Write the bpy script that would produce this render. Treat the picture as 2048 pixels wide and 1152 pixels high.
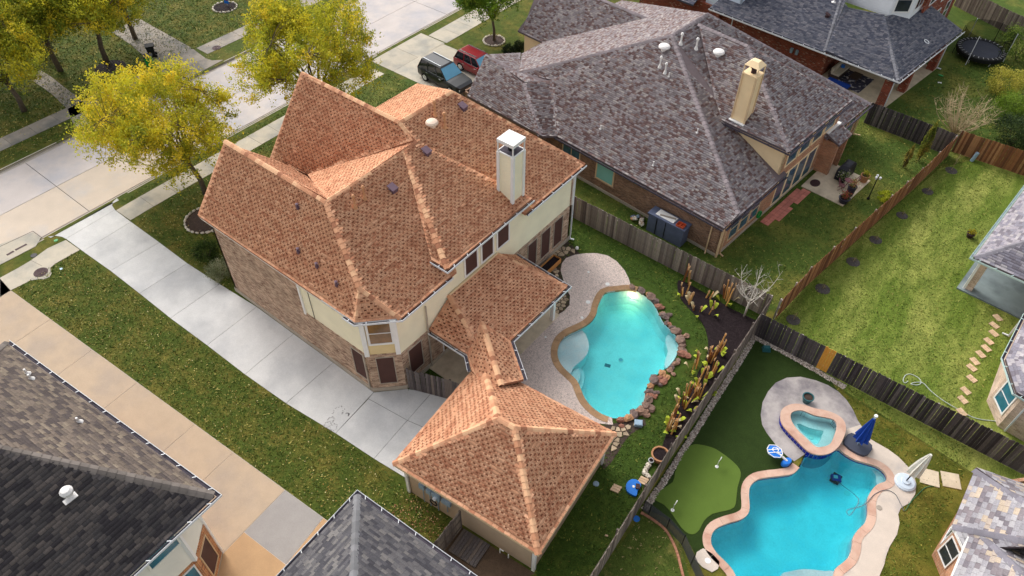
import bpy, bmesh, math, random
import numpy as np
from mathutils import Vector, Matrix
from mathutils.geometry import tessellate_polygon
for _o in list(bpy.data.objects): bpy.data.objects.remove(_o)
SC = bpy.context.scene; COL = SC.collection
R_ = math.radians
# ---------------------------------------------------------------- camera (drone, 33 m above the lot)
cam = bpy.data.cameras.new('camera'); cam.sensor_width = 36; cam.lens = 36*1480/2048
cam.clip_start = .5; cam.clip_end = 2000
co = bpy.data.objects.new('camera', cam); COL.objects.link(co); SC.camera = co
_m = Matrix(((0.784647,-0.45608,0.419906),(0.619876,0.567177,-0.542277),(0.00916,0.685785,0.727746))).to_4x4()
_m.translation = (0,0,33); co.matrix_world = _m
# ---------------------------------------------------------------- sky, sun, exposure (bright overcast, late afternoon)
SUN_EL, SUN_AZ = 42, 162          # azimuth measured in the ground plane from +X towards +Y
W = bpy.data.worlds.new('World'); SC.world = W; W.use_nodes = True
nt = W.node_tree; nt.nodes.clear()
sky = nt.nodes.new('ShaderNodeTexSky'); sky.sky_type = 'NISHITA'; sky.sun_disc = False
sky.sun_elevation = R_(SUN_EL); sky.sun_rotation = R_(90-SUN_AZ)
sky.air_density = 1.0; sky.dust_density = 4.0; sky.ozone_density = 1.0
hs = nt.nodes.new('ShaderNodeHueSaturation'); hs.inputs['Saturation'].default_value = .25
bg = nt.nodes.new('ShaderNodeBackground'); bg.inputs['Strength'].default_value = .15
wo = nt.nodes.new('ShaderNodeOutputWorld')
nt.links.new(sky.outputs[0], hs.inputs['Color']); nt.links.new(hs.outputs[0], bg.inputs[0]); nt.links.new(bg.outputs[0], wo.inputs[0])
sl = bpy.data.lights.new('sun', 'SUN'); sl.energy = 0.6; sl.angle = R_(30); sl.color = (1,.96,.89)
so = bpy.data.objects.new('sun', sl); COL.objects.link(so)
_d = Vector((math.cos(R_(SUN_AZ))*math.cos(R_(SUN_EL)), math.sin(R_(SUN_AZ))*math.cos(R_(SUN_EL)), math.sin(R_(SUN_EL))))
so.rotation_euler = _d.to_track_quat('Z', 'Y').to_euler(); so.location = (0,0,60)
SC.view_settings.view_transform = 'Standard'; SC.view_settings.look = 'None'
SC.view_settings.exposure = 0.72; SC.view_settings.gamma = 1.0; SC.view_settings.use_curve_mapping = False
SC.cycles.max_bounces = 6; SC.cycles.transparent_max_bounces = 12
SC.cycles.caustics_reflective = False; SC.cycles.caustics_refractive = False
# ---------------------------------------------------------------- materials
def lin(c):
    return tuple(((v/255)/12.92 if v/255 <= .04045 else ((v/255+.055)/1.055)**2.4) for v in c)
def C(r, g, b, k=1.0): return tuple(min(v*k, .95) for v in lin((r,g,b)))
MT = {}
def mat(name, col, rough=.85, var=0., scale=1.5, col2=None, c2scale=.6, c2lo=.45, c2hi=.65, bump=0., bscale=40., attr=False,
        spec=.3, metal=0., objvar=0., fine=0., fscale=30., emis=0., stretch=None, detail=5.):
    m = bpy.data.materials.new(name); m.use_nodes = True; N = m.node_tree.nodes; L = m.node_tree.links
    b = N['Principled BSDF']; b.inputs['Roughness'].default_value = rough
    b.inputs['Specular IOR Level'].default_value = spec; b.inputs['Metallic'].default_value = metal
    tc = N.new('ShaderNodeTexCoord'); vec = tc.outputs['Object']
    if stretch:
        mp = N.new('ShaderNodeMapping'); mp.inputs['Scale'].default_value = stretch; L.new(vec, mp.inputs[0]); vec = mp.outputs[0]
    def noise(s, d=detail):
        n = N.new('ShaderNodeTexNoise'); n.inputs['Scale'].default_value = s; n.inputs['Detail'].default_value = d
        n.inputs['Roughness'].default_value = .6; L.new(vec, n.inputs['Vector']); return n.outputs['Fac']
    def ramp(x, lo, hi, a, bb):
        r = N.new('ShaderNodeMapRange'); r.inputs[1].default_value = lo; r.inputs[2].default_value = hi
        r.inputs[3].default_value = a; r.inputs[4].default_value = bb; L.new(x, r.inputs[0]); return r.outputs[0]
    if attr:
        a = N.new('ShaderNodeAttribute'); a.attribute_name = 'col'; cur = a.outputs['Color']
    else:
        rgb = N.new('ShaderNodeRGB'); rgb.outputs[0].default_value = (*col, 1); cur = rgb.outputs[0]
    if col2:
        mx = N.new('ShaderNodeMix'); mx.data_type = 'RGBA'; L.new(ramp(noise(c2scale), c2lo, c2hi, 0, 1), mx.inputs[0])
        L.new(cur, mx.inputs[6]); mx.inputs[7].default_value = (*col2, 1); cur = mx.outputs[2]
    def mul(cur, fac):
        v = N.new('ShaderNodeVectorMath'); v.operation = 'SCALE'; L.new(cur, v.inputs[0]); L.new(fac, v.inputs['Scale']); return v.outputs[0]
    if var: cur = mul(cur, ramp(noise(scale), .25, .75, 1-var, 1+var))
    if fine: cur = mul(cur, ramp(noise(fscale, 2), .3, .7, 1-fine, 1+fine))
    if objvar:
        oi = N.new('ShaderNodeObjectInfo'); cur = mul(cur, ramp(oi.outputs['Random'], 0, 1, 1-objvar, 1+objvar))
    L.new(cur, b.inputs['Base Color'])
    if emis:
        L.new(cur, b.inputs['Emission Color']); b.inputs['Emission Strength'].default_value = emis
    if bump:
        bp = N.new('ShaderNodeBump'); bp.inputs['Strength'].default_value = bump; bp.inputs['Distance'].default_value = .05
        L.new(noise(bscale, 4), bp.inputs['Height']); L.new(bp.outputs[0], b.inputs['Normal'])
    MT[name] = m; return m
def brickmat(name, c1, c2, mortar, w=.21, h=.075, bias=0., mix3=None):
    m = bpy.data.materials.new(name); m.use_nodes = True; N = m.node_tree.nodes; L = m.node_tree.links; b = N['Principled BSDF']
    b.inputs['Roughness'].default_value = .9; b.inputs['Specular IOR Level'].default_value = .2
    uv = N.new('ShaderNodeUVMap'); uv.uv_map = 'UVMap'
    t = N.new('ShaderNodeTexBrick'); L.new(uv.outputs[0], t.inputs['Vector'])
    t.inputs['Color1'].default_value = (*c1,1); t.inputs['Color2'].default_value = (*c2,1); t.inputs['Mortar'].default_value = (*mortar,1)
    t.inputs['Scale'].default_value = 1; t.inputs['Brick Width'].default_value = w; t.inputs['Row Height'].default_value = h
    t.inputs['Mortar Size'].default_value = .006; t.inputs['Bias'].default_value = bias
    cur = t.outputs['Color']
    if mix3:      # some bricks fired another colour: a second, offset brick lookup picks them
        t2 = N.new('ShaderNodeTexBrick'); L.new(uv.outputs[0], t2.inputs['Vector'])
        t2.inputs['Color1'].default_value = (0,0,0,1); t2.inputs['Color2'].default_value = (1,1,1,1); t2.inputs['Mortar'].default_value = (0,0,0,1)
        t2.inputs['Scale'].default_value = 1; t2.inputs['Brick Width'].default_value = w; t2.inputs['Row Height'].default_value = h
        t2.inputs['Mortar Size'].default_value = .004; t2.inputs['Bias'].default_value = -.35; t2.offset_frequency = 2
        mp = N.new('ShaderNodeMapRange'); mp.inputs[1].default_value = .5; mp.inputs[2].default_value = .75; L.new(t2.outputs['Color'], mp.inputs[0])
        mx = N.new('ShaderNodeMix'); mx.data_type = 'RGBA'; L.new(mp.outputs[0], mx.inputs[0]); L.new(cur, mx.inputs[6]); mx.inputs[7].default_value = (*mix3,1); cur = mx.outputs[2]
    n = N.new('ShaderNodeTexNoise'); n.inputs['Scale'].default_value = 1.3; n.inputs['Detail'].default_value = 6; L.new(uv.outputs[0], n.inputs['Vector'])
    r = N.new('ShaderNodeMapRange'); r.inputs[1].default_value = .3; r.inputs[2].default_value = .7; r.inputs[3].default_value = .8; r.inputs[4].default_value = 1.2; L.new(n.outputs['Fac'], r.inputs[0])
    v = N.new('ShaderNodeVectorMath'); v.operation = 'SCALE'; L.new(cur, v.inputs[0]); L.new(r.outputs[0], v.inputs['Scale']); L.new(v.outputs[0], b.inputs['Base Color'])
    bp = N.new('ShaderNodeBump'); bp.inputs['Strength'].default_value = .6; bp.inputs['Distance'].default_value = .012; bp.invert = True
    L.new(t.outputs['Fac'], bp.inputs['Height']); L.new(bp.outputs[0], b.inputs['Normal'])
    MT[name] = m; return m
def sidingmat(name, col, step=.19, vert=False):
    m = bpy.data.materials.new(name); m.use_nodes = True; N = m.node_tree.nodes; L = m.node_tree.links; b = N['Principled BSDF']
    b.inputs['Roughness'].default_value = .6; b.inputs['Specular IOR Level'].default_value = .3
    uv = N.new('ShaderNodeUVMap'); uv.uv_map = 'UVMap'; sp = N.new('ShaderNodeSeparateXYZ'); L.new(uv.outputs[0], sp.inputs[0])
    d = N.new('ShaderNodeMath'); d.operation = 'DIVIDE'; L.new(sp.outputs[0 if vert else 1], d.inputs[0]); d.inputs[1].default_value = step
    f = N.new('ShaderNodeMath'); f.operation = 'FRACT'; L.new(d.outputs[0], f.inputs[0])
    n = N.new('ShaderNodeTexNoise'); n.inputs['Scale'].default_value = .9; n.inputs['Detail'].default_value = 6; L.new(uv.outputs[0], n.inputs['Vector'])
    r = N.new('ShaderNodeMapRange'); r.inputs[1].default_value = .3; r.inputs[2].default_value = .7; r.inputs[3].default_value = .93; r.inputs[4].default_value = 1.05; L.new(n.outputs['Fac'], r.inputs[0])
    rgb = N.new('ShaderNodeRGB'); rgb.outputs[0].default_value = (*col,1)
    v = N.new('ShaderNodeVectorMath'); v.operation = 'SCALE'; L.new(rgb.outputs[0], v.inputs[0]); L.new(r.outputs[0], v.inputs['Scale']); L.new(v.outputs[0], b.inputs['Base Color'])
    bp = N.new('ShaderNodeBump'); bp.inputs['Strength'].default_value = .8; bp.inputs['Distance'].default_value = .02; bp.invert = True
    L.new(f.outputs[0], bp.inputs['Height']); L.new(bp.outputs[0], b.inputs['Normal'])
    MT[name] = m; return m
def glassmat(name, col, rough=.06, spec=.8):
    m = mat(name, col, rough=rough, spec=spec, var=.25, scale=.8); return m
def watermat(name, absorb, dens, wave=.05):
    m = bpy.data.materials.new(name); m.use_nodes = True; N = m.node_tree.nodes; L = m.node_tree.links; N.clear()
    o = N.new('ShaderNodeOutputMaterial'); tr = N.new('ShaderNodeBsdfTransparent'); gl = N.new('ShaderNodeBsdfGlossy'); gl.inputs['Roughness'].default_value = .06
    fr = N.new('ShaderNodeFresnel'); fr.inputs['IOR'].default_value = 1.33; mx = N.new('ShaderNodeMixShader')
    n = N.new('ShaderNodeTexNoise'); n.inputs['Scale'].default_value = 2.2; n.inputs['Detail'].default_value = 3
    bp = N.new('ShaderNodeBump'); bp.inputs['Strength'].default_value = wave; bp.inputs['Distance'].default_value = .1; L.new(n.outputs['Fac'], bp.inputs['Height'])
    L.new(bp.outputs[0], fr.inputs['Normal']); L.new(bp.outputs[0], gl.inputs['Normal'])
    L.new(fr.outputs[0], mx.inputs[0]); L.new(tr.outputs[0], mx.inputs[1]); L.new(gl.outputs[0], mx.inputs[2]); L.new(mx.outputs[0], o.inputs['Surface'])
    va = N.new('ShaderNodeVolumeAbsorption'); va.inputs['Color'].default_value = (*absorb,1); va.inputs['Density'].default_value = dens; L.new(va.outputs[0], o.inputs['Volume'])
    MT[name] = m; return m
# ---------------------------------------------------------------- mesh builder
class MB:
    def __init__(s, T=None): s.v = []; s.f = []; s.c = []; s.T = T; s.cur = None
    def _add(s, pts, faces):
        b = len(s.v); s.v += [s.T(*p) if s.T else tuple(p) for p in pts]
        for f in faces: s.f.append(tuple(b+i for i in f)); s.c.append(s.cur)
        return s
    def face(s, *pts): return s._add(pts, [tuple(range(len(pts)))])
    def prism(s, poly, z0, z1):
        n = len(poly); a = sum(poly[i][0]*poly[(i+1)%n][1]-poly[(i+1)%n][0]*poly[i][1] for i in range(n))
        if a < 0: poly = poly[::-1]
        pts = [(p[0],p[1],z0) for p in poly]+[(p[0],p[1],z1) for p in poly]
        tri = tessellate_polygon([[Vector((p[0],p[1],0)) for p in poly]])
        fs = [] if n > 5 else [tuple(range(n, 2*n)), tuple(range(n-1,-1,-1))]
        if n > 5:
            for t in tri:
                x = [poly[i] for i in t]; ar = (x[1][0]-x[0][0])*(x[2][1]-x[0][1])-(x[2][0]-x[0][0])*(x[1][1]-x[0][1])
                t = t if ar > 0 else t[::-1]
                fs += [tuple(i+n for i in t), tuple(t[::-1])]
        fs += [(i,(i+1)%n,n+(i+1)%n,n+i) for i in range(n)]
        return s._add(pts, fs)
    def box(s, cx, cy, z0, sx, sy, sz, rz=0.):
        c, q = math.cos(rz), math.sin(rz)
        P = [(cx+c*x-q*y, cy+q*x+c*y) for x, y in ((-sx/2,-sy/2),(sx/2,-sy/2),(sx/2,sy/2),(-sx/2,sy/2))]
        return s.prism(P, z0, z0+sz)
    def bar(s, a, b, w, h=None, up=(0,0,1)):     # rectangular bar from a to b
        h = h or w; a = Vector(a); b = Vector(b); d = (b-a).normalized(); u = Vector(up)
        x = d.cross(u)
        if x.length < 1e-4: x = d.cross(Vector((1,0,0)))
        x.normalize(); y = x.cross(d).normalized()
        P = []
        for p in (a, b):
            for i, j in ((-1,-1),(1,-1),(1,1),(-1,1)): P.append(tuple(p+x*(w/2*i)+y*(h/2*j)))
        return s._add(P, [(3,2,1,0),(4,5,6,7),(0,1,5,4),(1,2,6,5),(2,3,7,6),(3,0,4,7)])
    def tube(s, pts, r, n=6, cap=True):
        pts = [Vector(p) for p in pts]; rs = r if isinstance(r, (list,tuple)) else [r]*len(pts); P = []; ref = None
        for i, p in enumerate(pts):
            d = (pts[min(i+1,len(pts)-1)]-pts[max(i-1,0)]).normalized()
            if ref is None: ref = Vector((0,0,1)) if abs(d.z) < .9 else Vector((1,0,0))
            x = d.cross(ref).normalized(); y = x.cross(d).normalized(); ref = y
            for k in range(n):
                a = 2*math.pi*k/n; P.append(tuple(p+x*(rs[i]*math.cos(a))+y*(rs[i]*math.sin(a))))
        F = [(i*n+k, i*n+(k+1)%n, (i+1)*n+(k+1)%n, (i+1)*n+k) for i in range(len(pts)-1) for k in range(n)]
        if cap: F += [tuple(range(n-1,-1,-1)), tuple(range((len(pts)-1)*n, len(pts)*n))]
        return s._add(P, F)
    def lathe(s, cx, cy, prof, n=16, sx=1., sy=1., rz=0.):     # prof: list of (radius, z)
        P = []; c, q = math.cos(rz), math.sin(rz)
        for r, z in prof:
            for k in range(n):
                a = 2*math.pi*k/n; x, y = r*sx*math.cos(a), r*sy*math.sin(a); P.append((cx+c*x-q*y, cy+q*x+c*y, z))
        F = [(i*n+k, i*n+(k+1)%n, (i+1)*n+(k+1)%n, (i+1)*n+k) for i in range(len(prof)-1) for k in range(n)]
        F += [tuple(range(n-1,-1,-1)), tuple(range((len(prof)-1)*n, len(prof)*n))]
        return s._add(P, F)
    def ball(s, c, rx, ry=None, rz=None, n=10, m=7, jit=0., seed=0):
        ry = ry or rx; rz = rz or rx; rg = random.Random(seed); P = [(c[0],c[1],c[2]-rz)]
        for i in range(1, m):
            t = math.pi*i/m-math.pi/2
            for k in range(n):
                a = 2*math.pi*k/n; j = 1+rg.uniform(-jit,jit)
                P.append((c[0]+rx*math.cos(t)*math.cos(a)*j, c[1]+ry*math.cos(t)*math.sin(a)*j, c[2]+rz*math.sin(t)*j))
        P.append((c[0],c[1],c[2]+rz)); e = len(P)-1
        F = [(0,1+(k+1)%n,1+k) for k in range(n)]
        F += [(1+i*n+k,1+i*n+(k+1)%n,1+(i+1)*n+(k+1)%n,1+(i+1)*n+k) for i in range(m-2) for k in range(n)]
        F += [(1+(m-2)*n+k,1+(m-2)*n+(k+1)%n,e) for k in range(n)]
        return s._add(P, F)
    def mesh(s, name, m=None, smooth=False):
        me = bpy.data.meshes.new(name); me.from_pydata(s.v, [], s.f)
        if m: me.materials.append(MT[m] if isinstance(m, str) else m)
        if any(c is not None for c in s.c):
            at = me.color_attributes.new('col', 'FLOAT_COLOR', 'CORNER'); buf = []
            for f, c in zip(s.f, s.c): buf += list((*(c or (.5,.5,.5)), 1.0))*len(f)
            at.data.foreach_set('color', buf)
        uvbox(me)
        if smooth: me.polygons.foreach_set('use_smooth', [True]*len(me.polygons))
        me.update(); return me
    def build(s, name, m, parent=None, smooth=False, label=None, kind=None):
        return link(name, s.mesh(name, m, smooth), parent, label=label, kind=kind)
def uvbox(me):
    n = len(me.polygons)
    if n == 0 or n > 20000: return
    uv = me.uv_layers.new(name='UVMap').data
    for p in me.polygons:
        nx, ny, nz = p.normal
        if abs(nz) > .8: ax, ay = Vector((1,0,0)), Vector((0,1,0))
        else:
            ax = Vector((-ny,nx,0)).normalized(); ay = Vector((0,0,1))
        for li in p.loop_indices:
            c = me.vertices[me.loops[li].vertex_index].co; uv[li].uv = (c.dot(ax), c.dot(ay))
WM = {}
def link(name, me, parent=None, M=None, label=None, kind=None):
    o = bpy.data.objects.new(name, me); COL.objects.link(o)
    if parent is not None:
        o.parent = parent; o.matrix_parent_inverse = WM.get(parent.name, Matrix.Identity(4)).inverted()
    if M is not None: o.matrix_basis = M; WM[o.name] = M
    if label: o['label'] = label
    if kind: o['kind'] = kind
    return o
def tag(o, label, cat, group=None):
    o['label'] = label; o['category'] = cat
    if group: o['group'] = group
    return o
def thing(name, label, cat, loc=(0,0,0), group=None):
    o = bpy.data.objects.new(name, None); COL.objects.link(o); o.empty_display_size = .3
    M = Matrix.Translation(Vector((loc[0],loc[1],loc[2] if len(loc) > 2 else 0))); o.matrix_basis = M; WM[o.name] = M
    return tag(o, label, cat, group)
def struct(o): o['kind'] = 'structure'; return o
def frame(o, deg):
    c, s = math.cos(R_(deg)), math.sin(R_(deg))
    return lambda u, v, z=0.: (o[0]+c*u-s*v, o[1]+s*u+c*v, z)
def TRS(x, y, z, rz=0., sx=1., sy=None, sz=None, rx=0., ry=0.):
    sy = sx if sy is None else sy; sz = sx if sz is None else sz
    return Matrix.Translation((x,y,z)) @ Matrix.Rotation(rz,4,'Z') @ Matrix.Rotation(ry,4,'Y') @ Matrix.Rotation(rx,4,'X') @ Matrix.Diagonal((sx,sy,sz,1))
def smooth_loop(pts, n=4):       # closed Catmull-Rom through ground points
    out = []; L = len(pts)
    for i in range(L):
        p = [Vector((*pts[(i+k)%L][:2],0)) for k in (-1,0,1,2)]
        for j in range(n):
            t = j/n; q = .5*((2*p[1])+(-p[0]+p[2])*t+(2*p[0]-5*p[1]+4*p[2]-p[3])*t*t+(-p[0]+3*p[1]-3*p[2]+p[3])*t**3); out.append((q.x,q.y))
    return out
def smooth_path(pts, n=5):
    P = [Vector(p if len(p) > 2 else (*p,0)) for p in pts]; P = [2*P[0]-P[1]]+P+[2*P[-1]-P[-2]]; out = []
    for i in range(1, len(P)-2):
        for j in range(n):
            t = j/n; a,b,c,d = P[i-1:i+3]; q = .5*((2*b)+(-a+c)*t+(2*a-5*b+4*c-d)*t*t+(-a+3*b-3*c+d)*t**3); out.append(tuple(q))
    return out+[tuple(P[-2])]
def area2(p): return sum(p[i][0]*p[(i+1)%len(p)][1]-p[(i+1)%len(p)][0]*p[i][1] for i in range(len(p)))/2
def offset_loop(pts, d):         # positive d grows a loop outwards
    n = len(pts); sgn = 1 if area2(pts) > 0 else -1; out = []
    for i in range(n):
        a, b, c = pts[i-1], pts[i], pts[(i+1)%n]; t = Vector((c[0]-a[0], c[1]-a[1]))
        t.normalize(); out.append((b[0]+sgn*t.y*d, b[1]-sgn*t.x*d))
    return out
def inside(p, poly):
    x, y = p[0], p[1]; r = False; j = len(poly)-1
    for i in range(len(poly)):
        a, b = poly[i], poly[j]
        if (a[1] > y) != (b[1] > y) and x < (b[0]-a[0])*(y-a[1])/(b[1]-a[1])+a[0]: r = not r
        j = i
    return r
def npmesh(name, V, F4, col=None, m=None, smooth=False):         # fast mesh from arrays of quads (n,4) or tris (n,3), one colour per face
    me = bpy.data.meshes.new(name); V = np.asarray(V, np.float32); F4 = np.asarray(F4, np.int32); k = F4.shape[1]
    me.vertices.add(len(V)); me.vertices.foreach_set('co', V.ravel())
    me.loops.add(F4.size); me.loops.foreach_set('vertex_index', F4.ravel())
    me.polygons.add(len(F4)); me.polygons.foreach_set('loop_start', np.arange(0, F4.size, k, dtype=np.int32))
    me.polygons.foreach_set('loop_total', np.full(len(F4), k, np.int32))
    me.update(calc_edges=True)
    if col is not None:
        at = me.color_attributes.new('col', 'FLOAT_COLOR', 'CORNER')
        c = np.ones((len(F4),k,4), np.float32); c[:,:,:3] = np.asarray(col, np.float32)[:,None,:]; at.data.foreach_set('color', c.ravel())
    if m: me.materials.append(MT[m])
    if smooth: me.polygons.foreach_set('use_smooth', np.ones(len(F4), bool))
    me.validate(); return me

# ---------------------------------------------------------------- building helpers
def wall(parent, name, A, B, z0, z1, m, t=.16, label=None):
    d = Vector((B[0]-A[0], B[1]-A[1])).normalized(); n = Vector((d.y,-d.x))      # A->B counter-clockwise: n points out
    P = [A[:2], B[:2], (B[0]-n.x*t, B[1]-n.y*t), (A[0]-n.x*t, A[1]-n.y*t)]
    return MB().prism(P, z0, z1).build(name, m, parent, label=label)
def win(parent, A, B, s0, s1, z0, z1, fm, pm, fw=.07, mx=0, mz=0, proud=.045, sill=None, name='window', label=None, inner=None):
    d = Vector((B[0]-A[0], B[1]-A[1],0)).normalized(); n = Vector((d.y,-d.x,0)); a = Vector((A[0],A[1],0))
    def P(s, z, k): q = a+d*s+n*k; return (q.x,q.y,z)
    def bx(mb, sa, sb, za, zb, k): mb._add([P(sa,za,-.02),P(sb,za,-.02),P(sb,zb,-.02),P(sa,zb,-.02),P(sa,za,k),P(sb,za,k),P(sb,zb,k),P(sa,zb,k)],
                                          [(4,5,6,7),(0,4,7,3),(1,2,6,5),(3,7,6,2),(0,1,5,4)])
    f = MB()
    bx(f, s0-fw, s0, z0-fw, z1+fw, proud); bx(f, s1, s1+fw, z0-fw, z1+fw, proud); bx(f, s0, s1, z1, z1+fw, proud); bx(f, s0, s1, z0-fw, z0, proud)
    for i in range(1, mx+1): c = s0+(s1-s0)*i/(mx+1); bx(f, c-.02, c+.02, z0, z1, proud*.7)
    for i in range(1, mz+1): c = z0+(z1-z0)*i/(mz+1); bx(f, s0, s1, c-.02, c+.02, proud*.8)
    o = f.build(name, fm, parent, label=label)
    g = MB(); g.face(P(s0,z0,.012), P(s1,z0,.012), P(s1,z1,.012), P(s0,z1,.012)); g.build('pane', pm, o)
    if sill:
        k = MB(); bx(k, s0-fw-.06, s1+fw+.06, z0-fw-.09, z0-fw, .09); k.build('sill', sill, o)
    return o
def gutter(parent, pts, z, white='white_metal', w=.13, strap=.9, inside='gutter_dark'):
    g = MB(); dk = MB(); n = len(pts)
    outs = []
    for i in range(n):
        a = Vector(pts[max(i-1,0)][:2]); b = Vector(pts[i][:2]); c = Vector(pts[min(i+1,n-1)][:2])
        d1 = (b-a).normalized() if i > 0 else (c-b).normalized(); d2 = (c-b).normalized() if i < n-1 else d1
        n1 = Vector((d1.y,-d1.x)); n2 = Vector((d2.y,-d2.x)); m = (n1+n2).normalized(); outs.append(m/max(m.dot(n1),.3))
    zz = z if isinstance(z, (list,tuple)) else [z]*n
    for i in range(n-1):
        a, b = Vector(pts[i][:2]), Vector(pts[i+1][:2]); oa, ob = outs[i], outs[i+1]
        ai, bi, ao, bo = a, b, a+oa*w, b+ob*w; z0, z1 = zz[i], zz[i+1]
        ap, bp = a+oa*(w+.018), b+ob*(w+.018)
        g._add([(ao.x,ao.y,z0-.12),(bo.x,bo.y,z1-.12),(bo.x,bo.y,z1),(ao.x,ao.y,z0),(ap.x,ap.y,z0-.12),(bp.x,bp.y,z1-.12),(bp.x,bp.y,z1),(ap.x,ap.y,z0)],
               [(4,5,6,7),(3,2,1,0),(7,6,2,3),(0,1,5,4),(0,4,7,3),(1,2,6,5)])
        dk.face((ai.x,ai.y,z0-.09),(ao.x,ao.y,z0-.09),(bo.x,bo.y,z1-.09),(bi.x,bi.y,z1-.09))
        g.face((ai.x,ai.y,z0-.125),(bi.x,bi.y,z1-.125),(bo.x,bo.y,z1-.125),(ao.x,ao.y,z0-.125))
        L = (b-a).length; k = max(1, int(L/strap))
        for j in range(k):
            t = (j+.5)/k; p = a.lerp(b,t); q = p+oa.lerp(ob,t)*w; zc = z0+(z1-z0)*t; g.bar((p.x,p.y,zc+.004),(q.x,q.y,zc+.004),.035,.012)
    o = g.build('gutter', white, parent); dk.build('trough', inside, o); return o
def downspout(parent, x, y, z0, z1, m='white_metal', s=.08, kick=None):
    b = MB().box(x, y, z0, s, s*.8, z1-z0)
    if kick: b.bar((x,y,z0+.06),(x+kick[0],y+kick[1],z0+.04), s, s*.8)
    return b.build('downspout', m, parent)
# ---------------------------------------------------------------- roofs
def clip2(poly, cl):
    out = poly
    for i in range(len(cl)):
        a, b = cl[i], cl[(i+1)%len(cl)]; inp = out; out = []
        if not inp: return []
        ex, ey = b[0]-a[0], b[1]-a[1]
        sd = [ex*(p[1]-a[1])-ey*(p[0]-a[0]) for p in inp]
        for j in range(len(inp)):
            p, q, sp, sq = inp[j-1], inp[j], sd[j-1], sd[j]
            if sq >= 0:
                if sp < 0: t = sp/(sp-sq); out.append((p[0]+(q[0]-p[0])*t, p[1]+(q[1]-p[1])*t))
                out.append(q)
            elif sp >= 0: t = sp/(sp-sq); out.append((p[0]+(q[0]-p[0])*t, p[1]+(q[1]-p[1])*t))
    return out
def plane_frame(poly):
    P = [Vector(p) for p in poly]; n = Vector((0,0,0))
    for i in range(len(P)):
        a, b = P[i], P[(i+1)%len(P)]; n += Vector(((a.y-b.y)*(a.z+b.z),(a.z-b.z)*(a.x+b.x),(a.x-b.x)*(a.y+b.y)))
    n.normalize()
    if n.z < 0: n = -n
    o = sum(P, Vector((0,0,0)))/len(P); up = Vector((0,0,1))-n*n.z; up.normalize(); h = up.cross(n).normalized()
    return o, h, up, n
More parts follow.
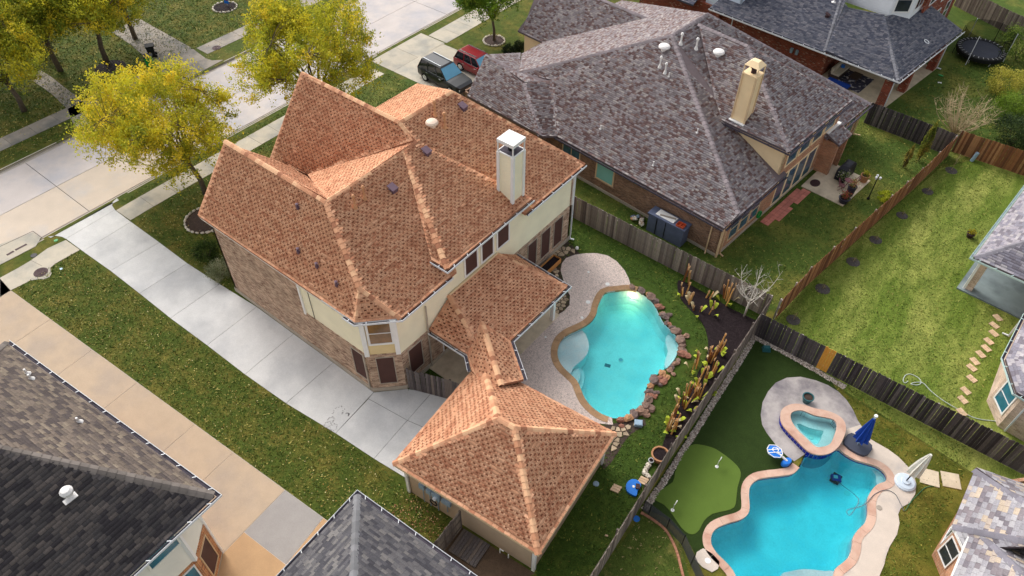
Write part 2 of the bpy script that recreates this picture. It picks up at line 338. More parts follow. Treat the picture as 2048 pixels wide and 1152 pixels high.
def roof(parent, polys, st, seed=1, name='roof', shname='shingles', thick=.14, deckmat=None):
    rg = np.random.RandomState(seed); e, (w0, w1), pal, lift = st['e'], st['w'], np.array(st['pal']), st.get('lift',.022)
    dk = MB(); V = []; F = []; CL = []; nb = 0
    for poly in polys:
        o, h, up, n = plane_frame(poly)
        Q = [((Vector(p)-o).dot(h), (Vector(p)-o).dot(up)) for p in poly]
        if area2(Q) < 0: Q = Q[::-1]
        P3 = [o+h*q[0]+up*q[1]-n*.012 for q in Q]; m = len(P3)
        lo = [p-Vector((0,0,thick)) for p in P3]
        dk._add([tuple(p) for p in P3+lo], [tuple(range(m)), tuple(range(2*m-1,m-1,-1))]+[(i,m+i,m+(i+1)%m,(i+1)%m) for i in range(m)])
        a0, a1 = min(q[0] for q in Q), max(q[0] for q in Q); b0, b1 = min(q[1] for q in Q), max(q[1] for q in Q)
        A0 = []; A1 = []; B0 = []
        for k in range(int((b1-b0)/e)+1):
            if st.get('reg'): ws = np.full(int((a1-a0)/w0)+4, w0); x = math.floor(a0/w0)*w0-w0*(1+(k*.5+rg.uniform(-.06,.06))%1)+np.concatenate([[0], np.cumsum(ws)])
            else: ws = rg.uniform(w0, w1, int((a1-a0)/w0)+4); x = a0-rg.uniform(0, w1)+np.concatenate([[0], np.cumsum(ws)])
            A0.append(x[:-1]); A1.append(x[1:]); B0.append(np.full(len(ws), b0+k*e))
        A0 = np.concatenate(A0); A1 = np.concatenate(A1); B0 = np.concatenate(B0); B1 = B0+e*1.12
        ok = np.ones(len(A0), bool); some = np.ones(len(A0), bool)
        for i in range(m):
            p, q = Q[i], Q[(i+1)%m]; ex, ey = q[0]-p[0], q[1]-p[1]
            ds = [ex*(bb-p[1])-ey*(aa-p[0]) for aa, bb in ((A0,B0),(A1,B0),(A1,B1),(A0,B1))]
            mn = np.minimum.reduce(ds); mxx = np.maximum.reduce(ds); ok &= mn >= 0; some &= mxx > 0
        L = lift*(1+st.get('lj',.5)*rg.uniform(-1,1,len(A0)))
        ci = rg.choice(len(pal), len(A0), p=st.get('pw')); cc = pal[ci]*(1+rg.uniform(-st.get('cj',.1), st.get('cj',.1), (len(A0),1)))
        H, U, Nn, O = (np.array(v) for v in (h, up, n, o))
        def pt(a, b, t): return O+np.outer(a,H)+np.outer(b,U)+np.outer(t,Nn)
        i = np.where(ok)[0]; z = np.zeros(len(i)); g = .006
        V += [pt(A0[i]+g,B0[i],L[i]), pt(A1[i]-g,B0[i],L[i]), pt(A1[i]-g,B1[i],z), pt(A0[i]+g,B1[i],z), pt(A0[i]+g,B0[i],z-.004), pt(A1[i]-g,B0[i],z-.004)]
        k = len(i); r = np.arange(k)+nb
        F += [np.stack([r,r+k,r+2*k],1), np.stack([r,r+2*k,r+3*k],1), np.stack([r+4*k,r+5*k,r+k],1), np.stack([r+4*k,r+k,r],1)]
        lip = cc[i]*st.get('lip',.55); CL += [cc[i], cc[i], lip, lip]; nb += 6*k
        if 'dark' in st:       # darker shadow-band granules in the upper half of some tabs
            dcol = np.array(st['dark']); dm = rg.uniform(0,1,k) < st.get('dp',.8); j = i[dm]; kk = len(j)
            wd = (A1[j]-A0[j]); s = A0[j]+wd*(rg.uniform(.02,.45,kk) if not st.get('reg') else rg.uniform(.25,.35,kk)); dw = wd*(rg.uniform(.34,.5,kk) if not st.get('reg') else rg.uniform(.32,.44,kk)); f0, f1 = st.get('dband',(.36,.92))
            ba = B0[j]+e*f0; bb = B0[j]+e*f1; ta = L[j]*(1-(ba-B0[j])/(e*1.12))+.004; tb = L[j]*(1-(bb-B0[j])/(e*1.12))+.004
            V += [pt(s,ba,ta), pt(s+dw,ba,ta), pt(s+dw,bb,tb), pt(s,bb,tb)]; r = np.arange(kk)+nb
            F += [np.stack([r,r+kk,r+2*kk],1), np.stack([r,r+2*kk,r+3*kk],1)]; c = dcol*(1+rg.uniform(-.25,.25,(kk,1))); CL += [c, c]; nb += 4*kk
        for j in np.where(some & ~ok)[0]:
            c = clip2([(A0[j]+g,B0[j]),(A1[j]-g,B0[j]),(A1[j]-g,B1[j]),(A0[j]+g,B1[j])], Q)
            if len(c) < 3: continue
            ca = np.array(c); t = L[j]*(1-(ca[:,1]-B0[j])/(e*1.12)); V.append(pt(ca[:,0], ca[:,1], t)); kk = len(c)
            F.append(np.array([[nb,nb+q,nb+q+1] for q in range(1,kk-1)])); CL.append(np.repeat(cc[j][None],kk-2,0)); nb += kk
    d = dk.build(name, deckmat or st['deck'], parent)
    me = npmesh(shname, np.concatenate(V), np.concatenate(F), np.concatenate(CL), st['mat'])
    link(shname, me, d, kind='stuff'); return d
_capme = {}
def cap_mesh(m, L, w, drop):
    k = (m, round(L,2), w, drop)
    if k not in _capme:
        b = MB(); prof = [(-w,-drop),(-w*.5,-drop*.42),(0,0),(w*.5,-drop*.42),(w,-drop)]
        P = [(0,y,z+.035) for y,z in prof]+[(L,y,z+.012) for y,z in prof]+[(0,y,z-.0) for y,z in prof]
        b._add(P, [(i,i+5,i+6,i+1) for i in range(4)]+[(10+i,i,i+1,11+i) for i in range(4)])
        _capme[k] = b.mesh('ridge_cap', m)
    return _capme[k]
def caps(parent, lines, mats, step=.3, w=.17, drop=.1, seed=3, weights=None, joined=None, lift=.02):
    rg = random.Random(seed); jb = MB()
    for a, b in lines:
        a, b = Vector(a), Vector(b)
        if a.z > b.z+1e-3: a, b = b, a                  # lay from the low end up
        d = b-a; L = d.length; n = max(1, round(L/step)); d.normalize()
        y = Vector((0,0,1)).cross(d).normalized(); z = d.cross(y).normalized()
        for i in range(n):
            p = a+d*(L*i/n)+Vector((0,0,lift)); M = Matrix((d,y,z)).transposed().to_4x4(); M.translation = p
            m = rg.choices(mats, weights)[0]
            if joined:
                me = cap_mesh(mats[0], L/n*1.12, w, drop); kk = rg.uniform(.82,1.18); jb.cur = tuple(v*kk for v in joined[1])
                jb._add([tuple(M@q.co) for q in me.vertices], [tuple(q.vertices) for q in me.polygons])
            else: link('ridge_cap', cap_mesh(m, round(L/n*1.12,2), w, drop), parent, M)
    if joined: jb.build('ridge_caps', joined[0], parent, kind='stuff')
# ---------------------------------------------------------------- plants
def leafmesh(name, cen, up, size, cols, m, rg, ratio=.55, droop=0.):
    n = len(cen); d = rg.normal(0,1,(n,3)); d /= np.linalg.norm(d,axis=1)[:,None]; d = d*.8+up; d /= np.linalg.norm(d,axis=1)[:,None]
    q = rg.normal(0,1,(n,3)); s = np.cross(d,q); s /= np.linalg.norm(s,axis=1)[:,None]
    sz = size*rg.uniform(.7,1.3,(n,1)); a = cen; b = cen+d*sz*.5+s*sz*ratio*.5; c = cen+d*sz; e = cen+d*sz*.5-s*sz*ratio*.5
    V = np.stack([a,b,c,e],1).reshape(-1,3); F = np.arange(4*n).reshape(-1,4)
    return npmesh(name, V, F, cols, m)
def tree(name, label, x, y, h, r, cz, rz, tr, pal, pw, nclump=150, per=110, seed=1, leaf=.13, sig=.3, group=None, gaps=.25, ry=None, upb=.5, limbs=9, z0=0., fork=.3, skew=(0,0), barkm='bark', jit=.18, lobes=16):
    rg = np.random.RandomState(seed); rr = random.Random(seed); ry = ry or r
    t = thing(name, label, 'tree', (x,y,z0), group); tb = MB()
    top = Vector((x+skew[0]*.3, y+skew[1]*.3, z0+h*fork)); C0 = Vector((x+skew[0], y+skew[1], z0+cz))
    tb.tube([(x,y,z0-.1),(x+rr.uniform(-.08,.08),y+rr.uniform(-.08,.08),z0+h*fork*.5),tuple(top)], [tr*1.25,tr,tr*.85], 9)
    ph = rg.uniform(0,2*np.pi,nclump); ct = rg.uniform(-.75,1,nclump); rad = rg.uniform(.25,1,nclump)**.45
    st = np.sqrt(1-ct**2); cl = np.stack([r*rad*st*np.cos(ph), ry*rad*st*np.sin(ph), rz*rad*ct],1)
    nl = lobes; la = rg.uniform(0,2*np.pi,nl); lc = rg.uniform(-.45,.9,nl); ls = np.sqrt(1-lc**2)*rg.uniform(.55,1.,nl)
    LB_ = np.stack([r*.8*ls*np.cos(la), ry*.8*ls*np.sin(la), rz*.85*lc],1); li = rg.randint(0,nl,nclump); lr_ = rg.uniform(.22,.4,nl)[li][:,None]
    cl = np.where(rg.uniform(0,1,(nclump,1)) < .8, LB_[li]+cl*lr_*1.1, cl*.9)
    cl += np.array(C0)
    tips = []
    for i in range(limbs):
        a = 2*math.pi*i/limbs+rr.uniform(-.3,.3); k = rr.uniform(.45,.8)
        p = C0+Vector((r*k*math.cos(a), ry*k*math.sin(a), rz*rr.uniform(-.1,.65))); mid = top.lerp(p,.5)+Vector((rr.uniform(-.25,.25),rr.uniform(-.25,.25),rz*.12))
        tb.tube([tuple(top),tuple(mid),tuple(p)], [tr*.55,tr*.3,tr*.1], 6); tips += [mid, p]
    T = np.array([tuple(v) for v in tips])
    for c in cl[::2]:
        j = np.argmin(((T-c)**2).sum(1)); a = Vector(T[j]); tb.tube([tuple(a), tuple(a.lerp(Vector(c),.55)+Vector((0,0,.1))), tuple(c)], [tr*.13,tr*.08,tr*.03], 4, cap=False)
    tb.build('trunk', barkm, t, smooth=True)
    pal = np.array(pal); ci = rg.choice(len(pal), nclump, p=pw); keep = rg.uniform(0,1,nclump) > gaps*.2
    cen = []; cols = []
    for c, k, kp in zip(cl, ci, keep):
        if not kp: continue
        m = int(per*rg.uniform(.5,1.4)); s = sig*rg.uniform(.7,1.4); ns = rg.randint(3,7)         # a clump is a few shoots
        ax = rg.normal(0,1,(ns,3))*.8; ax[:,2] += .9; ax /= np.linalg.norm(ax,axis=1)[:,None]; si = rg.randint(0,ns,m)
        L = rg.uniform(.0,1.,(m,1)); q = c+ax[si]*L*s*3.0+rg.normal(0,1,(m,3))*s*.42*(1.25-L*.75)-np.array([0,0,s*.8]); cen.append(q)
        mixc = pal[k]*(1-.3)+pal[rg.choice(len(pal),m,p=pw)]*.3; cols.append(mixc*rg.uniform(1-jit,1+jit,(m,1)))
    cen = np.concatenate(cen); cols = np.concatenate(cols)
    link('crown', leafmesh('crown', cen, np.array([0,0,upb]), leaf, cols, 'leaf', rg), t); return t
def bush(name, label, x, y, rx, rz, pal, pw=None, n=2500, seed=1, leaf=.09, group=None, ry=None, z0=0., cat='shrub', upb=.4, solid=.75, stem=True, shape=1.0):
    rg = np.random.RandomState(seed); t = thing(name, label, cat, (x,y,z0), group); ry = ry or rx; pal = np.array(pal)
    if stem:
        sb = MB(); rr = random.Random(seed)
        for k in range(5):
            a = k*1.26; sb.tube([(x,y,z0),(x+rx*.3*math.cos(a),y+ry*.3*math.sin(a),z0+rz*.8),(x+rx*.6*math.cos(a),y+ry*.6*math.sin(a),z0+rz*rr.uniform(1.2,1.6))],[.03,.02,.008],5)
        sb.build('stem', 'bark', t)
    k = max(8, n//60); d = rg.normal(0,1,(k,3)); d /= np.linalg.norm(d,axis=1)[:,None]; cl = d*rg.uniform(.3,1,(k,1))**.4*np.array([rx*.85,ry*.85,rz*.85])
    i = rg.randint(0,k,n); cen = cl[i]+rg.normal(0,1,(n,3))*np.array([rx,ry,rz])*.13
    if shape != 1.0: cen[:,:2] *= (1-(1-shape)*np.clip((cen[:,2:]+rz)/(2*rz),0,1))
    cen += np.array([x,y,z0+rz]); cen[:,2] = np.maximum(cen[:,2], z0+.03)
    ci = rg.choice(len(pal), k, p=pw)[i]; cols = pal[ci]*rg.uniform(.75,1.25,(n,1))
    link('foliage', leafmesh('foliage', cen, np.array([0,0,upb]), leaf, cols, 'leaf', rg), t); return t
def baretree(name, label, x, y, h, spread, m, seed=1, n1=7, r=.05, cat='tree', fork=.35, group=None, twig=3, z0=0., curve=.2):
    rr = random.Random(seed); t = thing(name, label, cat, (x,y,z0), group); b = MB(); tw = MB()
    top = Vector((x,y,z0+h*fork))
    if fork > .05: b.tube([(x,y,z0-.05),tuple(top)], [r*1.2,r], 7)
    for i in range(n1):
        a = 2*math.pi*i/n1+rr.uniform(-.4,.4); k = rr.uniform(.35,1); e = Vector((x+spread*k*math.cos(a), y+spread*k*math.sin(a), z0+h*rr.uniform(.7,1.0)))
        s = top-Vector((0,0,rr.uniform(0,h*fork*.5))); mid = s.lerp(e,.5)+Vector((0,0,-h*curve*.3)) if curve < 0 else s.lerp(e,.5)+Vector((spread*curve*k*math.cos(a),spread*curve*k*math.sin(a),0))
        pth = smooth_path([tuple(s),tuple(mid),tuple(e)],4); b.tube(pth, [r*.6*(1-.85*j/(len(pth)-1)) for j in range(len(pth))], 5)
        for q in range(twig):
            f = rr.randint(3,len(pth)-2); p = Vector(pth[f]); dv = Vector((rr.uniform(-1,1)*spread*.35, rr.uniform(-1,1)*spread*.35, h*rr.uniform(.06,.22)))
            tw.tube([tuple(p), tuple(p+dv*.55+Vector((0,0,-.03))), tuple(p+dv)], [r*.22,r*.15,r*.06], 4)
            for _ in range(2):
                p2 = p+dv*rr.uniform(.4,.9); d2 = Vector((rr.uniform(-1,1),rr.uniform(-1,1),rr.uniform(.2,1)))*spread*.18; tw.tube([tuple(p2),tuple(p2+d2)], [r*.12,r*.05], 3)
    b.build('trunk', m, t, smooth=True)
    if twig: tw.build('twigs', m, t)
    return t
def tufts(name, label, poly, dens, pal, pw, size=.07, seed=1, holes=(), z=0., parent=None, spread=.9):
    rg = np.random.RandomState(seed); xs = [p[0] for p in poly]; ys = [p[1] for p in poly]; x0,x1,y0,y1 = min(xs),max(xs),min(ys),max(ys)
    n = int((x1-x0)*(y1-y0)*dens); X = rg.uniform(x0,x1,n); Y = rg.uniform(y0,y1,n)
    def ins(P):
        r = np.zeros(n, bool); j = len(P)-1
        for i in range(len(P)):
            a, b = P[i], P[j]
            if a[1] != b[1]: r ^= ((a[1] > Y) != (b[1] > Y)) & (X < (b[0]-a[0])*(Y-a[1])/(b[1]-a[1])+a[0])
            j = i
        return r
    k = ins(poly)
    for hl in holes: k &= ~ins(hl)
    X, Y = X[k], Y[k]; n = len(X); pal = np.array(pal); pn = np.clip(.5+.5*np.sin(X*.9+np.sin(Y*.7)*2)*np.sin(Y*.8+1.3*np.sin(X*.5)),0,1)
    ci = rg.choice(len(pal), n, p=pw); cols = pal[ci]*rg.uniform(.75,1.25,(n,1))*(0.85+.3*pn[:,None])
    a = rg.uniform(0,2*np.pi,n); s = size*rg.uniform(.6,1.5,n); b = np.stack([X,Y,np.full(n,z)],1)
    dx = np.stack([np.cos(a)*s*.45, np.sin(a)*s*.45, np.zeros(n)],1); lean = np.stack([rg.normal(0,spread,n)*s, rg.normal(0,spread,n)*s, s*.75],1)
    V = np.stack([b-dx,b+dx,b+lean],1).reshape(-1,3); F = np.arange(3*n).reshape(-1,3)
    me = npmesh(name, V, F, cols, 'blade'); o = link(name, me, parent, kind='stuff')
    if parent is None: o['label'] = label; o['category'] = 'grass'
    return o
# ---------------------------------------------------------------- fences
_pk = {}
def picket_mesh(m, w, h, t=.018, dog=True):
    k = (m,w,h)
    if k not in _pk:
        b = MB(); c = .03 if dog else 0
        P = [(-w/2,0),(w/2,0),(w/2,h-c),(w/2-c,h),(-w/2+c,h),(-w/2,h-c)]
        b._add([(x,-t/2,z) for x,z in P]+[(x,t/2,z) for x,z in P], [(0,1,2,3,4,5),(11,10,9,8,7,6)]+[(i,6+i,6+(i+1)%6,(i+1)%6) for i in range(6)])
        _pk[k] = b.mesh('picket', m)
    return _pk[k]
def fence(label, pts, mats, weights=None, h=1.83, w=.142, side=1, rail='fence_rail', rails=(.3,.95,1.55), seed=1, name='wood_fence', postm=None, jit=.03, gapp=.004, base=.03, special=None, group=None, railside=None, kick=None):
    rr = random.Random(seed); P = [Vector((p[0],p[1],0)) for p in pts]; t = thing(name, label, 'fence', (P[0].x,P[0].y,0), group); rb = MB(); S = 0
    rs = railside if railside is not None else side
    for a, b in zip(P[:-1], P[1:]):
        d = b-a; L = d.length; d.normalize(); n = Vector((-d.y,d.x,0))*side; rz = math.atan2(d.y,d.x); nr = Vector((-d.y,d.x,0))*rs
        k = int(L/(w+gapp)); st = L/k
        for i in range(k):
            p = a+d*(st*(i+.5)); m = rr.choices(mats,weights)[0]
            if special: m = special(S+st*(i+.5)) or m
            hh = h*(1+rr.uniform(-.5,1)*jit*.5)
            link('picket', picket_mesh(m, w, h), t, TRS(p.x+n.x*.03, p.y+n.y*.03, base, rz+rr.uniform(-.02,.02), 1,1,hh/h, rx=rr.uniform(-.012,.012), ry=rr.uniform(-.012,.012)))
        S += L
        for z in rails:
            q = nr*-.02; o = MB().bar((a.x+q.x,a.y+q.y,z),(b.x+q.x,b.y+q.y,z),.04,.085); o.build('rail', rail, t)
        if kick: MB().bar((a.x-nr.x*.06,a.y-nr.y*.06,.09),(b.x-nr.x*.06,b.y-nr.y*.06,.09),.03,.16).build('kickboard', kick, t)
        np_ = max(1, round(L/2.4))
        for i in range(np_+1):
            p = a+d*(L*i/np_)-nr*.06; link('post', picket_mesh(postm or rail, .09, h-.06, .09, False), t, TRS(p.x,p.y,0,rz))
    return t

# ---------------------------------------------------------------- palette
mat('bark', C(96,84,72), var=.3, scale=6, bump=.5, bscale=25)
mat('leaf', (.2,.2,.02), attr=True, rough=.6, spec=.2)
def thin_leaf(m):        # leaves let part of the light through
    N = m.node_tree.nodes; L = m.node_tree.links; b = N['Principled BSDF']; o = N['Material Output']; t = N.new('ShaderNodeBsdfTranslucent'); mx = N.new('ShaderNodeMixShader'); mx.inputs[0].default_value = .4
    L.new(b.inputs['Base Color'].links[0].from_socket, t.inputs['Color']); L.new(b.outputs[0], mx.inputs[1]); L.new(t.outputs[0], mx.inputs[2]); L.new(mx.outputs[0], o.inputs['Surface'])
thin_leaf(MT['leaf'])
mat('blade', (.1,.12,.02), attr=True, rough=.7, spec=.15)
mat('lawn_front', C(76,88,34), col2=C(108,102,46), c2scale=.7, var=.3, scale=3.2, fine=.45, fscale=26, bump=.6, bscale=45, spec=.1)
mat('lawn_back', C(62,82,30), col2=C(86,96,40), c2scale=.5, c2lo=.5, c2hi=.75, var=.3, scale=2.6, fine=.4, fscale=26, bump=.6, bscale=45, spec=.1)
mat('lawn_grey', C(74,92,38), col2=C(120,118,56), c2scale=.28, c2lo=.48, c2hi=.7, var=.28, scale=2.2, fine=.4, fscale=26, bump=.6, bscale=45, spec=.1)
mat('lawn_right', C(98,116,44), col2=C(142,146,74), c2scale=.5, c2lo=.42, c2hi=.66, stretch=(1,.3,1), var=.25, scale=2., fine=.38, fscale=24, bump=.6, bscale=45, spec=.1)
mat('lawn_south', C(86,90,32), col2=C(122,112,48), c2scale=.45, c2lo=.45, c2hi=.65, var=.28, scale=2., fine=.4, fscale=26, bump=.6, bscale=45, spec=.1)
mat('lawn_shed', C(78,92,38), col2=C(136,122,70), c2scale=.5, c2lo=.55, c2hi=.75, var=.3, scale=2., fine=.4, fscale=26, bump=.6, bscale=45, spec=.1)
mat('turf', C(46,62,26), var=.12, scale=2., fine=.3, fscale=40, bump=.4, bscale=70, spec=.1)
mat('putting', C(92,114,48), var=.06, scale=1.5, fine=.12, fscale=60, bump=.2, bscale=90, spec=.1)
mat('soil', C(92,74,58), var=.3, scale=2, fine=.3, bump=.6, bscale=30)
mat('mulch', C(44,36,38), var=.4, scale=6, fine=.5, fscale=34, bump=1., bscale=30, spec=.1)
mat('mulch_brown', C(70,54,46), var=.4, scale=6, fine=.5, fscale=34, bump=1., bscale=30)
mat('road', C(196,186,180), col2=C(176,172,174), c2scale=.35, var=.08, scale=.6, fine=.06, fscale=20, bump=.15, bscale=50, objvar=.03)
mat('road_tan', C(202,186,168), col2=C(186,180,176), c2scale=.3, c2lo=.5, c2hi=.75, var=.07, scale=.7, fine=.06, fscale=20, bump=.15, bscale=50, objvar=.03)
mat('joint', C(88,82,78), var=.2, scale=4)
mat('joint_light', C(206,198,190), var=.1, scale=4)
mat('kerb', C(176,166,154), var=.15, scale=1.4, fine=.08, bump=.2, bscale=40, objvar=.06)
mat('walk', C(188,178,160), col2=C(160,156,146), c2scale=.5, var=.1, scale=1.2, fine=.06, bump=.15, bscale=50, objvar=.07)
mat('walk_old', C(158,148,136), col2=C(118,116,112), c2scale=.45, var=.14, scale=1.2, fine=.06, bump=.15, bscale=50, objvar=.07)
mat('drive', C(204,202,199), col2=C(184,183,182), c2scale=.35, var=.08, scale=1.1, fine=.06, fscale=18, bump=.15, bscale=60, objvar=.04)
mat('drive_tan', C(184,162,138), col2=C(172,154,136), c2scale=.4, var=.06, scale=1.3, fine=.05, fscale=24, bump=.15, bscale=60, objvar=.03)
mat('drive_grey', C(158,152,148), var=.08, scale=1.5, fine=.07, bump=.15, bscale=60)
mat('drive_orange', C(186,150,112), var=.1, scale=1.0, fine=.06, bump=.15, bscale=60)
mat('stain', C(140,136,134), rough=.7, var=.3, scale=5)
mat('aggregate', C(216,198,188), col2=C(170,154,146), c2scale=9, c2lo=.5, c2hi=.7, var=.05, scale=.6, fine=.4, fscale=26, bump=.5, bscale=60)
mat('patio_con', C(212,196,170), col2=C(186,170,146), c2scale=.9, var=.08, scale=2, fine=.05, bump=.1)
mat('patio_blue', C(128,140,142), col2=C(98,108,112), c2scale=.5, var=.14, scale=1.4, rough=.5, spec=.5)
mat('flagstone', C(176,156,130), var=.25, scale=2.4, fine=.1, objvar=.28, bump=.4, bscale=18)
mat('flag_joint', C(70,58,50), var=.3, scale=5, bump=.5)
mat('iron', C(70,50,52), rough=.6, var=.3, scale=9, metal=.3, bump=.4, bscale=30)
mat('black', C(26,25,28), rough=.55, var=.15, scale=3)
mat('white_paint', C(238,236,232), rough=.5, var=.05, scale=2)
mat('white_metal', C(222,224,226), rough=.4, var=.06, scale=2)
mat('gutter_dark', C(72,66,76), rough=.8, var=.4, scale=5)
mat('leafdry', (.4,.3,.08), attr=True, rough=.8)
GRASS = [C(64,86,30), C(84,100,38), C(108,112,48), C(162,150,82)]
# ---------------------------------------------------------------- pools' outlines (needed as holes in the ground)
POOL1 = smooth_loop([(-14.38,27.8),(-13.84,28.5),(-13.35,29),(-12.74,29.17),(-12.14,29.07),(-11.47,28.82),(-10.9,28.38),(-10.3,27.94),(-9.67,27.71),(-9.15,27.45),(-8.77,26.92),(-8.52,26.2),(-8.49,25.39),(-8.65,24.75),(-8.74,24.18),(-8.74,23.49),(-8.58,22.97),(-8.35,22.54),(-8.3,22.06),(-8.45,21.44),(-8.71,20.87),(-9.11,20.51),(-9.62,20.34),(-10.28,20.37),(-10.91,20.59),(-11.4,20.93),(-11.89,21.28),(-12.5,21.44),(-13.13,21.6),(-13.69,21.95),(-14.11,22.53),(-14.31,23.19),(-14.22,23.87),(-13.96,24.51),(-13.76,25.26),(-13.84,26.03),(-14.17,26.79)], 3)
POOL2 = smooth_loop([(-0.21,24.76),(-0.17,24.13),(-0.29,23.41),(-0.72,22.89),(-1.17,22.43),(-1.54,21.97),(-1.66,21.44),(-1.52,20.96),(-1.2,20.38),(-1.1,19.97),(-1.26,19.51),(-1.64,18.97),(-1.94,18.41),(-1.95,17.93),(-1.75,17.55),(-1.37,17.32),(-0.94,17.22),(-0.41,17.05),(0.11,16.7),(0.89,16.42),(2.24,16.81),(3.18,18.38),(3.28,19.69),(3.24,20.03),(3.4,20.52),(3.51,20.98),(3.47,21.48),(3.33,21.99),(3.36,22.48),(3.5,23.07),(3.44,23.58),(3.2,24.22),(3.13,24.75),(3.23,25.35),(3.5,25.82),(3.5,26.09),(3.26,26.33),(2.85,26.4),(2.39,26.27),(1.88,26.1),(1.37,26.09),(0.94,26.16),(0.75,25.67),(0.51,25.22),(0.17,24.95)], 3)
SPA_O = smooth_loop([(-2.23,25.99,0.4),(-2.29,26.38,0.4),(-2.06,26.93,0.4),(-1.6,27.29,0.4),(-1,27.45,0.4),(-0.4,27.73,0.4),(0.16,27.82,0.4),(0.58,27.65,0.4),(0.82,27.22,0.4),(0.91,26.64,0.4),(0.91,26.04,0.4),(0.75,25.44,0.4),(0.46,25.03,0.4),(0.1,24.81,0.4),(-0.23,24.77,0.4),(-0.86,25,0.4),(-1.57,25.27,0.4),(-2.01,25.57,0.4)], 3)
SPA_I = smooth_loop([(-1.79,26.26,0.4),(-1.75,26.61,0.4),(-1.4,26.94,0.4),(-0.83,27.03,0.4),(-0.32,27.26,0.4),(0.09,27.41,0.4),(0.35,27.19,0.4),(0.47,26.61,0.4),(0.51,25.91,0.4),(0.3,25.52,0.4),(0,25.28,0.4),(-0.58,25.45,0.4),(-1.14,25.65,0.4),(-1.57,25.93,0.4)], 3)
def sheet(name, outer, holes, z, m):
    loops = [outer]+list(holes); flat = [p for l in loops for p in l]
    tri = tessellate_polygon([[Vector((p[0],p[1],0)) for p in l] for l in loops]); b = MB(); fs = []
    for t in tri:
        a = (flat[t[1]][0]-flat[t[0]][0])*(flat[t[2]][1]-flat[t[0]][1])-(flat[t[2]][0]-flat[t[0]][0])*(flat[t[1]][1]-flat[t[0]][1]); fs.append(t if a > 0 else t[::-1])
    b._add([(p[0],p[1],z) for p in flat], fs); return b.build(name, m)
H1 = offset_loop(POOL1, .05); H2 = offset_loop(POOL2, .05); HS = offset_loop(SPA_I, .12)
# ---------------------------------------------------------------- ground, road, kerbs
KN, KF = -45.5, -54.6
struct(sheet('ground', [(KN,-400),(400,-400),(400,400),(KN,400)], [H1,H2,HS], 0, 'lawn_front'))
struct(sheet('far_ground', [(-450,-400),(KF,-400),(KF,400),(-450,400)], [], 0, 'lawn_front'))
struct(sheet('roadbed', [(KF-.05,-400),(KN+.05,-400),(KN+.05,400),(KF-.05,400)], [], -.14, 'joint'))
road = thing('road', 'pale concrete street slabs', 'road', (-50,12,-.14)); del road['category']; struct(road)
ys = [-60,-36,-12,0.3,12.35,24.4,36.5,48.6,60.7,85,120]
for i in range(len(ys)-1):
    for k, (xa, xb) in enumerate(((KF+.32,-50.02),(-49.98,KN-.32))):
        MB().prism([(xa,ys[i]+.02),(xb,ys[i]+.02),(xb,ys[i+1]-.02),(xa,ys[i+1]-.02)], -.13, -.1).build('slab', 'road_tan' if (k == 1 and i < 5) else 'road', road)
def kerb(x, s, gaps, name):
    o = thing(name, 'concrete kerb and gutter along the street', 'kerb', (x,0,0)); del o['category']; struct(o)
    y = -60.
    while y < 118:
        y1 = y+3.0
        lo = any(a-.2 < (y+y1)/2 < b+.2 for a,b in gaps)
        pr = [(0,-.13),(.32,-.125),(.34,-.06),(.4,.012),(.5,.012),(.5,-.13)] if not lo else [(0,-.13),(.32,-.115),(.5,.006),(.5,-.13)]
        b = MB(); n = len(pr); X = lambda d: x-s*.32+s*d
        b._add([(X(d),y+.006,z) for d,z in pr]+[(X(d),y1-.006,z) for d,z in pr], [tuple(range(n)),tuple(range(2*n-1,n-1,-1))]+[(i,n+i,n+(i+1)%n,(i+1)%n) for i in range(n)])
        b.build('kerb_block', 'kerb', o); y = y1
kerb(KN, 1, ((8.5,14.5),(38,45)), 'kerb'); kerb(KF, -1, ((16,21),(24.5,31)), 'far_kerb')
# ---------------------------------------------------------------- concrete panels
def panels(name, label, quads, m, z=.02, gap=.012, jm='joint', bed=True):
    o = thing(name, label, 'paving', (*quads[0][0][:2],0)); del o['category']; struct(o)
    for q in quads:
        mm = m
        if isinstance(q, dict): mm = q['m']; q = q['q']
        q = [p[:2] for p in q]; MB().prism(offset_loop(q, -gap) if len(q) > 5 else shrink(q, gap), -.08, z).build('slab', mm, o)
        if bed: MB().prism(q, -.08, z-.012).build('joint_filler', jm, o)
    return o
def shrink(q, d):
    cx = sum(p[0] for p in q)/len(q); cy = sum(p[1] for p in q)/len(q); out = []
    for p in q:
        v = Vector((cx-p[0],cy-p[1])); v.normalize(); out.append((p[0]+v.x*d*1.35, p[1]+v.y*d*1.35))
    return out
DL = [(-44.28,9.89),(-42.35,9.95),(-39.4,10.08),(-36.31,10.11),(-33.13,10.11),(-29.76,10.21),(-26.43,10.26),(-23.18,10.42),(-19.74,10.8)]; DR = [(-44.42,13.47),(-42.5,13.46),(-39.3,13.48),(-36.26,13.46),(-33.2,13.53),(-29.93,13.79),(-26.6,13.83),(-23.26,13.86),(-20.07,13.94)]
DR[4] = (DR[4][0],13.62); DR = [DR[0],DR[1],DR[2],DR[3],DR[4]]+[(p[0],13.84) for p in DR[5:8]]+[(-20.05,13.84)]
dq = [[DL[i],DL[i+1],DR[i+1],DR[i]] for i in range(8)]
dq.append([DL[0],DR[0],(-44.93,13.59),(-45.28,13.85),(-45.4,14.22),(-45.14,14.2),(-45.14,9.35),(-45.36,9.27),(-45.1,9.6),(-44.66,9.83)])
J1a, J1b = (-19.97,13.36), (-17.4,13.68); B0 = (-20.05,13.84)
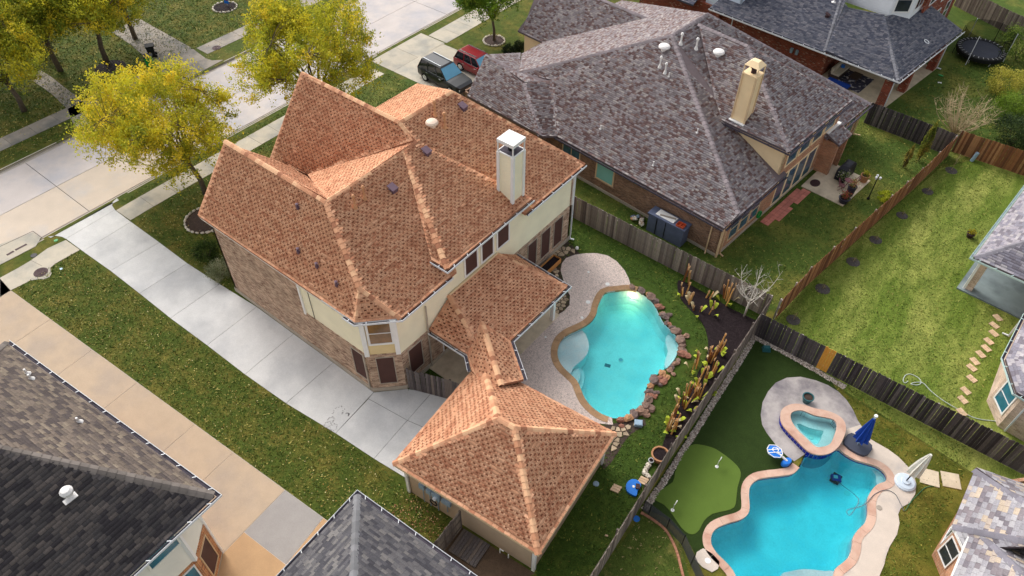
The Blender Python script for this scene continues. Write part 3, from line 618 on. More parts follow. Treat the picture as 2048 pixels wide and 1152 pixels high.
dq += [[DL[8],(-17.13,10.99),(-17.4,13.68),(-19.97,13.36)], [B0,(-19.97,13.36),(-17.4,13.68),(-17.6,15.71),(-17.9,15.6),(-18.8,15.12)],
       [(-17.13,10.99),(-14.75,11.25),(-15.05,14.2),(-17.4,13.68)], [(-17.4,13.68),(-15.05,14.2),(-15.3,16.6),(-16.67,16.04),(-17.6,15.71)]]
panels('driveway', 'pale grey concrete driveway slabs beside the tan roofed house', dq, 'drive')
st_ = thing('tyre_stains', 'dark curled tyre and oil stains on the driveway', 'stain', (*(-20.59,11.36),0))
sb = MB()
for px in ():
    pass
rr = random.Random(5)
for cx, cy, r, k in ((*(-20.63,11.81),.26,.7),(*(-20.52,11.19),.16,.6),(*(-20.12,11.94),.10,.5),(*(-20.45,10.89),.16,1.),(*(-20.09,10.98),.18,1.)):
    for a in range(26):
        t = 2*math.pi*a/26*k+rr.uniform(-.1,.1); q = r*rr.uniform(.75,1.15); x, y = cx+q*math.cos(t), cy+q*1.25*math.sin(t); s = rr.uniform(.01,.035)
        sb.face((x-s,y-s*.6,.0245),(x+s,y-s,.0245),(x+s*.7,y+s,.0245),(x-s*.8,y+s*.7,.0245))
sb.build('stain_mark', 'stain', st_, kind='stuff')
# left neighbour's driveway (turned about four degrees), slabs tan with one grey patch
NF = frame((-42.56,5.41), 4.15)
nq = []; us = [-3.2,0,4.05,8.06,12.05,16.75,19.68,23.35,27.4,31.5]
for i in range(len(us)-1):
    m = 'drive_tan'
    q = [NF(us[i],-5.4)[:2],NF(us[i+1],-5.4)[:2],NF(us[i+1],0)[:2],NF(us[i],0)[:2]]
    if i == 7: nq += [dict(q=[NF(us[i],-2.6)[:2],NF(us[i+1]-1.3,-2.6)[:2],NF(us[i+1]-1.5,0)[:2],NF(us[i],0)[:2]], m='drive_grey'), dict(q=[NF(us[i+1]-1.3,-2.6)[:2],NF(us[i+1],-2.6)[:2],NF(us[i+1],0)[:2],NF(us[i+1]-1.5,0)[:2]], m='drive_orange'), dict(q=[NF(us[i],-5.4)[:2],NF(us[i+1],-5.4)[:2],NF(us[i+1],-2.6)[:2],NF(us[i],-2.6)[:2]], m='drive_orange')]
    elif i == 8: nq.append(dict(q=q, m='drive_orange'))
    elif i == 0: nq.append(dict(q=[(-44.9,-.2),NF(us[1],-5.4)[:2],NF(0,0)[:2],(-44.12,5.51),(-44.9,4.2)], m='walk'))
    else: nq.append(q)
panels('neighbour_driveway', 'tan concrete driveway slabs beside the dark roofed house', [q['q'] if isinstance(q,dict) and 0 else q for q in nq], 'drive_tan', jm='joint_light') if 0 else None
def panels2(name, label, items, m, jm):
    o = thing(name, label, 'paving', (-30,4,0)); del o['category']; struct(o)
    for it in items:
        q, mm = (it['q'], it['m']) if isinstance(it, dict) else (it, m)
        MB().prism(shrink(q,.014), -.08, .02).build('slab', mm, o); MB().prism(q, -.08, .008).build('joint_filler', jm, o)
panels2('neighbour_driveway', 'tan concrete driveway slabs beside the dark roofed house', nq, 'drive_tan', 'joint_light')
# sidewalks
sw = []
sw.append([(-44.19,9.84),(-42.62,9.91),(-42.65,8.32),(-42.51,7.75),(-44.12,7.48),(-44.36,8.69)])
sw.append([(-44.12,7.48),(-42.51,7.75),(-42.05,7.73),(-41.82,7.47),(-41.9,7.13),(-42.19,6.9),(-42.44,6.53),(-42.56,5.41),(-42.47,4.69),(-44.12,5.51),(-44.09,6.59)])
sw.append([(-44.32,13.48),(-42.66,13.52),(-42.7,15.3),(-44.37,15.3)])
y = 15.3
while y < 42.2:
    if not (37.9 < y+.9 < 44.5): sw.append([(-44.37,y),(-42.7,y),(-42.7,min(y+1.83,37.9)),(-44.37,min(y+1.83,37.9))])
    y += 1.83
y = 44.4
while y < 90: sw.append([(-44.3,y),(-42.1,y),(-42.1,y+1.83),(-44.3,y+1.83)]); y += 1.83
panels('sidewalk', 'concrete sidewalk slabs along the near kerb', sw, 'walk')
fw = []; y = -10.
while y < 90:
    if not (24.4 < y+.9 < 30.): fw.append([(-58.45,y),(-56.85,y),(-56.85,y+1.9),(-58.45,y+1.9)])
    y += 1.9
panels('far_sidewalk', 'weathered sidewalk slabs across the street', fw, 'walk_old')
panels('far_driveway', 'grey driveway slabs across the street beside the green bin', [[(-64.34,29.78),(-58.67,29.66),(-58.18,25.86),(-63.34,26.63)], [(-66.61,26.85),(-63.34,26.63),(-64.34,29.78),(-67.39,29.86)], [(-58.67,29.66),(-56.34,29.37),(-56.43,25.65),(-58.18,25.86)], [(-56.34,29.37),(-55.63,29.52),(-54.98,30.17),(-54.87,28.46),(-54.77,25.7),(-56.43,25.65)]], 'walk_old')
panels('front_path', 'old path slabs from sidewalk to the far house', [[(-65.48,19.49),(-63.94,19.53),(-62.74,18.23),(-64.55,18.23)], [(-63.94,19.53),(-61.9,19.4),(-61.26,18.19),(-62.74,18.23)], [(-61.9,19.4),(-60.13,19.3),(-60.03,18.06),(-61.26,18.19)], [(-60.13,19.3),(-58.4,19.21),(-58.38,17.85),(-60.03,18.06)]], 'walk_old')
panels('far_apron', 'short apron slab across the verge', [[(-58.4,19.21),(-57.02,19.05),(-55.04,18.09),(-54.98,16.7),(-58.25,17.86)]], 'walk')
# grey house's driveway behind the cars
panels('cars_driveway', 'pale concrete driveway slabs with the two parked cars', [[(-45.1,38),(-42.4,38),(-42.4,41),(-45.1,41)],[(-45.1,41),(-42.4,41),(-42.2,44.3),(-45.1,44.3)],[(-42.4,38),(-38.2,38),(-38.2,41.3),(-42.4,41.3)],[(-42.4,41.3),(-38.2,41.3),(-38.2,44.1),(-42.3,44.1)],[(-38.2,37.6),(-33,37.6),(-33,41.3),(-38.2,41.3)],[(-38.2,41.3),(-33,41.3),(-33,44.3),(-38.2,44.1)]], 'walk')
# ---------------------------------------------------------------- lawns of the single lots (thin sheets)
def lawn(name, pts, m, holes=(), z=.004): return struct(sheet(name, pts, holes, z, m))
L_BACK = [(-18.8,14),(-14.4,10.9),(-7.4,11.5),(-5,10.2),(-5.55,20),(-6.0,32.15),(-24,32.4),(-24,30.4),(-18.8,30.4)]
L_GREY = [(-45,33),(-24,32.45),(-6,32.3),(-5.2,35),(-3.9,43.5),(-2.3,53.6),(-6.5,55.5),(-25,55.5)]
L_RIGHT = [(-5.7,30.6),(12,28.4),(30,40),(30,60),(2,60),(-2.2,53.5),(-3.8,43.5),(-5.1,35)]
L_SOUTH = [(-5.55,30.4),(12,28.3),(12,8),(-1.8,8),(-2,14.5),(-5.3,17.6)]
L_TURF = [(-5.65,30.45),(-1.48,30.43),(-0.72,29.82),(0.64,28.95),(1.3,28.28),(-0.2,24.07),(-1.23,19.5),(-1.32,17.25),(-1.73,16.48),(-2.7,17.07),(-4.09,17.39),(-5.06,17.17),(-5.25,17.95),(-5.61,24.77)]
L_SHED = [(-5,17.08),(-3.96,17.17),(-2.88,16.78),(-1.7,15.49),(-0.56,13.65),(-4.67,10.39),(-5.04,13.06)]
lawn('back_lawn', L_BACK, 'lawn_back', (H1,)); lawn('grey_lawn', L_GREY, 'lawn_grey'); lawn('right_lawn', L_RIGHT, 'lawn_right')
lawn('south_lawn', L_SOUTH, 'lawn_south', (H2,HS)); lawn('turf', L_TURF, 'turf', z=.012) if 0 else None
lawn('artificial_turf', L_TURF, 'turf', (), z=.008) if 0 else None
lawn('shed_lawn', L_SHED, 'lawn_shed', z=.012)
lawn('brick_lawn', [(-2.4,53.8),(-6.5,55.8),(-25,56),(-22,95),(8,95),(2,62)], 'lawn_grey')

# ---------------------------------------------------------------- main house (tan shingles)
mat('shingle', (.4,.3,.2), attr=True, rough=.95, spec=.12, fine=.18, fscale=22, var=.08, scale=.5)
K = 1.0
TAN = dict(e=.15, w=(.31,.31), reg=True, pal=[C(214,162,128,K), C(206,152,118,K), C(196,140,108,K), C(184,126,96,K)], pw=[.25,.35,.28,.12], cj=.07, dark=C(112,68,48,K), dp=.93, dband=(.45,.9), lift=.022, deck='deck_tan', mat='shingle', lip=.5)
mat('deck_tan', C(170,118,90), var=.15, scale=2)
mat('cap_a', C(226,178,138,K), var=.08, scale=3, fine=.1); mat('cap_b', C(210,156,120,K), var=.08, scale=3, fine=.1); mat('cap_c', C(194,138,104,K), var=.08, scale=3, fine=.1); mat('cap_d', C(164,110,82,K), var=.08, scale=3, fine=.1)
CAPS = ['cap_a','cap_b','cap_c','cap_d']; CW = [.3,.3,.28,.12]
brickmat('brick_tan', C(206,176,150), C(140,104,84), C(196,182,164), w=.24, mix3=C(110,72,58))
sidingmat('siding_cream', C(255,240,208)); sidingmat('siding_bay', C(228,204,152), .15)
mat('screen', C(84,56,50), rough=.75, var=.12, scale=2, fine=.1, fscale=60); mat('slab_base', C(176,164,148), var=.15, scale=2)
mat('amber_glass', C(132,98,62), rough=.12, var=.5, scale=1.2, spec=.7); mat('soffit', C(226,214,196), var=.05)
mat('vent_purple', C(104,82,94), rough=.5, var=.15, scale=6); mat('vent_tan', C(206,150,108), rough=.6, var=.15, scale=4); mat('vent_pale', C(232,206,184), rough=.5, var=.06, scale=2)
mat('fascia_tan', C(226,200,160), var=.05)
hs_ = thing('brick_house', 'large two-storey tan brick house with orange-tan shingle roof and cream siding', 'house', (-25,22,0))
FT = [(-31.95,13.9),(-20.1,13.9),(-18.86,15.14),(-18.86,30.3),(-31.95,30.3)]
wall(hs_, 'brick_wall', FT[0], (-24.73,13.9), .3, 5.72, 'brick_tan'); wall(hs_, 'brick_wall', (-24.73,13.9), FT[1], .3, 3.14, 'brick_tan')
wall(hs_, 'siding_wall', (-24.73,13.93), (-20.1,13.93), 3.14, 5.74, 'siding_cream')
wall(hs_, 'brick_wall', FT[1], FT[2], .3, 3.14, 'brick_tan'); wall(hs_, 'siding_wall', (-20.09,13.93), (-18.89,15.13), 3.14, 5.74, 'siding_bay')
wall(hs_, 'brick_wall', FT[2], FT[3], .3, 3.0, 'brick_tan'); wall(hs_, 'siding_wall', (-18.89,15.14), (-18.89,30.3), 3.0, 5.72, 'siding_cream')
wall(hs_, 'siding_wall', (-18.885,18.95), (-18.885,25.6), 5.72, 6.42, 'siding_cream')
wall(hs_, 'brick_wall', FT[3], FT[4], .3, 5.7, 'brick_tan'); wall(hs_, 'brick_wall', FT[4], FT[0], .3, 5.7, 'brick_tan')
gb = MB(); gb.face((-31.97,13.95,5.6),(-31.97,19.3,5.6),(-31.97,16.61,8.95)); gb.face((-33.0,19.7,5.5),(-33.0,26.5,5.5),(-33.0,23.1,9.6)); gb.build('gable_wall', 'brick_tan', hs_)
wall(hs_, 'brick_wall', (-33.0,26.5), (-33.0,19.7), 0, 5.6, 'brick_tan', t=1.1)
fb = MB().prism(offset_loop(FT,.06), 0, .3); fb.build('foundation', 'slab_base', hs_)
# white corner boards
cb = MB(); cb.box(-24.73,13.895,3.05,.14,.09,2.68); cb.build('corner_board', 'white_paint', hs_)
for (x, y) in ((-20.02,13.9),(-18.9,15.02)):
    MB().box(x,y,3.12,.24,.12,2.6,R_(45)).build('corner_board','white_paint',hs_)
MB().box(-24.0,13.915,3.14,.02,.03,2.55).build('seam', 'joint', hs_)
MB().box(-18.83,30.33,3.0,.12,.14,2.7).build('corner_board','white_paint',hs_)
# windows: dark brown sun screens below, white trimmed above
def rw(y0, y1, z0, z1, fm, pm, **k): return win(hs_, (-18.86,0), (-18.86,40), y0, y1, z0, z1, fm, pm, **k)
for a, b in ((20.3,21.23),(21.66,22.57),(23.0,23.95)): rw(a, b, 4.62, 6.02, 'white_paint', 'screen', fw=.1)
for a, b in ((25.85,26.69),(27.2,28.06),(28.52,29.38)): rw(a, b, .6, 2.74, 'slab_base', 'screen', fw=.04)
rw(15.62,16.56,.8,2.76,'slab_base','screen', fw=.04); rw(18.2,20.6,.2,2.5,'white_paint','amber_glass', mx=1, label='white framed glazed patio door')
win(hs_, (-31.95,13.9), (-20.1,13.9), 10.70, 11.56, .8, 2.92, 'slab_base', 'screen', fw=.04)
win(hs_, FT[1], FT[2], .34, 1.42, 4.02, 5.55, 'white_paint', 'amber_glass', fw=.12, mz=1); win(hs_, FT[1], FT[2], .45, 1.32, .68, 2.84, 'slab_base', 'screen', fw=.04)
# roof planes
E_FL=(-32.65,13.7,5.85); BA=(-20.17,13.72,5.82); BB=(-18.65,15.32,5.8); HS_=(-20.75,14.79,7.05); J1=(-24.6,16.61,9.2); AP1=(-32.65,16.61,9.2)
J2=(-24.57,22.05,9.15); BC=(-18.65,18.75,6.5); BR=(-18.66,25.8,6.5); J3=(-24.57,23.0,9.25); V0=(-19.75,18.75,6.47)
RR=(-18.62,31.05,5.8); J7=(-25.65,27.25,9.87); J5=(-25.75,23.1,9.95); FR=(-32.65,31.25,5.8); AP2=(-33.7,23.1,9.95); VAL=(-30.4,19.72,6.1)
RP = [[E_FL,BA,HS_,J1,AP1],[BA,BB,HS_],[BB,(-18.65,19.4,5.8),(-24.6,22.4,9.2),J1,HS_],[BC,BR,J3,J2],[BC,J2,V0],[(-18.65,25.2,5.8),RR,J7,J5,J3],
      [RR,FR,J7],[FR,(-32.65,26.7,5.8),J5,J7],[AP2,(-33.7,19.5,5.8),VAL,J3,J5],[J1,J3,VAL],[AP1,J1,VAL,(-32.65,19.45,5.95)],[J5,AP2,(-33.7,26.7,5.8),(-32.65,26.7,5.8)]]
rf = roof(hs_, RP, TAN, 11)
caps(rf, [(AP1,J1),(J1,HS_),(HS_,BA),(HS_,BB),(J1,J2),(J2,J3),(J2,BC),(J3,J5),(AP2,J5),(J5,J7),(J7,RR)], CAPS, step=.3, w=.16, drop=.11, weights=CW, seed=4)
sd = MB(); sd.face((BR[0],BR[1],5.75),BR,J3); sd.face(BR,(BR[0],BR[1],5.75),J3); sd.build('roof_step', 'fascia_tan', hs_)
# eave boards and gutters
fa = MB()
for a, b, z in (((-32.6,13.74),(-20.17,13.74),5.72),((-20.17,13.75),(-18.68,15.3),5.7),((-18.69,15.3),(-18.69,18.9),5.68),((-18.69,18.8),(-18.69,25.8),6.38),((-18.69,25.9),(-18.69,31),5.68)): fa.bar((*a,z),(*b,z),.03,.16)
fa.build('fascia', 'white_paint', hs_)
sf = MB(); 
for P, z in (([(-32.5,13.72),(-20.1,13.72),(-18.7,15.2),(-18.7,18.9),(-32,18.9)],5.6),([(-18.7,25.4),(-18.7,31),(-31,31),(-31,25.4)],5.6),([(-18.7,18.85),(-18.7,25.7),(-19.1,25.7),(-19.1,18.85)],6.34)): sf.prism(P, z, z+.02)
sf.build('soffit', 'soffit', hs_)
gutter(hs_, [(-20.95,13.7),(-20.17,13.7),(-18.63,15.31),(-18.63,19.0)], 5.8); gutter(hs_, [(-19.72,18.73),(-18.64,18.73),(-18.64,25.85)], 6.46); gutter(hs_, [(-18.62,25.25),(-18.62,31.05)], 5.79)
downspout(hs_, -18.78, 30.36, .05, 5.7, kick=(.25,.1)); downspout(hs_, -20.3, 13.84, .1, 3.0, 'slab_base'); downspout(hs_, -18.78, 17.1, .1, 5.0, 'slab_base')
# chimney
ch = thing('x','x','x') if 0 else None
cm = MB().box(-19.575,25.05,5.9,.95,.9,3.85).build('chimney', 'siding_cream', hs_)
t = MB()
for x in (-20.05,-19.1):
    for y in (24.6,25.5): t.box(x,y,6.2,.17,.17,3.55)
t.build('corner_board','white_paint',cm)
t = MB().box(-19.575,25.05,9.75,1.08,1.03,.07).box(-19.575,25.05,10.36,1.1,1.05,.2)
for x in (-20.07,-19.08):
    for y in (24.57,25.53): t.box(x,y,9.8,.06,.06,.57)
t.build('chimney_cap','white_paint',cm)
MB().box(-19.575,25.05,9.8,.96,.9,.03).build('crown','gutter_dark',cm); MB().lathe(-19.575,25.05,[(.17,9.8),(.17,10.15),(.22,10.16),(.22,10.2)],12).build('flue','black',cm)
# cricket roof and gutter in front of the chimney are part of the bump roof; vents on the roof
def rz_at(poly, x, y):
    o, h, up, n = plane_frame(poly); return o.z-(n.x*(x-o.x)+n.y*(y-o.y))/n.z
def pipe_vent(x, y, poly, h, r, m, cone=True, name='vent_pipe', par=None):
    z = rz_at(poly,x,y); b = MB().tube([(x,y,z-.05),(x,y,z+h)], r, 10)
    if cone: b.lathe(x,y,[(r*2.6,z-.02),(r*1.2,z+.22)],10)
    b.lathe(x,y,[(r*1.7,z+h-.05),(r*1.9,z+h+.02),(r*1.1,z+h+.1),(.01,z+h+.12)],12); return b.build(name, m, par or hs_, smooth=False)
def box_vent(x, y, poly, m='vent_purple', s=.42, par=None, rz=0.):
    z = rz_at(poly,x,y); b = MB().box(x,y,z-.1,s*.85,s*.85,.22,rz)
    b._add([(x-s*.55,y-s*.5,z+.26),(x+s*.5,y-s*.5,z+.1),(x+s*.5,y+s*.5,z+.1),(x-s*.55,y+s*.5,z+.26),(x-s*.55,y-s*.5,z+.3),(x+s*.5,y-s*.5,z+.15),(x+s*.5,y+s*.5,z+.15),(x-s*.55,y+s*.5,z+.3)],[(3,2,1,0),(4,5,6,7),(0,1,5,4),(1,2,6,5),(2,3,7,6),(3,0,4,7)])
    return b.build('box_vent', m, par or hs_)
def on_plane(poly, px):      # unused helper kept for clarity
    return px
R3, R4, R6, R1 = RP[2], RP[3], RP[5], RP[0]
box_vent(-23.3,19.9,R3); box_vent(-23.75,23.0,R4); box_vent(-24.6,27.0,R6)
for x, y in ((-23.6,17.55),(-23.7,18.3)): pipe_vent(x,y,R3,.75,.05,'vent_tan')
for x, y in ((-25.05,25.15),(-24.3,25.1)): pipe_vent(x,y,R6,.9,.06,'vent_tan')
z = rz_at(R6,-24.75,24.55); b = MB().lathe(-24.75,24.55,[(.2,z-.1),(.2,z+.12),(.36,z+.13),(.36,z+.2),(.3,z+.28),(.15,z+.33),(.01,z+.34)],20); b.build('turbine_vent','vent_pale',hs_)
for x, y in ((-26.1,15.9),(-25.0,14.62),(-23.55,14.55),(-22.0,14.4)):
    z = rz_at(R1,x,y); MB().box(x,y,z-.05,.16,.12,.22).lathe(x,y,[(.06,z+.1),(.06,z+.3),(.09,z+.31),(.01,z+.34)],8).build('exhaust_vent','vent_purple',hs_)
# patio cover and breezeway
TL=(-18.82,18.9,4.3); TR=(-18.82,22.95,4.3); ER=(-15.0,24.42,2.95); EL=(-15.07,19.36,2.95); SR=(-18.82,24.6,2.95); LL=(-18.84,17.27,3.0); C1=(-16.25,17.27,2.95); HC=(-15.95,17.95,3.1)
rb=(-16.75,19.05,3.56); re=(-13.4,16.55,3.56)
PR = [[TL,TR,ER,EL,HC],[TR,ER,SR],[TL,HC,C1,LL],[rb,EL,(-13.0,17.82,2.95),re],[rb,re,(-14.4,16.35,2.95),(-15.48,16.66,2.95),C1]]
pr = roof(hs_, PR, TAN, 12, name='patio_roof')
caps(pr, [(TL,HC),(rb,re),(TR,ER)], CAPS, step=.3, w=.15, drop=.09, weights=CW, seed=8)
fl = MB(); fl.bar((-18.8,18.9,4.33),(-18.8,22.95,4.33),.05,.12); fl.build('flashing','fascia_tan',hs_)
gutter(hs_, [(-18.8,17.2),(-16.22,17.22),(-15.46,16.6)], 2.95); gutter(hs_, [(-12.95,17.85),(-15.02,19.38),(-14.96,24.45),(-18.8,24.64)], 2.95)
MB().box(-15.6,24.05,0,.22,.22,2.85).build('post','white_paint',hs_); MB().box(-15.75,17.35,0,.2,.2,2.8).build('post','white_paint',hs_); MB().box(-13.4,17.6,0,.18,.18,2.7).build('post','white_paint',hs_)
MB().bar((-15.35,19.4,2.7),(-15.3,24.3,2.7),.18,.2).bar((-15.4,24.2,2.7),(-18.8,24.4,2.7),.18,.2).bar((-16.2,17.4,2.7),(-18.8,17.4,2.7),.18,.2).build('beam','white_paint',hs_)
struct(MB().prism([(-18.8,16.9),(-16.0,16.9),(-14.9,16.2),(-12.9,17.6),(-15.45,19.3),(-15.45,24.6),(-18.8,24.7)], -.02, .05).build('patio_floor','patio_con'))
# ---------------------------------------------------------------- detached garage
GF = frame((-14.5,10.83), 5.37)
gg = thing('garage', 'tan shingle hip roofed detached garage with beige siding', 'garage', (*GF(3.5,3.2)[:2],0))
sidingmat('siding_beige', C(192,168,144), .61, True)
gc = [GF(0,0),GF(7.07,0),GF(7.07,6.45),GF(0,6.45)]
for i in range(4): wall(gg, 'wall', gc[i], gc[(i+1)%4], .0, 2.5, 'siding_beige')
e1,e2,e3,e4 = GF(-.48,-.3,2.6),GF(7.42,-.3,2.6),GF(7.42,6.8,2.6),GF(-.48,6.8,2.6); A1=GF(3.02,3.25,4.78); A2=GF(3.9,3.25,4.78)
gr = roof(gg, [[e1,e2,A2,A1],[e2,e3,A2],[e3,e4,A1,A2],[e4,e1,A1]], TAN, 21)
caps(gr, [(A1,A2),(e1,A1),(e2,A2),(e3,A2),(GF(.45,5.95,3.2),A1)], CAPS, step=.3, w=.16, drop=.1, weights=CW, seed=9)
MB().prism([p[:2] for p in (GF(-.4,-.22),GF(7.34,-.22),GF(7.34,6.72),GF(-.4,6.72))], 2.42, 2.45).build('soffit','soffit',gg)
fs_ = MB()
for a, b in ((e1,e2),(e2,e3),(e3,e4),(e4,e1)): fs_.bar((a[0],a[1],2.5),(b[0],b[1],2.5),.03,.14)
fs_.build('fascia','fascia_tan',gg)
for u, v in ((0,0),(7.07,0),(7.07,6.45)): q = GF(u,v); MB().box(q[0],q[1],0,.16,.16,2.5,R_(5.37)).build('corner_board','white_paint',gg)
win(gg, gc[3], gc[0], .6, 5.9, .05, 2.15, 'white_paint', 'white_metal', fw=.12, mx=3, mz=3, name='garage_door')
mat('meter_grey', C(150,172,190), rough=.45, var=.1, scale=5, metal=.2)
for k, (u, z0, w, h, d) in enumerate(((.95,1.35,.3,.38,.14),(1.35,1.3,.28,.34,.14),(1.8,1.25,.42,.55,.18),(2.35,1.3,.5,.28,.14))):
    q = GF(u,-d/2); o = MB().box(q[0],q[1],z0,w,d,h,R_(5.37)).build('meter_box','meter_grey',gg); q2 = GF(u,-.05); MB().tube([(q2[0],q2[1],.05 if k != 3 else .5),(q2[0],q2[1],z0)],.025,6).build('conduit','meter_grey',o)
q = GF(1.8,-.24); MB().tube([GF(1.8,-.16,1.5),GF(1.8,-.3,1.5)],.09,12).build('meter','white_metal',gg)
hr = MB(); hr.tube([GF(1.55+.2*math.cos(a),-.08,.6+.2*math.sin(a)) for a in [2*math.pi*i/16 for i in range(17)]],.03,6); hr.build('hose_coil','black',gg)

# ---------------------------------------------------------------- grey shingle house on the right
GREY = dict(e=.14, w=(.15,.31), pal=[C(146,138,138), C(134,126,128), C(122,113,114), C(112,92,90), C(102,82,80), C(158,150,146), C(130,112,108)], pw=[.22,.2,.16,.13,.1,.09,.1], cj=.1, lift=.02, deck='deck_grey', mat='shingle', lip=.5)
mat('deck_grey', C(104,92,94), var=.15, scale=2); mat('cap_grey', C(128,118,122), attr=True, var=.15, scale=2, fine=.1)
brickmat('brick_orange', C(186,128,92), C(150,98,70), C(206,190,168), mix3=C(196,160,124))
brickmat('brick_brown', C(150,112,86), C(112,80,64), C(178,164,146), mix3=C(96,66,56))
mat('trim_tan', C(214,184,146), var=.06); mat('trim_cream', C(244,216,172), rough=.6, var=.06, scale=1.5); mat('teal_glass', C(132,190,180), rough=.25, var=.1, scale=.6, spec=.6)
mat('blue_glass', C(64,92,112), rough=.12, var=.45, scale=1.4, spec=.8); mat('dark_glass', C(42,48,58), rough=.1, var=.4, scale=1.4, spec=.8)
QF = frame((-10.62,34.92), -5.58)
gh = thing('grey_house', 'single-storey brick house with mottled grey brown shingle roof', 'house', (*QF(-10,9)[:2],0))
gw = [(0,0),(0,18.9),(-22.3,18.9),(-22.3,-.9),(-14.3,-.9),(-14.3,0)]; gw = [QF(*p) for p in gw]; gwc = [gw[0],gw[1],gw[2],gw[3],gw[4],gw[5]]
mats_ = ['brick_orange','brick_brown','brick_brown','brick_brown','brick_brown','brick_brown']
for i in range(6): wall(gh, 'brick_wall', gwc[i], gwc[(i+1)%6], .22, 2.75, mats_[i])
MB().prism(offset_loop([p[:2] for p in gw],.07), 0, .22).build('foundation','slab_base',gh)
a = lambda u,v,z: QF(u,v,z)
Hh1=a(-10.95,8.4,8.0); Hh2=a(-10.95,12.8,8.0); hipe=a(.44,.62,3.48); cL=a(.24,-.45,2.86); lowL=a(-19.3,2.0,4.28); fL=a(-22.8,-.45,2.86)
wrb=a(-14.2,-1.2,2.86); wr=a(-18.0,1.25,4.3); wl=a(-21.6,-1.2,2.86); IC=a(-13.3,-.45,2.86); g1=a(-22.8,2.05,4.3); rc=a(.3,6.0,5.2); rt=a(-6.4,10.8,8.0); rt2=a(-10.5,11.0,8.0); rl=a(-4.9,6.0,5.2); rR=a(.4,14.3,5.2); RRc=a(.45,18.85,2.9)
V1=a(-16.6,2.55,4.6)
GP_ = [[cL,hipe,Hh1,V1,IC], [a(.3,.3,2.9),a(.25,7.0,2.9),a(-4.9,7.0,5.27),Hh1], [wl,wrb,wr,g1], [wrb,IC,V1,wr], [g1,wr,V1,lowL], [Hh1,Hh2,a(-22.8,18.85,2.9),a(-22.8,6,2.9),lowL],
       [rl,rc,rt,rt2], [rc,rR,rt], [a(.3,12.5,2.9),a(.45,18.85,2.86),Hh2,a(-10.95,10.5,8.0)], [RRc,a(-22.8,18.85,2.9),Hh2],
       [a(-25.6,8.5,2.86),a(-20.9,8.5,2.9),a(-15.9,12.9,5.8),a(-26.9,12.9,5.8),a(-25.6,9.6,3.6)], [a(-26.9,12.9,5.8),a(-15.9,12.9,5.8),a(-20.9,17.3,2.9),a(-26.9,17.3,2.9)], [a(-22.9,6,2.9),a(-22.9,2.1,4.28),lowL],[Hh1,lowL,V1],[a(-4.9,7.0,5.27),a(-10.95,11.5,8.0),Hh1]]
ro = roof(gh, GP_, GREY, 31)
caps(ro, [(hipe,Hh1),(Hh1,Hh2),(Hh1,lowL),(lowL,g1),(wrb,wr),(rc,rt),(rt,rt2),(Hh2,RRc),(a(-15.9,12.9,5.8),a(-26.9,12.9,5.8))], ['cap_grey'], step=.32, w=.18, drop=.11, joined=('cap_grey', C(132,122,124)), seed=2)
# upper sunroom walls under the raised rear roof
wall(gh, 'gable_wall', QF(-4.6,6.35), QF(.02,6.35), 2.7, 5.1, 'trim_cream'); wall(gh, 'clerestory_wall', QF(.02,6.35), QF(.02,14.2), 2.7, 5.1, 'brick_orange')
MB().prism([p[:2] for p in (QF(.25,6.05),QF(.3,14.2),QF(-4,14.2),QF(-4,6.05))], 5.02, 5.04).build('soffit','trim_cream',gh)
wall(gh, 'front_wall', QF(-20.9,8.95), QF(-25.2,8.95), 0, 2.8, 'trim_cream') if 0 else MB().prism([p[:2] for p in (QF(-25.2,8.9),QF(-22.3,8.9),QF(-22.3,17),QF(-25.2,17))],0,2.75).build('front_wall','trim_cream',gh)
gutter(gh, [a(-13.4,-.5,0),a(.26,-.5,0)], 2.82, white='gutter_dark'); gutter(gh, [a(.3,-.4,0),a(.3,6.9,0)], 2.84, white='gutter_dark'); gutter(gh, [a(-4.8,5.95,0),a(.36,5.95,0),a(.46,14.35,0)], 5.16, white='gutter_dark'); gutter(gh, [a(.5,13.8,0),a(.52,18.9,0)], 2.86, white='gutter_dark')
# windows
wA, wB = QF(0,0), QF(0,18.9)
for v in (1.1,2.35,3.6): win(gh, wA, wB, v, v+1.0, .7, 2.35, 'trim_tan', 'blue_glass', mz=1)
for k in range(4): win(gh, QF(.02,6.35), QF(.02,14.2), .5+k*1.75, 1.85+k*1.75, 3.45, 4.75, 'trim_cream', 'blue_glass', fw=.1)
for k in range(4): win(gh, wA, wB, 6.7+k*1.35, 7.85+k*1.35, .25, 2.45, 'trim_cream', 'blue_glass', fw=.1)
for k in range(3): win(gh, wA, wB, 14.1+k*1.5, 15.1+k*1.5, .5, 2.4, 'trim_tan', 'blue_glass', mz=1)
lA, lB = QF(-13.3,0), QF(0,0)
win(gh, lA, lB, 3.35, 4.75, .95, 2.4, 'trim_tan', 'teal_glass', fw=.1, sill='brick_brown', label='pale teal side window'); win(gh, lA, lB, .25, 1.75, .7, 2.4, 'trim_tan', 'blue_glass', mx=1, label='dark blue curtained side window')
MB().box(*QF(.06,-.02)[:2],0,.12,.12,2.7,R_(-5.6)).build('corner_board','trim_tan',gh); downspout(gh, *QF(.1,.3)[:2], .1, 2.7, 'trim_tan', kick=(.3,-.1)); downspout(gh, *QF(-.7,-.08)[:2], .1, 2.7, 'trim_tan', kick=(.1,-.3)); downspout(gh, *QF(.12,18.7)[:2], .1, 2.7, 'trim_tan', kick=(.5,.2))
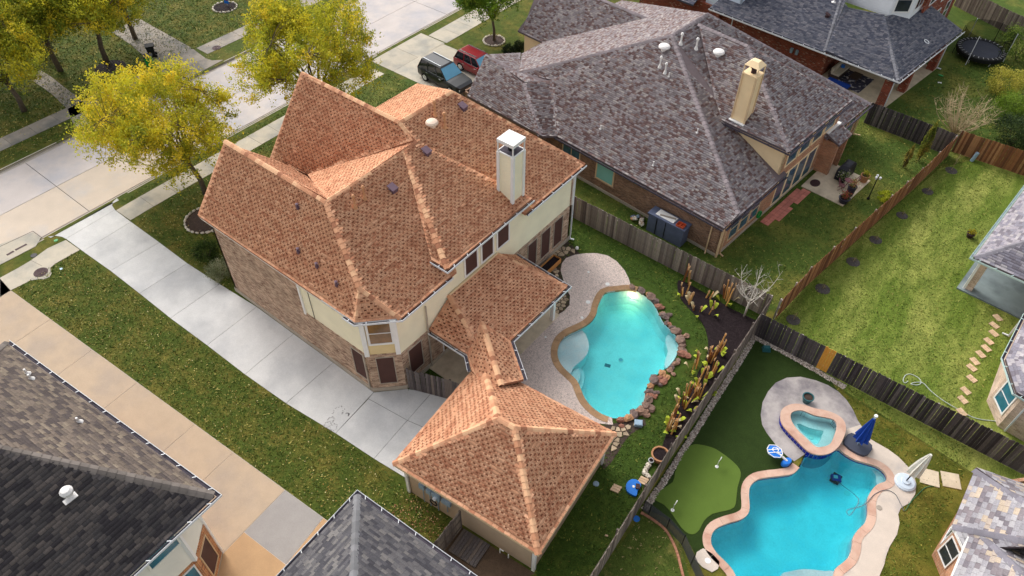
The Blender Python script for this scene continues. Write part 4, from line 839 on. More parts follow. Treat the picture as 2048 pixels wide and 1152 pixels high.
# little hip over the patio door alcove
pw_ = [a(1.2,12.6,2.75),a(1.2,14.5,2.75),a(.05,14.5,3.2),a(.05,12.6,3.2)]; po = roof(gh, [pw_], GREY, 37, name='door_hood'); MB().prism([p[:2] for p in (QF(0,12.7),QF(1.1,12.7),QF(1.1,12.95),QF(0,12.95))],0,2.68).prism([p[:2] for p in (QF(0,14.2),QF(1.1,14.2),QF(1.1,14.4),QF(0,14.4))],0,2.68).build('pier','brick_orange',gh)
MB().bar(QF(.1,12.6,3.22),QF(.1,14.5,3.22),.25,.05).build('flashing','white_paint',gh)
# chimney
cx, cy, _ = QF(-3.75,6.75); cs = R_(-5.58)
cm = MB().box(cx,cy,4.6,.95,.8,4.1,cs).build('chimney','trim_cream',gh)
t = MB()
for du in (-.475,.475):
    for dv in (-.4,.4): q = QF(-3.75+du,6.75+dv); t.box(q[0],q[1],4.8,.1,.1,3.9,cs)
t.build('corner_board','trim_tan',cm)
t = MB().box(cx,cy,8.7,1.05,.9,.06,cs); P = [QF(-3.75+du,6.75+dv,9.3) for du,dv in ((-.52,-.46),(.52,-.46),(.52,.46),(-.52,.46))]; Q = [QF(-3.75+du*.45,6.75+dv*.45,9.6) for du,dv in ((-.52,-.46),(.52,-.46),(.52,.46),(-.52,.46))]
t._add(P+Q,[(0,1,5,4),(1,2,6,5),(2,3,7,6),(3,0,4,7),(4,5,6,7),(3,2,1,0)])
for du,dv in ((-.48,-.41),(.48,-.41),(.48,.41),(-.48,.41)): q = QF(-3.75+du,6.75+dv); t.box(q[0],q[1],8.75,.05,.05,.56,cs)
t.build('chimney_cap','trim_cream',cm); MB().lathe(cx,cy,[(.17,8.75),(.17,9.05),(.22,9.06),(.22,9.1)],12).build('flue','iron',cm)
MB().bar(QF(-4.3,6.28,5.38),QF(-3.2,6.28,5.36),.3,.06).build('flashing','white_metal',gh)
# roof vents
mat('vent_white', C(232,228,224), rough=.45, var=.08, scale=5)
Lp = GP_[0]
def V_(p): return (p[0],p[1])
for (px, poly, h, r) in ((QF(-10.15,6.2),Lp,.75,.055),(QF(-9.55,6.0),Lp,.7,.055)): pipe_vent(px[0],px[1],poly,h,r,'vent_white',par=gh)
for q in (QF(-9.15,5.9),QF(-5.0,3.6),QF(-10.9,1.2),QF(-6.1,.75)): 
    z = rz_at(Lp,q[0],q[1]); MB().lathe(q[0],q[1],[(.09,z),(.04,z+.1),(.04,z+.32),(.01,z+.33)],8).build('vent_pipe','vent_white',gh)
for q, poly in ((QF(-10.1,8.3),GP_[1]),(QF(-9.3,9.1),GP_[1])): pipe_vent(q[0],q[1],poly,.75,.06,'vent_white',par=gh)
for q, poly in ((QF(-10.75,7.35),Lp),(QF(-7.8,9.6),GP_[6])):
    z = rz_at(poly,q[0],q[1]); MB().lathe(q[0],q[1],[(.2,z-.1),(.2,z+.14),(.4,z+.15),(.4,z+.22),(.33,z+.31),(.16,z+.37),(.01,z+.38)],20).build('turbine_vent','vent_white',gh)
# ---------------------------------------------------------------- red brick house at the top right
DARK = dict(e=.15, w=(.24,.38), pal=[C(104,104,112), C(90,92,102), C(116,114,120), C(78,80,92)], pw=[.3,.3,.2,.2], cj=.1, lift=.018, deck='deck_dark', mat='shingle', lip=.6)
mat('deck_dark', C(70,70,78), var=.15, scale=2)
brickmat('brick_red', C(150,70,48), C(112,48,36), C(150,120,104), mix3=C(206,176,152)); sidingmat('siding_white', C(236,238,240), .2); sidingmat('siding_blue', C(206,218,228), .2)
BF = frame((-7.79,58.05), -5.1)
bh = thing('red_brick_house', 'red brick house with dark shingle roof, white upper bay and covered porch', 'house', (*BF(-10,8)[:2],0))
b = lambda u,v,z=0.: BF(u,v,z)
wall(bh,'brick_wall', b(-19,1.55), b(-6.3,1.45), 0, 2.9, 'brick_red'); wall(bh,'brick_wall', b(-6.3,1.45), b(-6.3,7.2), 0, 2.9, 'brick_red'); wall(bh,'brick_wall', b(-6.3,7.2), b(-2.6,7.2), 0, 2.9, 'brick_red') 
wall(bh,'brick_wall', b(-2.6,9.6), b(-2.6,19), 0, 6.2, 'brick_red'); wall(bh,'brick_wall', b(-2.6,7.2), b(-2.6,9.8), 0, 2.9, 'brick_red')
wall(bh,'brick_wall', b(-25,1.1), b(-16.5,1.1), 0, 2.6, 'brick_red', t=.4); wall(bh,'brick_wall', b(-2.6,19), b(-25,19), 0, 6, 'brick_red'); wall(bh,'brick_wall', b(-25,19), b(-25,1.1), 0, 5, 'brick_red')
ev=2.95; B1=b(0,0,ev); B2=b(.5,11.4,ev); apx=b(-4.35,5.6,4.55)
bp = [[b(-11.9,0,ev),B1,apx,b(-8.2,6.4,5.2)], [B1,B2,b(-2.2,11.4,4.05),apx], [b(-11.4,0,ev),b(-6.1,0,ev),b(-8.1,7,5.8)] , [b(-18.3,1.2,2.9),b(-11.6,.15,2.9),b(-6.6,.05,2.95),b(-9.3,9.3,6.6),b(-18.3,9.3,6.6)]]
bp = [[b(-6.1,0,ev),B1,apx,b(-7.4,4.6,4.9)], [B1,B2,b(-2.7,11.3,4.1),apx], [b(-17.0,0.0,2.95),b(-6.1,0.0,2.95),b(-7.4,4.6,4.95),b(-9.6,9.6,7.2),b(-15.2,9.6,7.2)], [b(-6.1,0,2.98),b(-6.0,4.6,4.1),b(-7.4,4.7,4.95)], [B2,b(-2.6,13.4,ev),b(-2.7,11.3,4.1)],
      [b(-26,-.1,2.7),b(-18.6,-.1,2.7),b(-18.9,4.2,4.6),b(-26,4.2,4.6)]]
br_ = roof(bh, bp, DARK, 41); caps(br_, [(B1,apx),(b(-6.1,0,3.0),b(-9.6,9.6,7.22)),(B2,b(-2.7,11.3,4.12))], ['cap_grey'], step=.32, w=.16, drop=.09, joined=('cap_grey', C(104,104,110)), seed=6)
MB().prism([p[:2] for p in (b(-6,.1),b(-.1,.1),b(.3,11.3),b(-2.6,11.3),b(-2.6,7.2),b(-6,7.2))],2.72,2.75).build('porch_ceiling','white_paint',bh)
wall(bh,'siding_wall', b(-18.2,1.3), b(-14.8,1.3), 2.6, 6.5, 'siding_blue'); wall(bh,'siding_wall', b(-14.8,1.3), b(-14.8,9), 2.8, 6.5, 'siding_blue')
wall(bh,'siding_wall', b(-8.6,6.4), b(-4.3,6.4), 4.3, 7.4, 'siding_white'); wall(bh,'siding_wall', b(-4.3,6.4), b(-2.95,7.7), 4.0, 7.4, 'siding_white'); wall(bh,'siding_wall', b(-2.95,7.7), b(-2.95,10), 4.0, 7.4, 'siding_white')
MB().prism([p[:2] for p in (b(-8.6,6.5),b(-4.3,6.5),b(-2.95,7.8),b(-2.95,10.2),b(-9,12))],6.9,7.0).build('upper_soffit','white_paint',bh)
uo = roof(bh, [[b(-9,6.1,7.05),b(-4.1,6.0,7.05),b(-6.2,9.5,8.6),b(-9,9.5,8.6)],[b(-4.1,6.0,7.05),b(-2.6,7.5,7.05),b(-2.6,10.2,7.05),b(-6.2,9.5,8.6)]], DARK, 43, name='upper_roof')
win(bh, b(-4.3,6.4), b(-2.95,7.7), .35, 1.5, 4.75, 6.75, 'white_paint', 'dark_glass', fw=.12, mz=1); win(bh, b(-2.95,7.7), b(-2.95,10), .3, 1.9, 4.75, 6.75, 'white_paint', 'dark_glass', fw=.12, mz=1, mx=1)
win(bh, b(-2.6,9.6), b(-2.6,19), 1.0, 3.2, 4.4, 5.9, 'white_paint', 'dark_glass', mx=1); win(bh, b(-2.6,9.6), b(-2.6,19), 4.4, 5.4, .8, 2.6, 'white_paint', 'dark_glass', mz=1); win(bh, b(-2.6,9.6), b(-2.6,19), 4.4, 5.4, 3.6, 5.6, 'white_paint', 'dark_glass', mz=1); win(bh, b(-2.6,9.6), b(-2.6,19), 7.0, 8.0, .8, 2.6, 'white_paint', 'dark_glass', mz=1)
for p in ((-.75,.75),(-.45,4.2),(-.1,9.3)): MB().box(*b(*p)[:2],0,.62,.62,2.75,R_(-5.1)).build('porch_column','brick_red',bh)
gutter(bh, [b(-17,-.05),b(.05,-.05),b(.58,11.45)], 2.95)
downspout(bh, *b(-15.2,1.2)[:2], .3, 2.7); downspout(bh, *b(.25,9.75)[:2], .05, 2.7, kick=(.35,0)); downspout(bh, *b(-.35,.55)[:2], .05, 2.7)
for q in ((-9.7,6.6),(-8.25,4.4)): x,y,_ = b(*q); z = rz_at(bp[2],x,y); MB().lathe(x,y,[(.2,z),(.06,z+.12),(.06,z+.4),(.1,z+.42),(.01,z+.45)],10).build('vent_pipe','vent_white',bh)
x,y,_ = b(-7.9,3.0); box_vent(x,y,bp[2],'iron',.36,par=bh)
for q in ((-9.35,1.4),(-8.85,1.4)): MB().box(*b(*q)[:2],1.1,.22,.14,.42,R_(-5)).build('meter_box','meter_grey',bh)
struct(MB().prism([p[:2] for p in (b(-6.3,.35),b(-.35,.35),b(.25,9.75),b(-2.6,9.75),b(-2.6,7.2),b(-6.3,7.2))],-.02,.05).build('porch_floor','patio_con'))
dd = MB().lathe(*b(-1.1,5.3)[:2],[(.0,3.16),(.2,3.16),(.2,3.2),(.0,3.2)],14)
x,y,_ = b(-.72,6.6); zz = rz_at(bp[1],x,y)+.05; fr_ = MB(); fr_.tube([(x+.2*math.cos(t),y+.2*math.sin(t),zz-.08*math.cos(t)) for t in [i*math.pi/8 for i in range(17)]],.035,6); tag(fr_.build('frisbee_ring','pool_blue' if 'pool_blue' in MT else 'white_metal'),'blue and white toy ring lying on the dark roof','toy')

# ---------------------------------------------------------------- dark roofed house, bottom left
LBS = dict(e=.16, w=(.24,.4), pal=[C(124,112,102), C(108,98,92), C(92,84,82), C(138,126,112)], pw=[.3,.3,.25,.15], cj=.1, lift=.02, deck='deck_dark', mat='shingle', lip=.55)
mat('cap_dark', C(96,90,88), attr=True, var=.15, scale=2)
brickmat('brick_rust', C(196,128,74), C(150,86,48), C(214,196,170), mix3=C(120,64,40)); sidingmat('siding_ivory', C(238,234,220), .2)
mat('teal_dark', C(38,110,132), rough=.15, var=.25, scale=1.5, spec=.7)
lb = thing('dark_roof_house', 'two-storey house with weathered brown black shingle hip roof beside tan driveway', 'house', (-24,-2,0))
c0=(-17.79,3.92,6.0); e0=(-31.83,2.62,6.0); Rr=(-24.68,-1.34,10.0); Rf=(-26.2,-1.5,10.0)
lr = roof(lb, [[c0,e0,Rf,Rr],[e0,(-31,-9,6.0),(-26,-9,10.),Rf]], LBS, 51)
LBD = dict(LBS, pal=[C(88,82,80), C(76,72,72), C(64,60,62), C(100,92,88)]); lr_ = roof(lb, [[c0,Rr,(-24.0,-9,10.0),(-17.1,-9,6.0)]], LBD, 52, name='darker_roof')  # this slope gets a darker shingle palette than the other two
lr_['label'] = 'roof slope with darker shingles'
caps(lr, [(c0,Rr),(e0,Rf),(Rr,Rf)], ['cap_dark'], step=.33, w=.2, drop=.11, joined=('cap_dark',C(112,104,98)), seed=5)
lp = [(-31.3,2.15),(-31,-9),(-17.2,-9),(-17.95,2.1),(-19.02,3.28)]
for A_, B_ in ((lp[2],lp[3]),(lp[3],lp[4]),(lp[4],lp[0])):
    wall(lb,'brick_wall',A_,B_,.15,3.0,'brick_rust')
    d_ = Vector((B_[0]-A_[0],B_[1]-A_[1])).normalized(); n_ = Vector((d_.y,-d_.x))*-.03
    wall(lb,'siding_wall',(A_[0]+n_.x,A_[1]+n_.y),(B_[0]+n_.x,B_[1]+n_.y),3.0,5.85,'siding_ivory')
MB().prism([(-31.3,2.15),(-31,-9),(-17.2,-9),(-17.95,2.1),(-19.02,3.28)],0,.15).build('foundation','slab_base',lb)
MB().prism([(-31.6,2.5),(-31.5,-9),(-17.3,-9),(-17.9,3.8)],5.76,5.8).build('soffit','white_paint',lb)
Wl = Vector((lp[2][0]-lp[3][0],lp[2][1]-lp[3][1])).length
win(lb, lp[2], lp[3], Wl-1.38, Wl-.12, 4.8, 5.6, 'siding_ivory', 'teal_dark', fw=.08); win(lb, lp[2], lp[3], Wl-1.15, Wl-.2, .7, 2.75, 'white_paint', 'teal_dark', fw=.06, mz=1)
win(lb, lp[3], lp[4], .3, 1.2, .6, 2.6, 'trim_tan', 'screen', fw=.05)
MB().box(lp[4][0],lp[4][1],.1,.1,.1,5.7,R_(45)).build('corner_board','white_paint',lb); MB().box(lp[3][0],lp[3][1],3.,.16,.16,2.8,R_(45)).build('corner_board','white_paint',lb)
gutter(lb, [(-17.08,-9),(-17.74,3.97),(-31.85,2.67)], 5.95)
Lr2 = [c0,Rr,(-24.0,-9,10.0),(-17.1,-9,6.0)]
x,y = -20.75,.35; z = rz_at(Lr2,x,y); MB().lathe(x,y,[(.13,z-.05),(.13,z+.14),(.22,z+.2),(.24,z+.34),(.16,z+.44),(.02,z+.47)],12).box(x,y-.05,z-.02,.5,.5,.03).build('turbine_vent','vent_white',lb)
Lr1 = [c0,e0,Rf,Rr]
for x,y in ((-28.7,2.3),(-28.2,2.25),(-24.3,2.35)): z = rz_at(Lr1,x,y); MB().lathe(x,y,[(.16,z-.03),(.05,z+.1),(.05,z+.3),(.01,z+.31)],10).build('vent_pipe','vent_white',lb)
# ---------------------------------------------------------------- its garage, bottom centre
BGS = dict(e=.16, w=(.24,.38), pal=[C(98,96,98), C(84,83,87), C(72,71,76), C(114,111,110)], pw=[.3,.3,.22,.18], cj=.1, lift=.02, deck='deck_dark', mat='shingle', lip=.55)
bg_ = thing('neighbour_garage', 'low garage with dark slate grey hip roof and white gutters', 'garage', (-10.6,4.5,0))
k0=(-14.98,8.33,2.8); k1=(-6.5,8.82,2.8); k2=(-6.1,.3,2.8); k3=(-14.58,-.2,2.8); ka=(-10.55,4.3,5.1)
kr = roof(bg_, [[k0,ka,k1],[k0,k3,ka],[k1,ka,k2],[k2,ka,k3]], BGS, 61); caps(kr, [(k0,ka),(k1,ka),(k3,ka)], ['cap_dark'], step=.33, w=.18, drop=.1, joined=('cap_dark',C(118,118,120)), seed=5)
kp = [(-14.6,.2),(-6.5,.7),(-6.9,8.4),(-14.6,7.95)]
for i in range(4): wall(bg_,'wall',kp[i],kp[(i+1)%4],0,2.72,'siding_ivory')
gutter(bg_, [(-6.4,8.87),(-15.02,8.38),(-14.6,-.2)], 2.76)
# ---------------------------------------------------------------- house at the right edge
RHS = dict(e=.17, w=(.22,.4), pal=[C(158,152,158), C(136,132,142), C(120,114,122), C(172,166,168)], pw=[.3,.3,.2,.2], cj=.08, lift=.02, deck='deck_grey', mat='shingle', lip=.55)
brickmat('brick_pale', C(214,188,168), C(188,160,140), C(222,212,200), mix3=C(170,136,118)); mat('gutter_teal', C(190,212,208), rough=.4, var=.08)
rh = thing('pale_brick_house', 'pale brick house with grey roof, covered patio and angled bay at right edge', 'house', (9,40,0))
rc0=(2.22,41.5,2.8)
rr_ = roof(rh, [[rc0,(6.7,46,5.1),(7.6,56,5.1),(3.55,56,2.8)],[rc0,(14,41.0,2.8),(14,45.6,5.1),(6.7,46,5.1)]], RHS, 71); caps(rr_, [(rc0,(6.7,46,5.1))], ['cap_grey'], step=.33, w=.18, drop=.1, joined=('cap_grey',C(132,128,134)), seed=5)
bayr = roof(rh, [[(5.65,34.6,2.8),(9,35.2,4.5),(9,38.6,4.5),(5.8,38.6,2.8)],[(5.65,34.6,2.8),(6.64,32.67,2.8),(9,35.2,4.5)],[(6.64,32.67,2.8),(13,32.0,2.8),(13,35,4.5),(9,35.2,4.5)]], RHS, 72, name='bay_roof')
gutter(rh, [(3.5,56),(2.18,41.45),(14,40.95)], 2.8, white='gutter_teal', inside='gutter_teal'); gutter(rh, [(5.75,38.6),(5.6,34.58),(6.6,32.62),(7.2,32.55),(13,31.9)], 2.8, white='gutter_teal', inside='gutter_dark')
for A_, B_ in (((6.25,46),(6.2,41.6)),((6.15,41.6),(5.98,38.5)),((5.98,38.5),(6.1,34.06)),((6.1,34.06),(7.0,32.72)),((7.0,32.72),(14,32.0))): wall(rh,'brick_wall',A_,B_,0,2.75,'brick_pale')
win(rh,(6.1,34.06),(7.0,32.72),.3,1.3,.75,2.2,'white_paint','teal_dark',fw=.08,mz=1,label='teal paned bay window')
MB().prism([(2.5,41.7),(6.2,41.6),(6.2,46),(2.9,46)],2.66,2.7).build('porch_ceiling','white_paint',rh)
MB().box(2.95,42.15,.1,.42,.42,2.6,R_(-5)).build('porch_pier','brick_pale',rh); MB().box(2.7,41.95,.1,.14,.14,2.62).build('post','white_paint',rh); MB().bar((2.5,41.85,2.6),(6.2,41.6,2.6),.2,.24).build('beam','white_paint',rh)
downspout(rh, 5.85, 39.6, .05, 2.7, kick=(-.35,0)); downspout(rh, 7.35, 32.6, .05, 2.7)
MB().box(8.3,32.45,1.1,.5,.2,.36,R_(-6)).build('utility_box','white_metal',rh); MB().tube(smooth_path([(8.1,32.4,1.2),(8.2,32.3,.8),(8.6,32.25,.75),(8.8,32.3,1.1),(8.6,32.35,1.4)]),.025,6).build('cable','black',rh)
struct(MB().prism([(2.34,41.72),(6.1,41.5),(6.2,46.2),(2.7,46.2)],-.02,.1).build('covered_patio_slab','patio_blue'))
# ---------------------------------------------------------------- house at the bottom right corner
BRS = dict(e=.2, w=(.24,.4), pal=[C(150,147,152), C(166,163,166), C(132,124,128), C(184,168,150), C(116,110,116), C(174,160,148)], pw=[.25,.22,.2,.12,.12,.09], cj=.08, lift=.028, deck='deck_grey', mat='shingle', lip=.5)
brh = thing('mottled_roof_house', 'brick house with multicoloured grey and tan shingles at bottom right corner', 'house', (9,23,0))
t0=(6.21,26.85,2.8); hp=(10.0,24.0,5.4); vb=(6.2,23.4,2.8); wt=(6.86,23.7,3.1); wr2=(9.7,20.9,5.0)
br2 = roof(brh, [[t0,(14,28.9,2.8),(14,24.4,5.4),hp],[t0,hp,(9.2,23.4,4.9),vb],[vb,(9.2,23.4,4.9),(6.9,22.6,2.85)],[wt,(14,24.6,3.1),(14,21.2,5.0),wr2],[wt,wr2,(9.4,15,5.0),(6.7,15,3.1)]], BRS, 81)
caps(br2, [(t0,hp),(vb,(9.2,23.4,4.9)),(wt,wr2)], ['cap_grey'], step=.4, w=.22, drop=.11, joined=('cap_grey',C(126,122,130)), seed=7)
for A_, B_ in (((8.5,28.3),(6.75,26.4)),((6.75,26.4),(6.45,23.44)),((6.45,23.44),(7.05,22.68)),((7.05,22.68),(7.2,15))): wall(brh,'brick_wall',A_,B_,0,2.75,'brick_orange')
win(brh,(6.45,23.44),(7.05,22.68),.12,.84,.7,2.1,'white_paint','dark_glass',fw=.06,mz=1); win(brh,(6.75,26.4),(6.45,23.44),1.7,2.8,.9,2.4,'white_paint','dark_glass',fw=.06,mx=1)
MB().bar((6.2,23.4,2.72),(6.9,22.55,2.75),.04,.14).bar((6.84,23.7,3.0),(6.68,15,3.0),.05,.16).build('fascia','white_paint',brh)

# ---------------------------------------------------------------- fences
for n, c in (('fw_a',(134,122,112)),('fw_b',(118,106,98)),('fw_c',(152,140,128)),('fw_d',(100,88,82))): mat(n, C(*c), var=.25, scale=3, fine=.25, fscale=14, objvar=.14, stretch=(6,6,.7), bump=.3, bscale=10)
for n, c in (('fd_a',(82,74,74)),('fd_b',(66,60,62)),('fd_c',(104,96,94)),('fd_d',(54,48,50))): mat(n, C(*c), var=.3, scale=3, fine=.35, fscale=14, objvar=.16, stretch=(6,6,.7), bump=.3, bscale=10)
for n, c in (('fb_a',(146,96,62)),('fb_b',(124,78,50)),('fb_c',(166,118,80)),('fb_d',(108,68,46))): mat(n, C(*c), var=.25, scale=3, fine=.25, fscale=14, objvar=.12, stretch=(6,6,.7), bump=.3, bscale=10)
mat('fence_new', C(214,150,62), var=.15, scale=3, fine=.15, stretch=(6,6,.7)); mat('fence_rail', C(168,158,150), var=.2, scale=3, objvar=.1); mat('fence_rail_dark', C(108,98,92), var=.2, scale=3, objvar=.1)
FW, FD, FB = ['fw_a','fw_b','fw_c','fw_d'], ['fd_a','fd_b','fd_c','fd_d'], ['fb_a','fb_b','fb_c','fb_d']
fence('weathered grey board fence between the tan and grey houses', [(-24.2,32.35),(-13.4,32.2),(-5.95,32.15)], FW, [3,3,2,1], side=-1, seed=1, kick='fence_rail', railside=-1, rail='fence_rail', rails=(.3,1.6))
fence('long grey back fence behind the banana stalks and garage', [(-5.9,32.05),(-5.5,20),(-5.0,12),(-4.3,3)], FW, [3,3,2,1], side=1, seed=2, rail='fence_rail_dark')
fence('brown stained leaning fence along the wide lawn', [(-5.35,32.3),(-5.04,35.9),(-3.88,43.6),(-2.9,50),(-2.2,55.4)], FB, [3,3,2,2], side=-1, seed=3, rail='fence_rail', jit=.05)
fence('dark weathered fence with exposed rails above the second pool', [(-5.75,30.47),(1.4,30.47),(14,30.6)], FD, [3,3,2,2], side=-1, seed=4, railside=-1, rail='fence_rail', rails=(.35,1.5), special=lambda s: 'fence_new' if 3.75 < s < 4.3 else None)
fence('dark fence between the grey and red brick houses', [(-8.6,55.75),(-2.25,55.5)], FD, [3,3,1,2], side=-1, seed=5, rails=(.4,1.4))
fence('reddish brown fence at the top right behind the green pipe', [(-2.1,56.2),(9,56.8)], FB, [2,3,1,2], side=-1, seed=6, rail='fence_rail_dark')
fence('grey fence behind the trampoline', [(-9,80.9),(-3.97,78.5),(6,75.5)], FW, [2,3,1,3], side=-1, seed=7)
fence('dark grey gate fence between house bay and garage', [(-18.75,15.22),(-16.5,16.1),(-14.9,16.55)], ['fd_c','fd_a','fw_b'], [3,2,2], h=1.75, side=-1, seed=8, name='gate_fence', rails=(.5,1.4), rail='fence_rail_dark')
fence('mossy grey side fence at the garage wall', [(-11.25,10.95),(-11.12,8.95)], FW, [1,2,1,3], h=1.8, side=-1, seed=9, railside=1, rail='fence_rail_dark')
MB().bar((-15.02,10.3,0),(-15.02,10.3,0.01),.01) if 0 else None
# ---------------------------------------------------------------- flagstone paving
def voronoi(poly, n, seed, gap=.03):
    rg = random.Random(seed); xs = [p[0] for p in poly]; ys = [p[1] for p in poly]; pts = []
    tries = 0
    while len(pts) < n and tries < 6000:
        tries += 1; p = (rg.uniform(min(xs),max(xs)), rg.uniform(min(ys),max(ys)))
        if inside(p, poly) and all((p[0]-q[0])**2+(p[1]-q[1])**2 > .05 for q in pts): pts.append(p)
    out = []
    for p in pts:
        c = [(p[0]-2,p[1]-2),(p[0]+2,p[1]-2),(p[0]+2,p[1]+2),(p[0]-2,p[1]+2)]
        for q in pts:
            if q == p or (p[0]-q[0])**2+(p[1]-q[1])**2 > 9: continue
            m = ((p[0]+q[0])/2,(p[1]+q[1])/2); d = (q[0]-p[0],q[1]-p[1]); L = math.hypot(*d); m = (m[0]-d[0]/L*gap, m[1]-d[1]/L*gap)
            res = []
            for i in range(len(c)):
                a, b = c[i-1], c[i]; sa = (a[0]-m[0])*d[0]+(a[1]-m[1])*d[1]; sb = (b[0]-m[0])*d[0]+(b[1]-m[1])*d[1]
                if sb <= 0:
                    if sa > 0: t = sa/(sa-sb); res.append((a[0]+(b[0]-a[0])*t, a[1]+(b[1]-a[1])*t))
                    res.append(b)
                elif sa <= 0: t = sa/(sa-sb); res.append((a[0]+(b[0]-a[0])*t, a[1]+(b[1]-a[1])*t))
            c = res
            if len(c) < 3: break
        if len(c) >= 3 and all(inside((p[0]+(v[0]-p[0])*.8, p[1]+(v[1]-p[1])*.8), poly) for v in c): out.append(c)
    return out
def flags(name, label, poly, n, seed, m='flagstone'):
    o = thing(name, label, 'paving', (*poly[0][:2],0)); del o['category']; struct(o)
    MB().prism(poly, -.05, .012).build('bedding','flag_joint',o); rg = random.Random(seed)
    for c in voronoi(poly, n, seed): MB().prism(c, -.02, .035+rg.uniform(0,.02)).build('flagstone', m, o)
flags('flagstone_bed', 'irregular flagstones below the back windows', [(-19.4,26.98),(-19.3,28.88),(-18.96,30.18),(-18.07,29.93),(-17.5,29.67),(-17.96,28.77),(-17.87,28.1),(-17.5,27.54),(-16.75,26.86),(-18.21,26.97)], 46, 3)
flags('flagstone_island', 'flagstone island beside the patio post', [(-16.54,25.32),(-16.48,26.65),(-15.91,26.31),(-15.46,25.62),(-15.46,24.95),(-15.64,24.2),(-15.97,24.24)], 26, 4)
flags('flagstone_corner', 'flagstones at the garage corner by the pool', [(-9.23,19.78),(-8.77,20.38),(-7.72,21.54),(-7.48,21.26),(-7.8,20.3),(-7.82,19.65),(-7.74,18.96),(-7.7,18.26),(-7.75,17.69),(-8,17.84),(-8.48,19.12)], 40, 5)
# ---------------------------------------------------------------- pebble deck round the first pool
DECK1 = smooth_loop([(-17.6,27.68),(-17.89,28.22),(-17.97,28.79),(-17.7,29.4),(-17.23,29.95),(-16.67,30.4),(-16,30.65),(-15.3,30.57),(-14.47,30.2),(-13.87,29.74),(-13.44,29.31),(-13.29,28.68)],2)[:-6]
dk1 = [(-17.6,27.68),(-17.89,28.22),(-17.97,28.79),(-17.7,29.4),(-17.23,29.95),(-16.67,30.4),(-16,30.65),(-15.3,30.57),(-14.47,30.2),(-13.87,29.74),(-13.44,29.31),(-13.35,29),(-13.84,28.5),(-14.38,27.8),(-14.17,26.79),(-13.84,26.03),(-13.76,25.26),(-13.96,24.51),(-14.22,23.87),(-14.31,23.19),(-14.11,22.53),(-13.69,21.95),(-13.13,21.6),(-12.5,21.44),(-11.89,21.28),(-11.4,20.93),(-10.91,20.59),(-10.28,20.37),(-9.62,20.34),(-9.11,20.51),(-8.83,20.18),(-9.4,19.81),(-9.97,19.26),(-12.05,19),(-14.41,18.99),(-15.69,20.16),(-15.75,20.89),(-15.73,22.55),(-15.64,24.2),(-15.46,24.98),(-15.46,25.62),(-15.91,26.31),(-16.48,26.65),(-16.83,26.97)]
struct(MB().prism(dk1, -.05, .03).build('pool_deck','aggregate'))
# ---------------------------------------------------------------- pool 1
mat('plaster', C(250,251,250), var=.09, scale=2.2, col2=C(222,234,238), c2scale=.55, c2lo=.45, c2hi=.6, fine=.06, fscale=12, rough=.7)
mat('coping', C(168,134,100), var=.2, scale=2.5, fine=.15, objvar=.12, bump=.2); mat('coping_pink', C(208,174,154), col2=C(192,148,128), c2scale=1.1, var=.08, scale=2, objvar=.08, fine=.06)
for n, c in (('rock_a',(150,118,100)),('rock_b',(130,106,94)),('rock_c',(184,138,100)),('rock_d',(154,106,88)),('rock_e',(118,100,94))): mat(n, C(*c), var=.3, scale=4, fine=.15, fscale=20, bump=.6, bscale=9)
mat('pool_blue', C(36,120,214), rough=.35, var=.1); mat('tile_navy', C(24,32,150), rough=.15, var=.35, scale=8, objvar=.35, spec=.6); mat('grout', C(176,178,190), var=.1)
mat('lamp_glow', (1.,.62,.28), emis=14.); mat('tealplate', C(30,116,130), rough=.5)
watermat('water_a', (.0,.98,.992), .7, .1); watermat('water_b', (.0,.945,.998), .95, .1)
def basin(parent, loop, depth, m, prof):
    b = MB(); rings = [[(p[0],p[1],z) for p in offset_loop(loop,-d)] for d, z in prof]; n = len(loop)
    for r in rings: b._add(r, [])
    for i in range(len(rings)-1): 
        for k in range(n): b.f.append((i*n+k, i*n+(k+1)%n, (i+1)*n+(k+1)%n, (i+1)*n+k)); b.c.append(None)
    last = rings[-1]; 
    for t in tessellate_polygon([[Vector((p[0],p[1],0)) for p in last]]): b.f.append(tuple((len(rings)-1)*n+i for i in t)); b.c.append(None)
    return b.build('basin', m, parent)
def coping(parent, loop, w, z0, z1, m, sel, ln=.6, name='coping_stone', ins=.03):
    o = offset_loop(loop, w); i_ = offset_loop(loop, -ins); n = len(loop); i = 0
    while i < n:
        j = i; L = 0
        while L < ln and j < i+6 and j < n: L += math.dist(loop[j%n], loop[(j+1)%n]); j += 1
        if sel(loop[i]):
            P = [o[k%n] for k in range(i,j+1)]+[i_[k%n] for k in range(j,i-1,-1)]; MB().prism(shrink(P,.004), z0, z1).build(name, m, parent)
        i = j
p1 = thing('swimming_pool', 'freeform turquoise pool edged with brown boulders and tan coping', 'pool', (-11.5,25.5,0))
basin(p1, POOL1, 1.4, 'plaster', [(0,.0),(.0,-.8),(.25,-1.08),(.6,-1.18)])
MB().prism(offset_loop(POOL1,.015), -1.7, -.1).build('water','water_a',p1)
edge_px = (-13.44,29.31); edge_px2 = (-8.86,20.32)
def rightside(p):          # boulder side of the pool
    a, b = edge_px, edge_px2; return (b[0]-a[0])*(p[1]-a[1])-(b[1]-a[1])*(p[0]-a[0]) > 0
coping(p1, POOL1, .36, -.1, .05, 'coping', lambda p: not rightside(p))
rkm = []
for k in range(6):
    b = MB().ball((0,0,0),.5,.42,.36,7,5,.32,k); rkm.append(b)
rg = random.Random(12); acc = 0; lp1 = offset_loop(POOL1,.2); n = len(lp1); nxt = 0
